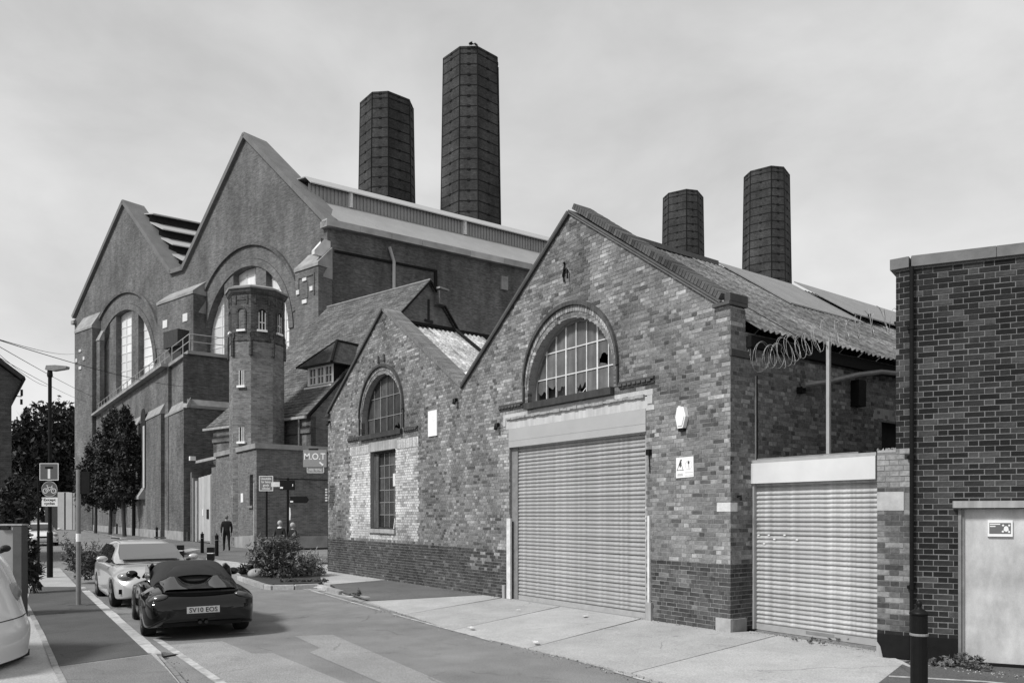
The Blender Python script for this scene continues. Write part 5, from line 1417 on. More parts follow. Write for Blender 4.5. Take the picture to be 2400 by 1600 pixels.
# ------------------------------------------------------------------ octagonal turret
tY = 43.2; tp = at(602, tY)
tu = empty('octagonal_turret', tp, 0, 'slim octagonal brick turret with blind arches and a flat projecting cap', 'turret')
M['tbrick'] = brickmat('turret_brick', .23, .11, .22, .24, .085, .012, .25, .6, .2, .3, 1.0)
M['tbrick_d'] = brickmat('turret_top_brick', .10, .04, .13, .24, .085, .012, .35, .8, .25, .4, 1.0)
VA = [R(-90 - 11.5 + 45*i) for i in range(8)]; vdir = math.atan2(tp.x, tp.y)
def octv(r, z): return [(r*math.cos(a - vdir), r*math.sin(a - vdir), z) for a in VA]
def octprism(r0, r1, z0, z1, name, mat, caps=True):
    m = MB(); vs = octv(r0, z0)+octv(r1, z1); fs = [(i, (i+1)%8, (i+1)%8+8, i+8) for i in range(8)]
    if caps: fs += [tuple(range(8))[::-1], tuple(range(8, 16))]
    m.add(vs, fs); return m.build(name, mat, tu, uv=True)
zt_ = lambda v: EYE + (HY-v)/FOC*(tY-1.3)
r0 = 1.50
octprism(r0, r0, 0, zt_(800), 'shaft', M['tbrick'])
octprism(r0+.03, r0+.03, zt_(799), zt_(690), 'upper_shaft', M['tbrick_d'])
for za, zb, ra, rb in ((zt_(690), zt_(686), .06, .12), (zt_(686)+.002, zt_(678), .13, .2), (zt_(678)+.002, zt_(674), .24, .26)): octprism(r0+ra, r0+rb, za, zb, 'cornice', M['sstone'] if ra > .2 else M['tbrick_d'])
octprism(r0+.18, r0-.1, zt_(674)+.003, zt_(667), 'cap', M['sstone'])
for i in range(8):                                          # arches, sills and corbel strips, one set a face
    a, b = Vector(octv(r0+.03, 0)[i]), Vector(octv(r0+.03, 0)[(i+1)%8]); c = (a+b)/2; d = (b-a).normalized(); n = Vector((d.y, -d.x, 0))
    fa = math.atan2(d.y, d.x)
    def fpart(build, name, mat, smooth=False, uv=False):
        m = MB(); build(m); return m.build(name, mat, tu, smooth, uv, loc=(c.x, c.y, 0), rot=(0, 0, fa))
    hw = .19; z0_, z1_ = zt_(772), zt_(732)
    blind = i in (7, 6)
    prof = [(-hw, z0_), (hw, z0_), (hw, z1_)] + arc(0, z1_, hw, 0, PI, 8)[1:]
    mt = M['dark'] if not blind else M['tbrick']
    fpart(lambda m: m.prism(prof, -.012, .0, 'y'), 'arch_recess', mt, uv=True)
    if not blind:
        fpart(lambda m: (m.box(-hw, -hw+.05, -.03, -.013, z0_, z1_), m.box(hw-.05, hw, -.03, -.013, z0_, z1_), m.box(-.025, .025, -.03, -.013, z0_, z1_+.1), m.box(-hw+.05, hw-.05, -.028, -.014, (z0_+z1_)/2-.1, (z0_+z1_)/2-.05)), 'window_frame', M['offwhite'])
    def ringm(m):
        for q in range(8): m.wedge(0, z1_, hw+.01, hw+.11, PI*q/8, PI*(q+1)/8, -.06, .0)
        for sg in (-1, 1): m.box(min(sg*(hw+.01), sg*(hw+.1)), max(sg*(hw+.01), sg*(hw+.1)), -.05, 0, z0_, z1_)
    fpart(ringm, 'arch_hood', M['tbrick_d'], uv=True)
    fpart(lambda m: m.box(-hw-.08, hw+.08, -.1, .0, z0_-.12, z0_-.01), 'sill', M['white'])
    for sg in (-1, 1):
        fpart(lambda m: m.box(sg*.56-.07, sg*.56+.07, -.06, .02, zt_(834), zt_(792)), 'corbel_strip', M['tbrick_d'], uv=True)
        fpart(lambda m: m.box(sg*.5-.07, sg*.5+.07, -.055, .02, zt_(791.5), zt_(780)), 'corbel', M['tbrick_d'], uv=True)
    fpart(lambda m: (m.box(-.34, .34, -.03, .0, zt_(704), zt_(703)), m.box(-.40, -.33, -.05, 0, zt_(712), zt_(692)), m.box(.33, .40, -.05, 0, zt_(712), zt_(692))), 'panel_edge', M['tbrick_d'], uv=True)
    if i == 7:
        for va, vb in ((903, 868), (1034, 1001)):
            fpart(lambda m: m.box(-.17, .17, .024, .06, zt_(va), zt_(vb)), 'small_window', M['dark'])
            fpart(lambda m: (m.box(-.17, -.13, -.0, .024, zt_(va), zt_(vb)), m.box(.12, .16, 0, .024, zt_(va), zt_(vb)), m.box(-.015, .02, 0, .023, zt_(va), zt_(vb)), m.box(.055, .075, 0, .022, zt_(va), zt_(vb))), 'window_bar', M['offwhite'])
            fpart(lambda m: m.box(-.25, .25, -.1, .05, zt_(va)-.13, zt_(va)-.01), 'sill', M['white'])
# ================================================================== lettering
def letters(name, text, width, mat, parent, loc, rot=(PI/2, 0, 0), bold=.0, height=None, space=1.0):
    c = bpy.data.curves.new(name, 'FONT'); c.body = text; c.align_x = 'CENTER'; c.align_y = 'CENTER'; c.size = 1; c.extrude = .004; c.offset = bold; c.space_character = space; c.resolution_u = 3
    t = bpy.data.objects.new(name, c); COL.objects.link(t); bpy.context.view_layer.update()
    me = bpy.data.meshes.new_from_object(t.evaluated_get(bpy.context.evaluated_depsgraph_get())); bpy.data.objects.remove(t)
    xs = [v.co.x for v in me.vertices]; ys = [v.co.y for v in me.vertices]; w = max(xs)-min(xs); h = max(ys)-min(ys)
    cx, cy = (max(xs)+min(xs))/2, (max(ys)+min(ys))/2; k = width/w; kh = k if height is None else height/h
    for v in me.vertices: v.co = ((v.co.x-cx)*k, (v.co.y-cy)*kh, v.co.z*.5)
    me.materials.clear(); me.materials.append(mat)
    return link(name, me, parent, loc, rot)
# ================================================================== cars
def paint(name, v, rough, coat=1.0, spec=.5, metal=0.):
    q = NT(name); m = q.done(v, rough, None, metal=metal, spec=spec); q.b.inputs['Coat Weight'].default_value = coat; q.b.inputs['Coat Roughness'].default_value = .06
    return m
P_BLACK = paint('black_car_paint', .004, .2, 1.0, .0); P_BLACK.node_tree.nodes['Principled BSDF'].inputs['Coat IOR'].default_value = 1.5; P_SILVER = paint('silver_car_paint', .52, .3, .8, .5, .35); P_WHITE = paint('white_car_paint', .72, .3, .8)
CLOTH = plain('soft_top_cloth', .03, .9, .2, 30, .2, .002); CGLASS = paint('car_glass', .018, .08, .4); LENS = paint('lamp_lens', .22, .15, .8); LENSD = paint('tail_lens', .05, .2, .8)
RUBBER = plain('tyre_rubber', .018, .85, .2, 12); RIM = paint('wheel_rim', .22, .35, .3, .5, .5); CHROME = paint('chrome', .6, .15, 0, .5, .9); TRIM = plain('black_trim', .02, .6, .2, 20, .05)
WSCR = paint('sky_lit_screen', .13, .12, .5)
def subsurf(me, lv=2):
    o = bpy.data.objects.new('tmp', me); COL.objects.link(o); md = o.modifiers.new('s', 'SUBSURF'); md.levels = lv; md.render_levels = lv
    bpy.context.view_layer.update()
    r = bpy.data.meshes.new_from_object(o.evaluated_get(bpy.context.evaluated_depsgraph_get())); bpy.data.objects.remove(o)
    for p in r.polygons: p.use_smooth = True
    return r
def loft(sections, name, mat, parent, lv=2, close=True):
    """sections: list of half-profiles [(x, y, z)...] from the top centre to the bottom centre; mirrored"""
    m = MB(); k = len(sections[0]); full = []
    for s in sections: full.append([(x, y, z) for x, y, z in s] + [(-x, y, z) for x, y, z in s[-2:0:-1]])
    n = len(full[0]); vs = [p for r in full for p in r]; fs = []
    for i in range(len(full)-1):
        for j in range(n): fs.append((i*n+j, (i+1)*n+j, (i+1)*n+(j+1)%n, i*n+(j+1)%n))
    if close: fs += [tuple(range(n)), tuple(range((len(full)-1)*n, len(full)*n))[::-1]]
    m.add(vs, fs); me = m.mesh(name, mat); return link(name, subsurf(me, lv), parent)
def car_body(stns, axles, ra, name, mat, parent):
    """stns: (y, half width, top z, bottom z, shoulder drop)"""
    ys = sorted(set([s[0] for s in stns] + [a+d for a in axles for d in (-ra-.06, -ra, -ra*.72, -ra*.3, ra*.3, ra*.72, ra, ra+.06)]))
    def interp(y):
        for a, b in zip(stns, stns[1:]):
            if a[0] <= y <= b[0]:
                t = (y-a[0])/(b[0]-a[0]); return [p+(q-p)*t for p, q in zip(a, b)]
        return stns[-1]
    secs = []
    for y in ys:
        if y < stns[0][0] or y > stns[-1][0]: continue
        _, w, h, zb, dr = interp(y); arch = 0
        for a in axles:
            if abs(y-a) <= ra+1e-6: arch = max(arch, .30+math.sqrt(max(0, ra*ra-(y-a)**2)))
        z7 = max(zb, arch); mid = min(h-dr-.07, .70)
        if mid < z7+.05: mid = z7+.05
        lo = z7+.3*(mid-z7)
        secs.append([(0, y, h), (.42*w, y, h-.004), (.75*w, y, h-.02), (.93*w, y, h-dr), (.99*w, y, h-dr-.045), (1.01*w, y, mid), (1.005*w, y, lo), (.99*w, y, z7+.012), (.965*w, y, z7), (.82*w, y, z7+(.02 if arch else 0)), (0, y, max(zb, .2) if not arch else max(zb, .25))])
    return loft(secs, name, mat, parent, 2)
def ellipsoid(name, c, r, mat, parent, rot=(0, 0, 0), seg=16):
    m = MB(); prof = [(math.sin(PI*i/10), -math.cos(PI*i/10)) for i in range(11)]; prof[0] = (.02, -1); prof[-1] = (.02, 1)
    m.lathe(prof, seg); me = m.mesh(name, mat, smooth=True)
    for v in me.vertices: v.co = (v.co.x*r[0], v.co.y*r[1], v.co.z*r[2])
    return link(name, me, parent, c, rot)
def wheel(parent, x, y, r, w, side_):
    o = empty('wheel', (x, y, r), 0, parent=parent); s = side_
    def lx(prof, name, mat):
        m = MB(); m.lathe(prof, 28); me = m.mesh(name, mat, smooth=True)
        for v in me.vertices: v.co = (v.co.z, v.co.x, v.co.y)
        return link(name, me, o)
    lx([(r*.6, -w/2), (r*.9, -w/2), (r*.98, -w*.4), (r, -w*.2), (r, w*.2), (r*.98, w*.4), (r*.9, w/2), (r*.6, w/2)], 'tyre', RUBBER)
    m = MB()
    for k in range(5):
        a = 2*PI*k/5+.3; d = Vector((0, math.cos(a), math.sin(a))); t = Vector((0, -math.sin(a), math.cos(a))); X = Vector((s*(w/2+.004), 0, 0))
        q = [X+t*.035+d*.03, X-t*.035+d*.03, X-t*.05+d*r*.66, X+t*.05+d*r*.66]; q2 = [p-Vector((s*.05, 0, 0)) for p in q]
        m.add(q+q2, [(0,1,2,3) if s < 0 else (3,2,1,0), (0,4,5,1), (1,5,6,2), (2,6,7,3), (3,7,4,0)])
    m.build('rim_spokes', RIM, o)
    lx([(.02, s*(w/2-.06)), (r*.66, s*(w/2-.06)), (r*.7, s*(w/2-.01)), (r*.62, s*(w/2+.003))], 'rim', M['blackmatt'])
    return o
ROADDIR = math.atan2(.548, .8365)                           # heading of the street, away from the camera
# ------------------------------------------------------------------ black roadster
def roadster():
    o = empty('parked_roadster', (0, 0, 0), 0, 'black two-seat roadster with a dark soft top parked at the left kerb', 'car')
    st_ = [(-2.17,.50,.585,.40,.05), (-2.14,.70,.66,.33,.06), (-2.06,.80,.745,.27,.08), (-1.94,.855,.80,.22,.09), (-1.78,.885,.84,.2,.10), (-1.45,.905,.885,.18,.12), (-1.15,.905,.90,.17,.12), (-.7,.885,.895,.16,.10), (-.2,.865,.89,.15,.08), (.4,.86,.885,.15,.08), (.85,.87,.865,.16,.08), (1.25,.885,.82,.17,.08), (1.6,.865,.745,.18,.10), (1.9,.78,.63,.2,.09), (2.08,.62,.53,.24,.07), (2.17,.36,.45,.3,.05)]
    car_body(st_, (-1.18, 1.23), .335, 'body', P_BLACK, o)
    # soft top: cloth dome falling to the deck, deeper at both sides, with the rear screen under it
    secs = []
    for y, zt, w, zs in ((.52,1.13,.56,1.0),(.40,1.20,.60,1.02),(.1,1.245,.63,1.02),(-.25,1.25,.645,1.01),(-.55,1.215,.65,.99),(-.8,1.15,.655,.96),(-.98,1.065,.66,.92),(-1.10,.99,.655,.90),(-1.18,.93,.63,.88)):
        secs.append([(0, y, zt), (.36, y, zt-.004), (.55, y, zt-.035), (w-.03, y, zs+.05 if zt-.1 > zs+.05 else zt-.07), (w+.065, y, zs-.06), (w+.085, y, .84), (0, y, .84)])
    loft(secs, 'soft_top', CLOTH, o, 2)
    ys = (-.70, -.84, -1.0, -1.14); zs = (1.185, 1.14, 1.082, 1.02); ws = (.38, .44, .46, .44)
    m = MB(); vs = []
    for y, z, w in zip(ys, zs, ws): vs += [(-w, y, z-.055), (-w*.5, y, z+.008), (w*.5, y, z+.008), (w, y, z-.055)]
    m.add(vs, [(i*4+j, i*4+j+1, i*4+j+5, i*4+j+4)[::-1] for i in range(3) for j in range(3)]); me = m.mesh('rear_screen', plain('rear_screen_plastic', .012, .35, .3, 4, 0, spec=.25)); link('rear_screen', subsurf(me, 2), o, (0, -.012, .012))
    # side glass and windscreen
    for s in (-1, 1):
        m = MB(); m.prism([(-.62, .89), (.62, .885), (.50, 1.0), (.34, 1.13), (0, 1.17), (-.45, 1.12), (-.62, 1.0)], s*.70, s*.715, 'x'); m.build('side_window', CGLASS, o)
    m = MB(); m.add([(-.70, .95, .88), (.70, .95, .88), (.56, .50, 1.13), (-.56, .50, 1.13)], [(0, 1, 2, 3), (3, 2, 1, 0)]); m.build('windscreen', CGLASS, o)
    for s in (-1, 1):
        m = MB(); m.tube([(s*.71, .96, .87), (s*.58, .50, 1.14)], .03, 6); m.build('windscreen_pillar', P_BLACK, o)
        mi = ellipsoid('door_mirror', (s*.94, .55, .965), (.105, .075, .075), P_BLACK, o); m = MB(); m.tube([(s*.80, .56, .88), (s*.88, .55, .94)], .025, 6); m.build('mirror_arm', TRIM, o)
        ellipsoid('tail_lamp', (s*.68, -1.945, .705), (.175, .115, .07), LENSD, o, (0, s*.28, s*.42))
        ellipsoid('head_lamp', (s*.62, 1.75, .66), (.14, .2, .08), LENS, o)
        for y, r in ((-1.18, .315), (1.23, .31)): wheel(o, s*.775, y, r, .235, s)
        m = MB(); m.prism([(-1.02, .42), (-.72, .42), (-.66, .62), (-.86, .66)], s*.873, s*.893, 'x'); m.build('side_intake', M['blackmatt'], o)
        m = MB(); m.lathe([(.022, 0), (.03, .0), (.03, .08), (.02, .08)], 12); me = m.mesh('exhaust_tip', TRIM, smooth=True); link('exhaust_tip', me, o, (s*.05, -2.09, .30), (R(90), 0, 0))
    m = MB(); nx, ny = 28, 8; g = []                        # engine cover with its two humps
    for j in range(ny+1):
        f = j/ny; y = -1.02 - .86*f
        for i in range(nx+1):
            x = (-1+2*i/nx)*(.70-.06*f); hp = math.exp(-((abs(x)-.37)/.15)**2)
            e = max(0, abs(x)/(.70-.06*f)-.8)/.2
            g.append((x, y, .945 - .095*f**1.3 + .115*hp*(1-f)**1.1*min(1, f*5+.5) - .09*e*e))
    m.add(g, [(j*(nx+1)+i, (j+1)*(nx+1)+i, (j+1)*(nx+1)+i+1, j*(nx+1)+i+1) for j in range(ny) for i in range(nx)])
    m.build('engine_cover', P_BLACK, o, smooth=True)
    # shut line of the spoiler: curved dark slot, and the bumper crease
    def band(name, mat, x0, ya, yb, z0, z1, yo, k=12, droop=0.):
        m = MB(); vs = []
        for i in range(k+1):
            t = -1+2*i/k; x = x0*t; y = ya+(yb-ya)*abs(t)**2.2
            vs += [(x, y-yo, z0-droop*abs(t)**2), (x, y-yo, z1-droop*abs(t)**2), (x, y+.06, z0-droop*abs(t)**2), (x, y+.06, z1-droop*abs(t)**2)]
        m.add(vs, [q for i in range(k) for q in ((4*i, 4*i+4, 4*i+5, 4*i+1), (4*i+1, 4*i+5, 4*i+7, 4*i+3), (4*i+2, 4*i+6, 4*i+4, 4*i)[:3] + (4*i+0,) if False else (4*i+2, 4*i+6, 4*i+4, 4*i))])
        return m.build(name, mat, o)
    band('spoiler_slot', M['blackmatt'], .56, -2.03, -1.95, .70, .79, .012)
    band('spoiler_lip', P_BLACK, .60, -2.03, -1.93, .795, .822, .03)
    band('bumper_crease', TRIM, .60, -2.165, -2.03, .385, .40, .008)
    m = MB(); m.box(-.62, .62, -2.10, -1.9, .24, .34); m.build('diffuser', M['blackmatt'], o)
    pl = MB(); pl.box(-.26, .26, -.02, 0, -.056, .056); plo = pl.build('number_plate', paint('plate_yellow_as_grey', .42, .4, .3), o, loc=(0, -2.168, .515), rot=(R(-6), 0, 0))
    letters('plate_text', 'SV10 EOS', .45, M['black'], plo, (0, -.021, 0), height=.078, bold=.01)
    return o
car = roadster(); K = .89
car.scale = (K, K, K); car.location = (-5.62, 13.3, RZ); car.rotation_euler = (0, 0, R(29.5))
# ------------------------------------------------------------------ estate / hatch used for the silver and the far white car
def estate(paint_m, label, screen):
    o = empty('parked_estate_car', (0, 0, 0), 0, label, 'car')
    st_ = [(-2.2,.62,.70,.42,.06), (-2.15,.78,.85,.32,.06), (-2.0,.85,.93,.24,.06), (-1.5,.875,.955,.2,.06), (-.5,.885,.96,.18,.06), (.6,.885,.955,.18,.07), (1.0,.885,.94,.18,.08), (1.5,.875,.88,.19,.10), (1.85,.83,.80,.2,.12), (2.05,.74,.70,.22,.12), (2.15,.6,.60,.26,.1), (2.19,.42,.5,.32,.06)]
    car_body(st_, (-1.3, 1.32), .335, 'body', paint_m, o)
    secs = []
    for y, zt, w in ((1.14,.955,.70),(.9,1.07,.69),(.62,1.22,.665),(.34,1.36,.635),(.05,1.43,.62),(-.5,1.46,.62),(-1.2,1.44,.61),(-1.75,1.36,.60),(-2.0,1.2,.62),(-2.12,.98,.66)):
        secs.append([(0, y, zt), (.35, y, zt-.004), (w-.09, y, zt-.022), (w, y, zt-.09 if zt > 1.05 else zt-.04), (w+(.80-w)*.6, y, min(zt-.1, 1.12) if zt > 1.1 else zt-.06), (.80, y, .93), (0, y, .93)])
    loft(secs, 'cabin', paint_m, o, 2)
    m = MB(); m.add([(-.66, 1.06, 1.0), (.66, 1.06, 1.0), (.655, .78, 1.15), (.585, .38, 1.33), (-.585, .38, 1.33), (-.655, .78, 1.15)], [(0, 1, 2, 3, 4, 5)])
    o2 = m.build('windscreen', screen, o, loc=(0, .035, .03))
    for s in (-1, 1):
        m = MB(); pr = [(.72, .98), (.26, 1.28), (-.25, 1.335), (-1.3, 1.325), (-1.65, 1.2), (-1.75, .99)]
        wx = lambda z: s*(.812-.42*(z-.95))
        m.add([(wx(z), y, z) for y, z in pr], [tuple(range(6)) if s > 0 else tuple(range(6))[::-1]])
        m.build('side_window', CGLASS, o)
        for yb_ in (-.35, -1.25): m = MB(); m.add([(wx(.97)+s*.006, yb_, .97), (wx(.97)+s*.006, yb_+.07, .97), (wx(1.34)+s*.006, yb_+.07, 1.34), (wx(1.34)+s*.006, yb_, 1.34)], [(0, 1, 2, 3), (3, 2, 1, 0)]); m.build('window_pillar', TRIM, o)
        ellipsoid('door_mirror', (s*.985, .82, 1.04), (.12, .07, .075), paint_m, o)
        m = MB(); m.tube([(s*.82, .82, .97), (s*.93, .82, 1.0)], .03, 6); m.build('mirror_arm', TRIM, o)
        ellipsoid('head_lamp', (s*.64, 1.90, .70), (.18, .17, .09), LENS, o, (0, 0, -s*.5))
        m = MB(); m.tube([(s*.58, 1.3, 1.0), (s*.55, -1.6, 1.46)], .012, 5) if False else m.tube([(s*.52, -.1, 1.475), (s*.51, -1.5, 1.455)], .018, 6); m.build('roof_rail', TRIM, o)
        for y, r in ((-1.3, .315), (1.32, .315)): wheel(o, s*.775, y, r, .21, s)
        m = MB(); m.box(s*.70-.1, s*.70+.1, 1.99, 2.03, .33, .43); m.build('fog_grille', M['blackmatt'], o)
    m = MB(); m.box(-.34, .34, 2.13, 2.19, .52, .62); m.box(-.45, .45, 2.10, 2.17, .28, .38); m.build('grille', M['blackmatt'], o)
    m = MB(); m.box(-.26, .26, 2.18, 2.205, .40, .50); m.build('number_plate', M['white'], o)
    m = MB(); m.tube([(-.6, 1.12, .99), (.05, 1.10, 1.02)], .012, 5); m.tube([(0, 1.12, .99), (.6, 1.09, 1.02)], .012, 5); m.build('wiper', TRIM, o)
    return o
ec = estate(P_SILVER, 'silver estate car facing the camera, parked behind the black roadster', WSCR); K = .92
ec.scale = (K, K, K); ec.rotation_euler = (0, 0, R(34.5+180)); ec.location = (-8.28, 17.25, RZ)
wc = estate(P_WHITE, 'small white car far up the street behind the dark lamp column', CGLASS)
wc.scale = (.95,)*3; wc.rotation_euler = (0, 0, R(35+180)); wc.location = (-28.85, 47, RZ)
# ------------------------------------------------------------------ nose of the white van at the left edge
def van():
    o = empty('white_van', (0, 0, 0), 0, 'white van nose poking in at the left edge of the picture', 'van')
    prof = [(-.02,.14,.80),(-.03,.42,.84),(.0,.50,.86),(.07,.62,.88),(.14,.78,.89),(.20,.95,.88),(.27,1.12,.86),(.36,1.30,.83),(.42,1.42,.80),(.8,1.62,.76),(1.2,1.86,.72),(1.7,1.93,.72)]
    m = MB(); vs = []; n = 9
    for d, z, w in prof:
        for j in range(n):
            t = -1+2*j/(n-1); x = d + .13*abs(t)**3 + .03*t*t; vs.append((-x, w*t, z))
    k = len(prof); fs = [(i*n+j, i*n+j+1, (i+1)*n+j+1, (i+1)*n+j) for i in range(k-1) for j in range(n-1)]
    m.add(vs, fs); me = m.mesh('nose_panel', P_WHITE); link('nose_panel', subsurf(me, 2), o)
    for s in (-1, 1):
        pr = [(-.2,.30),(-.16,.45),(-.3,.95),(-.40,1.2),(-.55,1.42),(-.95,1.64),(-1.4,1.88),(-1.9,1.94),(-4.6,1.94),(-4.6,.3)]
        m = MB(); m.prism(pr, s*.84-.02, s*.84+.02, 'y'); m.build('side_panel', P_WHITE, o)
        wheel(o, 0, 0, .32, .22, s).location = (-.85, s*.74, .32)
        m = MB(); m.prism([(-.62+.42*math.cos(a)-.25, .32+.42*math.sin(a)) for a in [PI*i/10 for i in range(11)]], s*.865, s*.87, 'y'); m.build('wheel_arch', M['blackmatt'], o)
        m = MB(); m.tube([(-.55, s*.83, 1.36), (-.5, s*.93, 1.40)], .025, 6); m.build('mirror_arm', TRIM, o)
        ellipsoid('head_lamp', (-.27, s*.70, .88), (.07, .12, .13), LENS, o)
    for w in [c for c in o.children if c.name.startswith('wheel') and c.type == 'EMPTY']: w.rotation_euler = (0, 0, PI/2)
    m = MB(); m.box(-4.6, -1.2, -.82, .82, 1.92, 1.96); m.build('roof', P_WHITE, o)
    m = MB(); m.tube([(-(.062+.13*abs(t)**3+.03*t*t)+.004, .872*t, .60) for t in [-1+i/10 for i in range(21)]], .007, 5); m.build('bumper_seam', TRIM, o)
    m = MB(); m.box(-.6, -.12, -.78, .78, .08, .16); m.build('bumper_skirt', TRIM, o)
    ellipsoid('door_mirror', (-.50, .96, 1.42), (.05, .09, .045), TRIM, o)
    m = MB(); m.box(-4.6, -4.5, -.82, .82, .3, 1.93); m.build('rear_panel', P_WHITE, o)
    return o
vn = van(); vn.location = (-5.90, 8.95, -.06); vn.rotation_euler = (0, 0, R(6))
# ================================================================== street furniture
def pole(name, label, cat, p, h, r, mat, group=None, base=None, top=None):
    o = empty(name, (p.x, p.y, 0), 0, label, cat, group)
    m = MB(); m.lathe([(r, 0), (r*.96, h)], 12); m.build('shaft', mat, o, smooth=False)
    if base: m = MB(); m.lathe([(base[0], 0), (base[0], base[1]-.05), (r*1.02, base[1])], 14); m.build('base_sleeve', mat, o)
    return o
lpY = 21.9; lpp = at(117, lpY)
lam = pole('lamp_column', 'tall black lamp column with a flat arm, carrying the cycle signs', 'street lamp', lpp, 5.95, .05, M['black'], base=(.078, 1.32))
ang = 0
m = MB(); m.prism([(-.09, 5.9), (.12, 5.87), (.5, 5.93), (.52, 6.0), (.2, 6.03), (-.06, 6.02)], -.09, .09, 'y'); m.build('lamp_head', M['steel'], lam)
m = MB(); m.lathe([(.065, 5.7), (.075, 5.75), (.06, 5.93)], 10); m.build('collar', M['black'], lam)
def signface(name, label, cat, u, v0, v1, w, Y, rot=0.):
    p = at(u, Y); z0 = EYE+(HY-v1)/FOC*Y; z1 = EYE+(HY-v0)/FOC*Y
    return empty(name, (p.x, p.y, z0), rot, label, cat), z1-z0
GREY_SIGN = plain('blue_sign_as_grey', .085, .5, .08, 6, 0); SIGNW = plain('sign_white', .62, .5, .06, 6, 0); SY = lpY-.16
sg1, h_ = signface('no_through_road_sign', 'square no through road sign with a white bar on the lamp column', 'road sign', 115, 1085, 1125, .53, SY); w_ = .535
m = MB(); m.box(-w_/2, w_/2, 0, .02, 0, h_); m.build('sign_plate', GREY_SIGN, sg1)
m = MB(); t = .018
for a in ((-w_/2, w_/2, 0, t), (-w_/2, w_/2, h_-t, h_), (-w_/2, -w_/2+t, t, h_-t), (w_/2-t, w_/2, t, h_-t)): m.box(a[0], a[1], -.004, -.001, a[2], a[3])
m.box(-.035, .035, -.004, -.001, h_*.1, h_*.66); m.build('white_print', SIGNW, sg1)
m = MB(); m.box(-.11, .11, -.004, -.001, h_*.68, h_*.80); m.build('bar_print', M['black'], sg1)
sg2, h_ = signface('cycle_sign', 'round cycle route sign with a white bicycle below the square sign', 'road sign', 116, 1127, 1164, .5, SY); r_ = h_/2
m = MB(); m.prism(arc(0, r_, r_, 0, 2*PI*.97, 30), 0, .02, 'y'); m.build('sign_plate', GREY_SIGN, sg2)
m = MB()
for i in range(30): m.wedge(0, r_, r_*.955, r_*.985, 2*PI*i/30, 2*PI*(i+1)/30, -.004, -.001)
for cx_ in (-.115, .115):
    for i in range(18): m.wedge(cx_, r_*.78, .055, .072, 2*PI*i/18, 2*PI*(i+1)/18, -.004, -.001)
def stroke(a, b, w=.013):
    d = Vector((b[0]-a[0], b[1]-a[1])).normalized(); n = Vector((-d.y, d.x))*w/2
    m.prism([(a[0]-n.x, a[1]-n.y), (b[0]-n.x, b[1]-n.y), (b[0]+n.x, b[1]+n.y), (a[0]+n.x, a[1]+n.y)], -.004, -.001, 'y')
zc = r_*.78
for a, b in (((-.115, zc), (-.05, zc+.1)), ((-.05, zc+.1), (.07, zc+.1)), ((.115, zc), (.06, zc+.14)), ((.06, zc+.14), (.09, zc+.145)), ((-.05, zc+.1), (0, zc)), ((0, zc), (.07, zc+.1)), ((-.115, zc), (0, zc)), ((-.05, zc+.1), (-.06, zc+.15)), ((-.09, zc+.15), (-.035, zc+.15))): stroke(a, b)
m.build('white_print', SIGNW, sg2)
sg3, h_ = signface('except_cycles_plate', 'white plate reading Except cycles under the round sign', 'road sign', 116.5, 1165, 1186, .46, SY); w_ = .455
m = MB(); m.box(-w_/2, w_/2, 0, .02, 0, h_); m.build('sign_plate', SIGNW, sg3)
letters('sign_text', 'Except\ncycles', .34, M['black'], sg3, (0, -.003, h_/2), height=h_*.78, bold=.012)
# grey post on the left footway with the back of a sign plate
gpst = gp(184, 1417); gpo = pole('grey_sign_post', 'grey post on the left footway with a white sticker, its sign seen from behind', 'sign post', gpst, 2.68, .045, plain('grey_post_paint', .2, .5, .15, 6, .05))
m = MB(); m.box(.035, .22, -.01, .02, 2.2, 2.64); m.build('sign_back', M['blackmatt'], gpo)
m = MB(); z = EYE-(1259-HY)/FOC*gpst.y; m.lathe([(.0465, z-.08), (.0465, z+.08)], 12); m.build('sticker', M['white'], gpo)
m = MB(); m.box(-.16, .2, -.1, .06, .001, .006); m.build('base_patch', A_DARK, gpo)
pole('thin_dark_post', 'thin dark post left of the lamp column beside the shrub', 'post', at(90, 23.5), 2.95, .035, M['black'])
# signs by the bush
p = at(625, 33); hp = pole('warning_sign_post', 'black post with a square sign about heavy goods vehicles', 'road sign', p, EYE+(HY-1113)/FOC*33, .045, M['black'])
z0, z1 = EYE+(HY-1150)/FOC*33, EYE+(HY-1115)/FOC*33; hw = .30
m = MB(); m.box(-hw, hw, -.08, -.05, z0, z1); m.build('sign_plate', plain('hgv_sign_face', .16, .5, .05, 6, 0), hp)
m = MB(); t = .022
for a in ((-hw, hw, z0, z0+t), (-hw, hw, z1-t, z1), (-hw, -hw+t, z0+t, z1-t), (hw-t, hw, z0+t, z1-t)): m.box(a[0], a[1], -.085, -.081, a[2], a[3])
m.build('sign_border', M['white'], hp)
letters('sign_text', 'Unsuitable\nfor heavy\ngoods\nvehicles', .44, M['white'], hp, (0, -.083, (z0+z1)/2), height=(z1-z0)*.80, bold=.008)
p = at(674.5, 30.5); Yf = 30.5; fpo = pole('finger_post', 'black pedestrian finger post with dark boards pointing along the side street', 'signpost', p, EYE+(HY-1122)/FOC*Yf, .048, M['black'])
zz = lambda v: EYE+(HY-v)/FOC*Yf
m = MB(); m.box(-.30, .27, -.07, .05, zz(1148), zz(1125)); m.build('sign_box', M['black'], fpo)
m = MB(); m.prism([(.10, zz(1178)), (.76, zz(1178)), (.84, zz(1170.5)), (.76, zz(1163)), (.10, zz(1163))], -.03, .03, 'y'); m.build('finger_board', M['black'], fpo)
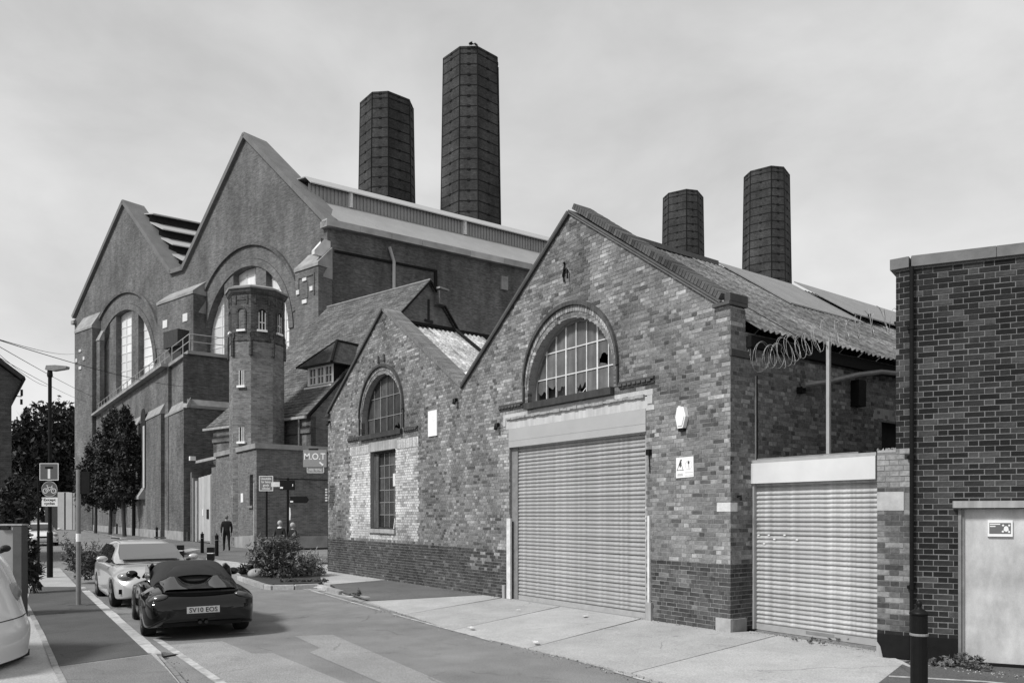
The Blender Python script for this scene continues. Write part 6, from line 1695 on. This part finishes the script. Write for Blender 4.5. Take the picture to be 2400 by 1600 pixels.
m = MB(); m.box(-.285, -.17, -.075, -.071, zz(1144.5), zz(1140.5)); m.box(.105, .22, -.036, -.031, zz(1176.5), zz(1173)); m.box(.2, .23, -.075, -.071, zz(1139), zz(1134)); m.build('white_mark', M['white'], fpo)
m = MB(); m.box(-.66, -.302, .0, .03, zz(1140), zz(1129)); m.build('pale_plate', M['offwhite'], fpo)
m = MB(); m.lathe([(.05, zz(1122)), (.06, zz(1122)+.02), (.02, zz(1122)+.06)], 10); m.build('finial', M['black'], fpo)
m = MB(); m.prism([(.055, zz(1218)), (.10, zz(1218)), (.115, zz(1205)), (.10, zz(1190)), (.06, zz(1188))], -.01, .02, 'y'); m.build('white_sticker', M['white'], fpo)
# dark post with side reflectors at the warehouse corner
p = at(771, 25.2); cpz = EYE+(HY-1141)/FOC*25.2
co = pole('corner_post', 'dark post with pale edge plates at the far corner of the warehouse', 'post', p, cpz, .045, M['black'])
m = MB()
for k in range(5): z = cpz-.05-.09*k; m.box(-.12, -.05, -.02, .01, z-.05, z)
m.build('edge_plates', M['offwhite'], co)
# MOT sign, hung from the warehouse end over the pavement
my = -.35; mx0, mz1 = W.fx(711, 1054, my); mx1, mz0 = W.fx(765, 1094, my)
Ym = 25.0; q0, q1 = at(711, Ym), at(766, Ym)
ms = empty('mot_sign', ((q0.x+q1.x)/2, Ym, EYE+(HY-1094)/FOC*Ym), 0, 'grey hanging sign reading M.O.T with a white arrow at the warehouse end', 'sign')
w_ = (q1.x-q0.x); h_ = 40/FOC*Ym
m = MB(); m.box(-w_/2, w_/2, -.03, .03, 0, h_); m.build('sign_board', plain('mot_sign_face', .26, .5, .06, 5, 0), ms)
letters('sign_text', 'M.O.T', w_*.9, M['white'], ms, (0, -.032, h_*.62), height=h_*.38, bold=.012)
m = MB(); a_, b_ = Vector((w_*.2, h_*.28)), Vector((w_*.36, h_*.10)); d = (b_-a_).normalized(); n = Vector((-d.y, d.x))
m.prism([tuple(a_-n*.025), tuple(a_+d*.12-n*.025), tuple(a_+d*.12-n*.06), tuple(b_), tuple(a_+d*.12+n*.06), tuple(a_+d*.12+n*.025), tuple(a_+n*.025)], -.035, -.031, 'y'); m.build('arrow', M['white'], ms)
m = MB(); m.box(-w_*.32, w_*.36, -.02, .02, -.185, -.02); m.build('lower_board', M['steel'], ms)
m = MB(); t = .014
for a in ((-w_*.34, w_*.38, -.19, -.19+t), (-w_*.34, -w_*.34+t, -.19, -.01), (w_*.38-t, w_*.38, -.19, -.01)): m.box(a[0], a[1], -.024, .024, a[2], a[3])
m.build('board_edge', M['white'], ms)
letters('sign_text', 'DIESEL TESTING', w_*.56, M['white'], ms, (.012, -.022, -.095), height=.07, bold=.005)
m = MB(); m.box(w_/2, w_/2+.1, -.02, .02, h_*.1, h_*.16); m.box(w_/2, w_/2+.1, -.02, .02, h_*.8, h_*.86); m.box(w_/2+.09, w_/2+.12, -.03, .03, -.05, h_); m.box(-.2, .1, -.04, .04, h_+.002, h_+.045); m.build('bracket', M['black'], ms)
# bollards on the station footway, slim pole
for u, v, lab in ((474, 1295, 'black ball-topped bollard in front of the tall pale gate'), (508, 1302, 'black ball-topped bollard next to the walking man'), (367.5, 1267, 'black bollard on the station footway right of the leaning tree'),
                  (274, 1250.5, 'black bollard between the second and the leaning street tree'), (238, 1243, 'black bollard between the first two street tree trunks'), (208.5, 1237.5, 'far black bollard just left of the first street tree trunk')):
    bollard(u, v, h=.9, r=.075, label=lab, group='black bollards')
for u, v, lab in ((196, 1236, 'nearest'), (166, 1232.5, 'second nearest'), (154, 1231, 'third nearest'), (142, 1229, 'farthest')): bollard(u, v, h=.95, r=.09, label=lab + ' of the four tiny black bollards before the pale hoarding', group='black bollards')
pole('black_pole', 'slim black pole standing before the station wall left of the gate', 'pole', gp(421, 1265), 2.45, .06, M['black'])
pole('dark_street_pole', 'straight dark pole right of the leaning street tree', 'pole', at(313, 64), 5.2, .13, M['blackmatt'])
for u, v, lab in ((423, 1305, 'squat square black bollard with a white band right of the silver car'), (494, 1312, 'squat square black bollard showing just over the roof of the roadster')):
    p = gp(u, v); o = empty('square_bollard', (p.x, p.y, 0), R(8), lab, 'bollard'); m = MB(); m.box(-.12, .12, -.12, .12, 0, .26); m.box(-.12, .12, -.12, .12, .30, .5); m.build('body', M['black'], o)
    m = MB(); m.box(-.115, .115, -.115, .115, .261, .299); m.build('white_band', M['white'], o)
# ------------------------------------------------------------------ left edge: gate pier, panel, house, wires
gY = 13.6; p = at(48, gY); gt2 = EYE+(HY-1231)/FOC*gY
o = empty('gate_pier', (p.x, p.y, 0), R(4), 'grey gate pier with a pale panel beside the white van', 'pier')
m = MB(); m.box(-.075, .07, -.1, .1, -.05, gt2); m.build('pier', plain('dark_pier', .085, .85, .2, 4), o)
m = MB(); m.box(-1.2, -.08, -.03, .03, -.05, gt2-.08); m.build('panel', plain('pale_panel', .28, .7, .1, 3), o)
m = MB(); m.box(-.35, .08, -.11, .11, gt2+.002, gt2+.03); m.build('cap', M['concrete'], o)
hY = 30.0; hx = at(27, hY).x; ez_ = EYE+(HY-925)/FOC*hY
HBM = brickmat('left_house_brick', .08, .055, .09, .22, .075, .01, .25, .5, .2)
ho = empty('left_house', (hx, hY, 0), R(36), 'dark gable end of a house at the left edge of the street', 'house')
ev = (at(52, hY).x-hx, EYE+(HY-882)/FOC*hY)
m = MB(); m.prism([(-8, 0), (0, 0), (0, ez_-.35), (.32, ev[1]-.15), (-4, ev[1]+3.1), (-8, ev[1])], 0, 9, 'y'); m.build('gable_wall', HBM, ho, uv=True)
m = MB(); m.prism([(ev[0]+.02, ev[1]), (-4, ev[1]+3.45), (-8.4, ev[1]), (-8.4, ev[1]-.15), (-4, ev[1]+3.3), (ev[0]-.02, ev[1]-.17)], -.25, 9.2, 'y'); m.build('roof', plain('slate', .035, .7, .2, 3), ho)
m = MB(); m.tube([(ev[0]-.03, -.3, ev[1]-.1), (ev[0]-.03, 9, ev[1]-.1)], .07, 8); m.tube([(.02, -.12, ez_-.2), (.3, -.12, ev[1]-.25)], .04, 6); m.build('gutter', M['black'], ho)
m = MB(); m.tube([(.12, -.1, ez_-.05), (.33, -.1, ez_-.05)], .02, 5); m.box(.29, .37, -.16, -.04, ez_-.02, ez_+.22); m.box(.28, .36, -.16, -.04, ez_-.36, ez_-.16); m.build('lantern', M['black'], ho)
wi = empty('overhead_wires', (0, 0, 0), 0, 'thin overhead wires fanning out across the sky at the left', 'wires')
def wire(a, b, sag):
    m = MB(); pts = []
    for i in range(17): t = i/16; q = a.lerp(b, t); pts.append(q - Vector((0, 0, sag*4*t*(1-t))))
    m.tube(pts, .012, 4); m.build('wire', M['black'], wi)
A_ = at(-60, 20, 778); 
for u, v, Y in ((173, 829, 88), (262, 945, 84), (110, 905, 60), (430, 905, 52)): wire(A_, at(u, Y, v), .25)
wire(at(-40, 24, 815), at(205, 86, 942), .2)
# far hoarding gates beyond the trees
hg = empty('hoarding_gates', (0, 0, 0), 0, 'pale boarded hoarding gates at the far end of the station wall', 'hoarding')
for i, (u0, u1, v, t) in enumerate(((141, 148, 1153, .40), (148.5, 156, 1153, .46), (156.5, 163, 1154, .43), (163.5, 172, 1155, .36), (183, 191, 1160, .24), (191.5, 199, 1164, .2), (199.5, 207, 1168, .24), (207.5, 218, 1176, .22))):
    a, b = at(u0, 89), at(u1, 88); zt = EYE+(HY-v)/FOC*89
    m = MB(); m.box(a.x, b.x, 88.5+.05*(i % 2), 88.8, 0, zt); m.build('board', plain('hoarding_%d' % i, t, .8, .1, .8), hg)
a = at(193, 88); m = MB(); m.box(a.x, at(212, 88).x, 88.2, 88.3, EYE+(HY-1183)/FOC*88, EYE+(HY-1176)/FOC*88); m.build('white_board', M['white'], hg)
a = at(128, 90); m = MB(); m.box(at(105, 90).x, at(140, 90).x, 90, 90.4, 0, EYE+(HY-1152)/FOC*90); m.build('dark_wall', M['darkwood'], hg)
# ================================================================== people
def person(label, loc, heading, joints, mats, hair=None):
    """one continuous skinned body; joints: name -> (x, y, z, rx, ry), bones: pairs; materials by region"""
    o = empty('person', loc, heading, label, 'person')
    names = list(joints); me = bpy.data.meshes.new('body_skel'); idx = {n: i for i, n in enumerate(names)}
    bones = [('pelvis','waist'),('waist','chest'),('chest','neck'),('neck','jaw'),('jaw','head'),('head','crown')]
    for s in 'lr': bones += [('pelvis','hip'+s),('hip'+s,'knee'+s),('knee'+s,'ankle'+s),('ankle'+s,'toe'+s),('chest','sho'+s),('sho'+s,'elb'+s),('elb'+s,'wri'+s),('wri'+s,'hand'+s),('hand'+s,'tip'+s),('hand'+s,'thumb'+s)]
    me.from_pydata([joints[n][:3] for n in names], [(idx[a], idx[b]) for a, b in bones], [])
    t = bpy.data.objects.new('tmp', me); COL.objects.link(t)
    md = t.modifiers.new('k', 'SKIN'); md.use_smooth_shade = True
    sv_ = me.skin_vertices[0].data
    for n, i in idx.items(): sv_[i].radius = joints[n][3:5]; sv_[i].use_root = (n == 'pelvis')
    s2 = t.modifiers.new('s', 'SUBSURF'); s2.levels = s2.render_levels = 2
    bpy.context.view_layer.update()
    bm_ = bpy.data.meshes.new_from_object(t.evaluated_get(bpy.context.evaluated_depsgraph_get())); bpy.data.objects.remove(t)
    bm_.name = 'body'; bm_.materials.clear()
    for q in mats: bm_.materials.append(q)
    for p in bm_.polygons:
        p.use_smooth = True; c = p.center; zn = joints['neck'][2]
        hand = any((c - Vector(joints['hand'+s][:3])).length < .10 for s in 'lr')
        wz = joints['waist'][2]-.06
        nearleg = c.z < wz and all((c - Vector(joints['wri'+s][:3])).length > .13 and (c-Vector(joints['elb'+s][:3])).length > .2 for s in 'lr')
        p.material_index = 0 if (c.z > zn+.0 or hand) else 3 if c.z < .075 else 2 if nearleg else 1
    b = link('body', bm_, o)
    hd = Vector(joints['head'][:3])
    if hair:
        m = MB(); vs = []; rr_ = random.Random(3)
        prof = [(math.sin(PI*i/8)*1.0, math.cos(PI*i/8)) for i in range(9)]
        m.lathe([(max(.02, a), -b2) for a, b2 in prof], 12); hm = m.mesh('hair', hair, smooth=True)
        for v in hm.vertices: v.co = (v.co.x*.092, v.co.y*.102, v.co.z*.105)
        link('hair', hm, o, hd + Vector((0, -.026, .045)))
    for s in (-1, 1):
        ellipsoid('ear', hd + Vector((s*.083, -.0, -.01)), (.012, .025, .035), mats[0], o, seg=8); ellipsoid('eye', hd + Vector((s*.03, .083, .012)), (.012, .008, .008), M['black'], o, seg=8)
    ellipsoid('nose', hd + Vector((0, .10, -.02)), (.013, .018, .022), mats[0], o, seg=8); ellipsoid('mouth', hd + Vector((0, .088, -.06)), (.024, .006, .006), M['darkwood'], o, seg=8)
    return o
SKINM = plain('skin', .28, .6, .05, 10, 0); HAIRW = plain('white_hair', .38, .8, .15, 40, .2); HAIRG = plain('grey_hair', .16, .8, .2, 40, .2)
JK = plain('dark_jacket', .018, .9, .2, 10); TR = plain('dark_trousers', .012, .9, .2, 10); SHO = plain('grey_shoes', .12, .7, .2, 10); JKC = plain('navy_coat', .022, .9, .2, 10)
def pose(h, stride, armsw, bend=0.):
    k = h/1.75; J = {}
    def P(n, x, y, z, rx, ry=None): J[n] = (x*k, (y + bend*max(0, z-.95))*k, z*k, rx*k, (ry or rx)*k)
    P('pelvis', 0, 0, .95, .155, .12); P('waist', 0, 0, 1.10, .145, .11); P('chest', 0, .0, 1.32, .165, .12); P('neck', 0, .015, 1.49, .06); P('jaw', 0, .035, 1.56, .068); P('head', 0, .03, 1.64, .082, .09); P('crown', 0, .015, 1.715, .06)
    for s, sg, f in (('l', -1, 1), ('r', 1, -1)):
        d = stride*f
        P('hip'+s, sg*.095, d*.15, .86, .092); P('knee'+s, sg*.10, d*.62+.03, .49, .066); P('ankle'+s, sg*.10, d-.03-abs(min(0, d))*.15, .10+max(0, -d)*.25, .045); P('toe'+s, sg*.115, d+.13, .045+max(0, -d)*.05, .042, .035)
        a = -armsw*f
        P('sho'+s, sg*.185, 0, 1.41, .072); P('elb'+s, sg*.25, a*.5-.02, 1.13, .052); P('wri'+s, sg*.255, a+.05, .89, .036); P('hand'+s, sg*.25, a+.07, .82, .034, .022); P('tip'+s, sg*.245, a+.085, .735, .018, .014); P('thumb'+s, sg*.215, a+.10, .79, .013)
    return J
w0 = gp(531, 1291.5)
person('man in dark clothes walking away along the station footway', (w0.x, w0.y, .0), R(28), pose(1.73, .16, .14), [SKINM, JK, TR, SHO], HAIRG)
q = at(656, 30.2); person('white-haired person in a dark top with a pale collar behind the bush', (q.x, q.y, 0), R(-10), pose(1.50, .05, .05), [SKINM, JKC, TR, SHO], HAIRW)
q = at(686, 29.6); o = person('fair-haired person in a black top standing right of the finger post', (q.x, q.y, 0), R(-35), pose(1.42, .04, .08), [SKINM, JK, TR, SHO], HAIRW)
pc = [c for c in bpy.data.objects if c.get('category') == 'person'][1]
m = MB(); m.lathe([(.085, 1.235), (.10, 1.25), (.085, 1.285), (.06, 1.295)], 12); m.build('collar', M['white'], pc)
# ================================================================== greenery
def leafmat(name, v, var=.4):
    q = NT(name); a = q.n('ShaderNodeAttribute', attribute_name='tone'); geo = q.n('ShaderNodeObjectInfo')
    return q.done(q.mul(q.mul(a.outputs['Fac'], v), q.rng(q.noise(1.5, 4), .3, .7, 1-var*.6, 1+var*.6)), .6, None, spec=.3)
LF_D = leafmat('dark_leaf', .03); LF_M = leafmat('mid_leaf', .12); LF_L = leafmat('pale_leaf', .3); BARK = plain('bark', .05, .9, .3, 8, .5)
def leaves(name, blobs, n, size, mat, parent, seed, flat=.0, shell=.45, long=1.0, droop=0.):
    rr = random.Random(seed); vs = []; fs = []; ts = []
    tot = sum(b[3]*b[4]*b[5] for b in blobs)
    for (cx, cy, cz, rx, ry, rz) in blobs:
        k = int(n*(rx*ry*rz)/tot)+1
        # leaves gather in clumps so that gaps open between them
        ncl = max(6, k//26); cl = []
        for _ in range(ncl):
            d = Vector((rr.gauss(0, 1), rr.gauss(0, 1), rr.gauss(0, 1))).normalized(); r = shell + (1.05-shell)*rr.random()**.6
            cl.append((d*r, rr.uniform(.13, .30), rr.uniform(.65, 1.35)))
        for _ in range(k):
            d, cr, tn = cl[rr.randrange(ncl)]
            p = d + Vector((rr.gauss(0, 1), rr.gauss(0, 1), rr.gauss(0, 1)))*cr*.55
            c = Vector((cx+p.x*rx, cy+p.y*ry, cz+p.z*rz))
            if c.z < .02: c.z = abs(c.z)+.02
            a = Vector((rr.gauss(0, 1), rr.gauss(0, 1), rr.gauss(0, 1)-droop)).normalized(); b = a.cross(Vector((rr.gauss(0, 1), rr.gauss(0, 1), rr.gauss(0, 1)))).normalized()
            s = size*rr.uniform(.6, 1.3); i = len(vs)
            vs += [c-a*s*long, c+b*s*.45-a*s*.1, c+a*s*long, c-b*s*.45-a*s*.1]; fs.append((i, i+1, i+2, i+3)); ts.append(tn*rr.uniform(.75, 1.25))
    m = MB(); m.v = [tuple(v) for v in vs]; m.f = [list(f) for f in fs]; m.t = ts; m.m = [0]*len(fs)
    return m.build(name, mat, parent)
def limbs(name, base, top, r, nb, parent, seed, spread=.35, k0=.35):
    rr = random.Random(seed); m = MB(); b, t = Vector(base), Vector(top)
    m.tube([b, b.lerp(t, .3)+Vector((rr.uniform(-.1, .1), 0, 0))*.3, b.lerp(t, .65), t], r, 8, r1=r*.25)
    for _ in range(nb):
        f = rr.uniform(k0, .9); s = b.lerp(t, f); L_ = (t-b).length; d = Vector((rr.uniform(-1, 1), rr.uniform(-1, 1), rr.uniform(.3, 1))).normalized()*L_*spread*(1.1-f)
        m.tube([s, s+d*.5+Vector((0, 0, .05*L_)), s+d], r*.35*(1.1-f), 5, r1=r*.08)
    return m.build(name, BARK, parent)
def tree(label, p, blobs, n, size, trunk, mat, seed, group=None, r=.12, crown_name='crown'):
    o = empty('street_tree' if group != 'trees behind the street' else 'broadleaf_tree', (p.x, p.y, 0), 0, label, 'tree', group)
    limbs('trunk', (0, 0, 0), trunk, r, 9, o, seed); leaves(crown_name, blobs, n, size, mat, o, seed); return o
def px(u, v, Y, ref): q = at(u, Y, v); return (q.x-ref.x, q.z)
# street trees
tA = at(224, 72); tB = at(258, 68); tC = at(292, 62)
def blob(u, v, ru, rv, Y, ref, ry=None):
    x, z = px(u, v, Y, ref); k = Y/FOC; return (x, 0, z, ru*k, (ry or ru*k), rv*k)
tree('dark street tree with a rounded low crown, leftmost of the row', tA, [blob(207, 1125, 27, 48, 72, tA), blob(226, 1078, 22, 50, 72, tA), blob(212, 1160, 30, 30, 72, tA), blob(240, 1150, 26, 34, 72, tA)], 9500, .15, (.2, 0, 7), LF_D, 11, 'street trees by the station', .15)
tree('middle dark street tree standing upright by the station wall', tB, [blob(255, 1050, 26, 70, 68, tB), blob(250, 1125, 30, 55, 68, tB), blob(268, 1000, 18, 45, 68, tB), blob(262, 1172, 30, 24, 68, tB)], 10500, .14, (.3, 0, 8.5), LF_D, 12, 'street trees by the station', .16)
tree('tallest dark street tree, leaning, rightmost of the row', tC, [blob(287, 1020, 26, 62, 62, tC), blob(296, 975, 13, 28, 62, tC), blob(303, 1085, 26, 60, 62, tC), blob(285, 1130, 28, 42, 62, tC), blob(312, 1030, 14, 40, 62, tC), blob(300, 1150, 30, 34, 62, tC)], 11500, .13, (-.5, 0, 9.5), LF_D, 13, 'street trees by the station', .17)
# wood beyond the street
for i, (u, Y, top_, wdt, lab) in enumerate(((62, 112, 962, 36, 'tall dark broadleaf tree nearest the left house'), (100, 120, 935, 40, 'broad dark tree right behind the lamp column'), (140, 118, 930, 40, 'high dark tree between lamp column and power station'), (40, 95, 1010, 30, 'lower dark tree against the left house'), (165, 130, 950, 30, 'dark tree touching the edge of the power station'))):
    t = at(u, Y); hgt = HY-top_
    bl = [blob(u, top_+hgt*.30, wdt*.9, hgt*.27, Y, t), blob(u-wdt*.4, top_+hgt*.52, wdt*.8, hgt*.3, Y, t), blob(u+wdt*.45, top_+hgt*.5, wdt*.75, hgt*.3, Y, t), blob(u, top_+hgt*.75, wdt*1.1, hgt*.27, Y, t)]
    tree(lab, t, bl, 5200, .42, (0, 0, 12), LF_D, 40+i, 'trees behind the street', .4)
# shrubs
def shrub(label, p, blobs, n, size, mat, seed, group=None, stems=8, long=1.0, flat=0., cat='shrub', name='shrub', shell=.3, wild=0):
    o = empty(name, (p.x, p.y, p.z), 0, label, cat, group); rr = random.Random(seed)
    m = MB()
    for _ in range(stems):
        b = rr.choice(blobs); m.tube([(rr.uniform(-.1, .1), rr.uniform(-.1, .1), 0), (b[0]*.6, b[1]*.6, b[2]*.6), (b[0]+rr.uniform(-.5, .5)*b[3], b[1]+rr.uniform(-.5, .5)*b[4], b[2]+b[5]*.5)], .012, 5, r1=.004)
    m.build('stems', BARK, o); leaves('foliage', blobs, n, size, mat, o, seed, shell=shell, long=long)
    if wild:                                                # long shoots reaching out of the mass, leaves along them
        sm, lv = MB(), MB(); top_ = max(b[2]+b[5] for b in blobs); wid = max(abs(b[0])+b[3] for b in blobs)
        for _ in range(wild):
            b = rr.choice(blobs); a = rr.random()*2*PI; s = Vector((b[0]*.6, b[1]*.6, b[2]*.3))
            e = Vector((b[0]+math.cos(a)*b[3]*rr.uniform(.6, 1.35), b[1]+math.sin(a)*b[4]*rr.uniform(.6, 1.3), b[2]+b[5]*rr.uniform(.2, 1.35)))
            pts = [s.lerp(e, t/5)+Vector((0, 0, .18*math.sin(PI*t/5)*(e-s).length*.4)) for t in range(6)]; sm.tube(pts, .008, 4, r1=.003)
            for t in range(26):
                f = rr.uniform(.25, 1.0)*5; i = min(4, int(f)); c = pts[i].lerp(pts[i+1], f-i); d = Vector((rr.gauss(0, 1), rr.gauss(0, 1), rr.gauss(.2, .8))).normalized(); w = d.cross(Vector((rr.gauss(0, 1), rr.gauss(0, 1), 1))).normalized(); s_ = size*rr.uniform(.8, 1.7)
                if c.z > .01: lv.add([c, c+d*s_+w*s_*.28, c+d*s_*2.1, c+d*s_-w*s_*.28], [(0, 1, 2, 3)], rr.uniform(.6, 1.6))
        sm.build('shoots', BARK, o); lv.build('shoot_leaves', mat, o)
    return o
b1 = at(648, 21.6)
def sb(u, v, ru, rv, Y, ref, ry=None): return blob(u, v, ru, rv, Y, ref, ry)
shrub('big dark-leaved shrub in the kerbed bed at the street corner', b1, [sb(640, 1296, 44, 40, 21.6, b1), sb(655, 1330, 55, 34, 21.6, b1), sb(615, 1318, 34, 34, 21.6, b1), sb(670, 1285, 28, 26, 21.6, b1)], 3000, .05, LF_M, 61, shell=.1, stems=14, wild=90)
b2 = at(722, 22.4)
shrub('paler feathery shrub at the right end of the kerbed bed', b2, [sb(722, 1325, 30, 30, 22.4, b2), sb(742, 1340, 24, 22, 22.4, b2), sb(700, 1345, 26, 22, 22.4, b2)], 1500, .042, LF_L, 62, shell=.1, stems=16, long=1.3, wild=70)
b3 = at(590, 22.8)
shrub('low black-green cover plant at the left end of the kerbed bed', b3, [sb(585, 1338, 30, 14, 22.8, b3), sb(603, 1322, 18, 16, 22.8, b3)], 1000, .05, LF_D, 63, shell=.1, wild=25)
raised('planting_bed', [gp(752, 1367), gp(640, 1370.5), gp(624, 1369), gp(563, 1350), gp(575, 1342), gp(700, 1345), gp(748, 1350)], -.1, .03, plain('bed_soil', .05, .95, .3, 5, .5))
lsh = at(76, 17.5)
shrub('large dark overhanging shrub beside the gate pier', lsh, [sb(50, 1205, 18, 60, 17.5, lsh), sb(60, 1300, 24, 55, 17.5, lsh), sb(46, 1150, 26, 40, 17.5, lsh), sb(80, 1348, 22, 26, 17.5, lsh), sb(66, 1340, 26, 34, 17.5, lsh), sb(30, 1180, 45, 45, 17.5, lsh)], 5200, .055, LF_D, 64, shell=.2, stems=12, long=1.4, wild=26)
msh = at(205, 21)
shrub('scruffy light-flecked shrub by the kerb left of the silver car', msh, [sb(205, 1312, 28, 36, 21, msh), sb(190, 1330, 34, 26, 21, msh), sb(225, 1325, 22, 32, 21, msh), sb(172, 1300, 22, 40, 21, msh)], 1300, .045, LF_M, 65, shell=.1, stems=14, wild=60)
# weeds along walls and kerbs: nobody could count them
rr = random.Random(99); blobs = []
def tuft(p, r, h): blobs.append((p.x, p.y, p.z+h*.4, r, r, h*.6))
for u, v, r, h in ((2190, 1556, .10, .10), (2225, 1558, .12, .14), (2270, 1562, .14, .15), (2300, 1568, .10, .08), (838, 1398, .10, .16), (828, 1395, .07, .08), (1100, 1371, .06, .1), (1045, 1356, .05, .04)): tuft(gp(u, v), r, h)
for k in range(9): tuft(gp(rr.uniform(1830, 2010), rr.uniform(1497, 1512)), .05, .03)
for k in range(14): t = rr.random(); tuft(gp(660+100*t, 1366-2*t), .10, .10)
w_o = leaves('weeds', blobs, 5200, .02, LF_M, None, 5, shell=.05, long=1.3); w_o['kind'] = 'stuff'
cw = at(1108, 113); ztw = EYE+1096/FOC*111
wt = empty('chimney_weeds', (cw.x, cw.y, ztw), 0, 'tuft of weeds sprouting from the rim of the tallest chimney', 'weeds'); leaves('foliage', [(-.3, -2.4, .1, .55, .4, .3), (.5, -2.2, .05, .4, .4, .2)], 260, .11, LF_D, wt, 8, shell=.05, long=1.6)
# litter
for i, (u, v, s, lab) in enumerate(((1371, 1443, .07, 'torn scrap of white paper on the concrete before the big shutter'), (1255, 1504, .07, 'crumpled pale litter in the gutter by the crossing slabs'), (1215, 1429, .04, 'small white scrap on the slab left of the torn paper'), (745, 1376, .10, 'crumpled white bag in the gutter at the kerb corner'), (818, 1398, .09, 'white crumpled litter under the kerb weeds'), (1104, 1470, .07, 'flattened pale card in the gutter'))):
    p = gp(u, v, -.04 if v > 1440 and i != 0 else 0.0); o = empty('litter', p, random.uniform(0, 3), lab, 'litter'); rr = random.Random(i+70)
    m = MB(); n = 4; g = [[(s*(a/n-.5)*2, s*(b/n-.5)*1.1, .006+rr.uniform(0, .016)*(1 if 0 < a < n and 0 < b < n else .4)) for a in range(n+1)] for b in range(n+1)]
    m.add([q for r_ in g for q in r_], [(b*(n+1)+a, b*(n+1)+a+1, (b+1)*(n+1)+a+1, (b+1)*(n+1)+a) for a in range(n) for b in range(n)]); m.build('scrap', M['offwhite'], o)
# grit and leaf litter along the gutters and the foot of the walls
rr = random.Random(123); m = MB()
def grit(p, s):
    a = rr.random()*6; v = [p + Vector((math.cos(a+k*2.1)*s, math.sin(a+k*2.1)*s*.7, 0)) for k in range(3)] + [p + Vector((0, 0, s*.8))]
    m.add(v, [(0, 1, 3), (1, 2, 3), (2, 0, 3)], rr.choice((.06, .1, .18, .3, .4)))
for a, b, n, w, z in ((gp(800, 1404, RZ), gp(1240, 1523, RZ), 330, .12, RZ+.006), (gp(1240, 1523, RZ), gp(1640, 1620, RZ), 260, .10, RZ+.006), (gp(1764, 1479), gp(2056, 1526), 300, .07, -.004), (gp(366, 1537, RZ), gp(430, 1601, RZ), 90, .08, RZ), (W.w(sxa-.2, -.06), W.w(fx(800)[0], -.06), 160, .05, .001), (W.w(-2, -.06), W.w(0, -.06), 70, .05, .001), (gp(2150, 1556), gp(2400, 1582), 160, .10, -.01)):
    for i in range(n):
        q = a.lerp(b, rr.random()); grit(Vector((q.x+rr.gauss(0, w), q.y+rr.gauss(0, w), z)), rr.uniform(.004, .016))
g_ = m.build('grit', KERB); g_['kind'] = 'stuff'
# pale stone in the bed
p = gp(602, 1352); o = empty('pale_stone', (p.x, p.y, .02), 0, 'pale boulder at the left end of the kerbed bed', 'stone'); ellipsoid('boulder', (0, 0, .08), (.26, .2, .16), M['concrete'], o)
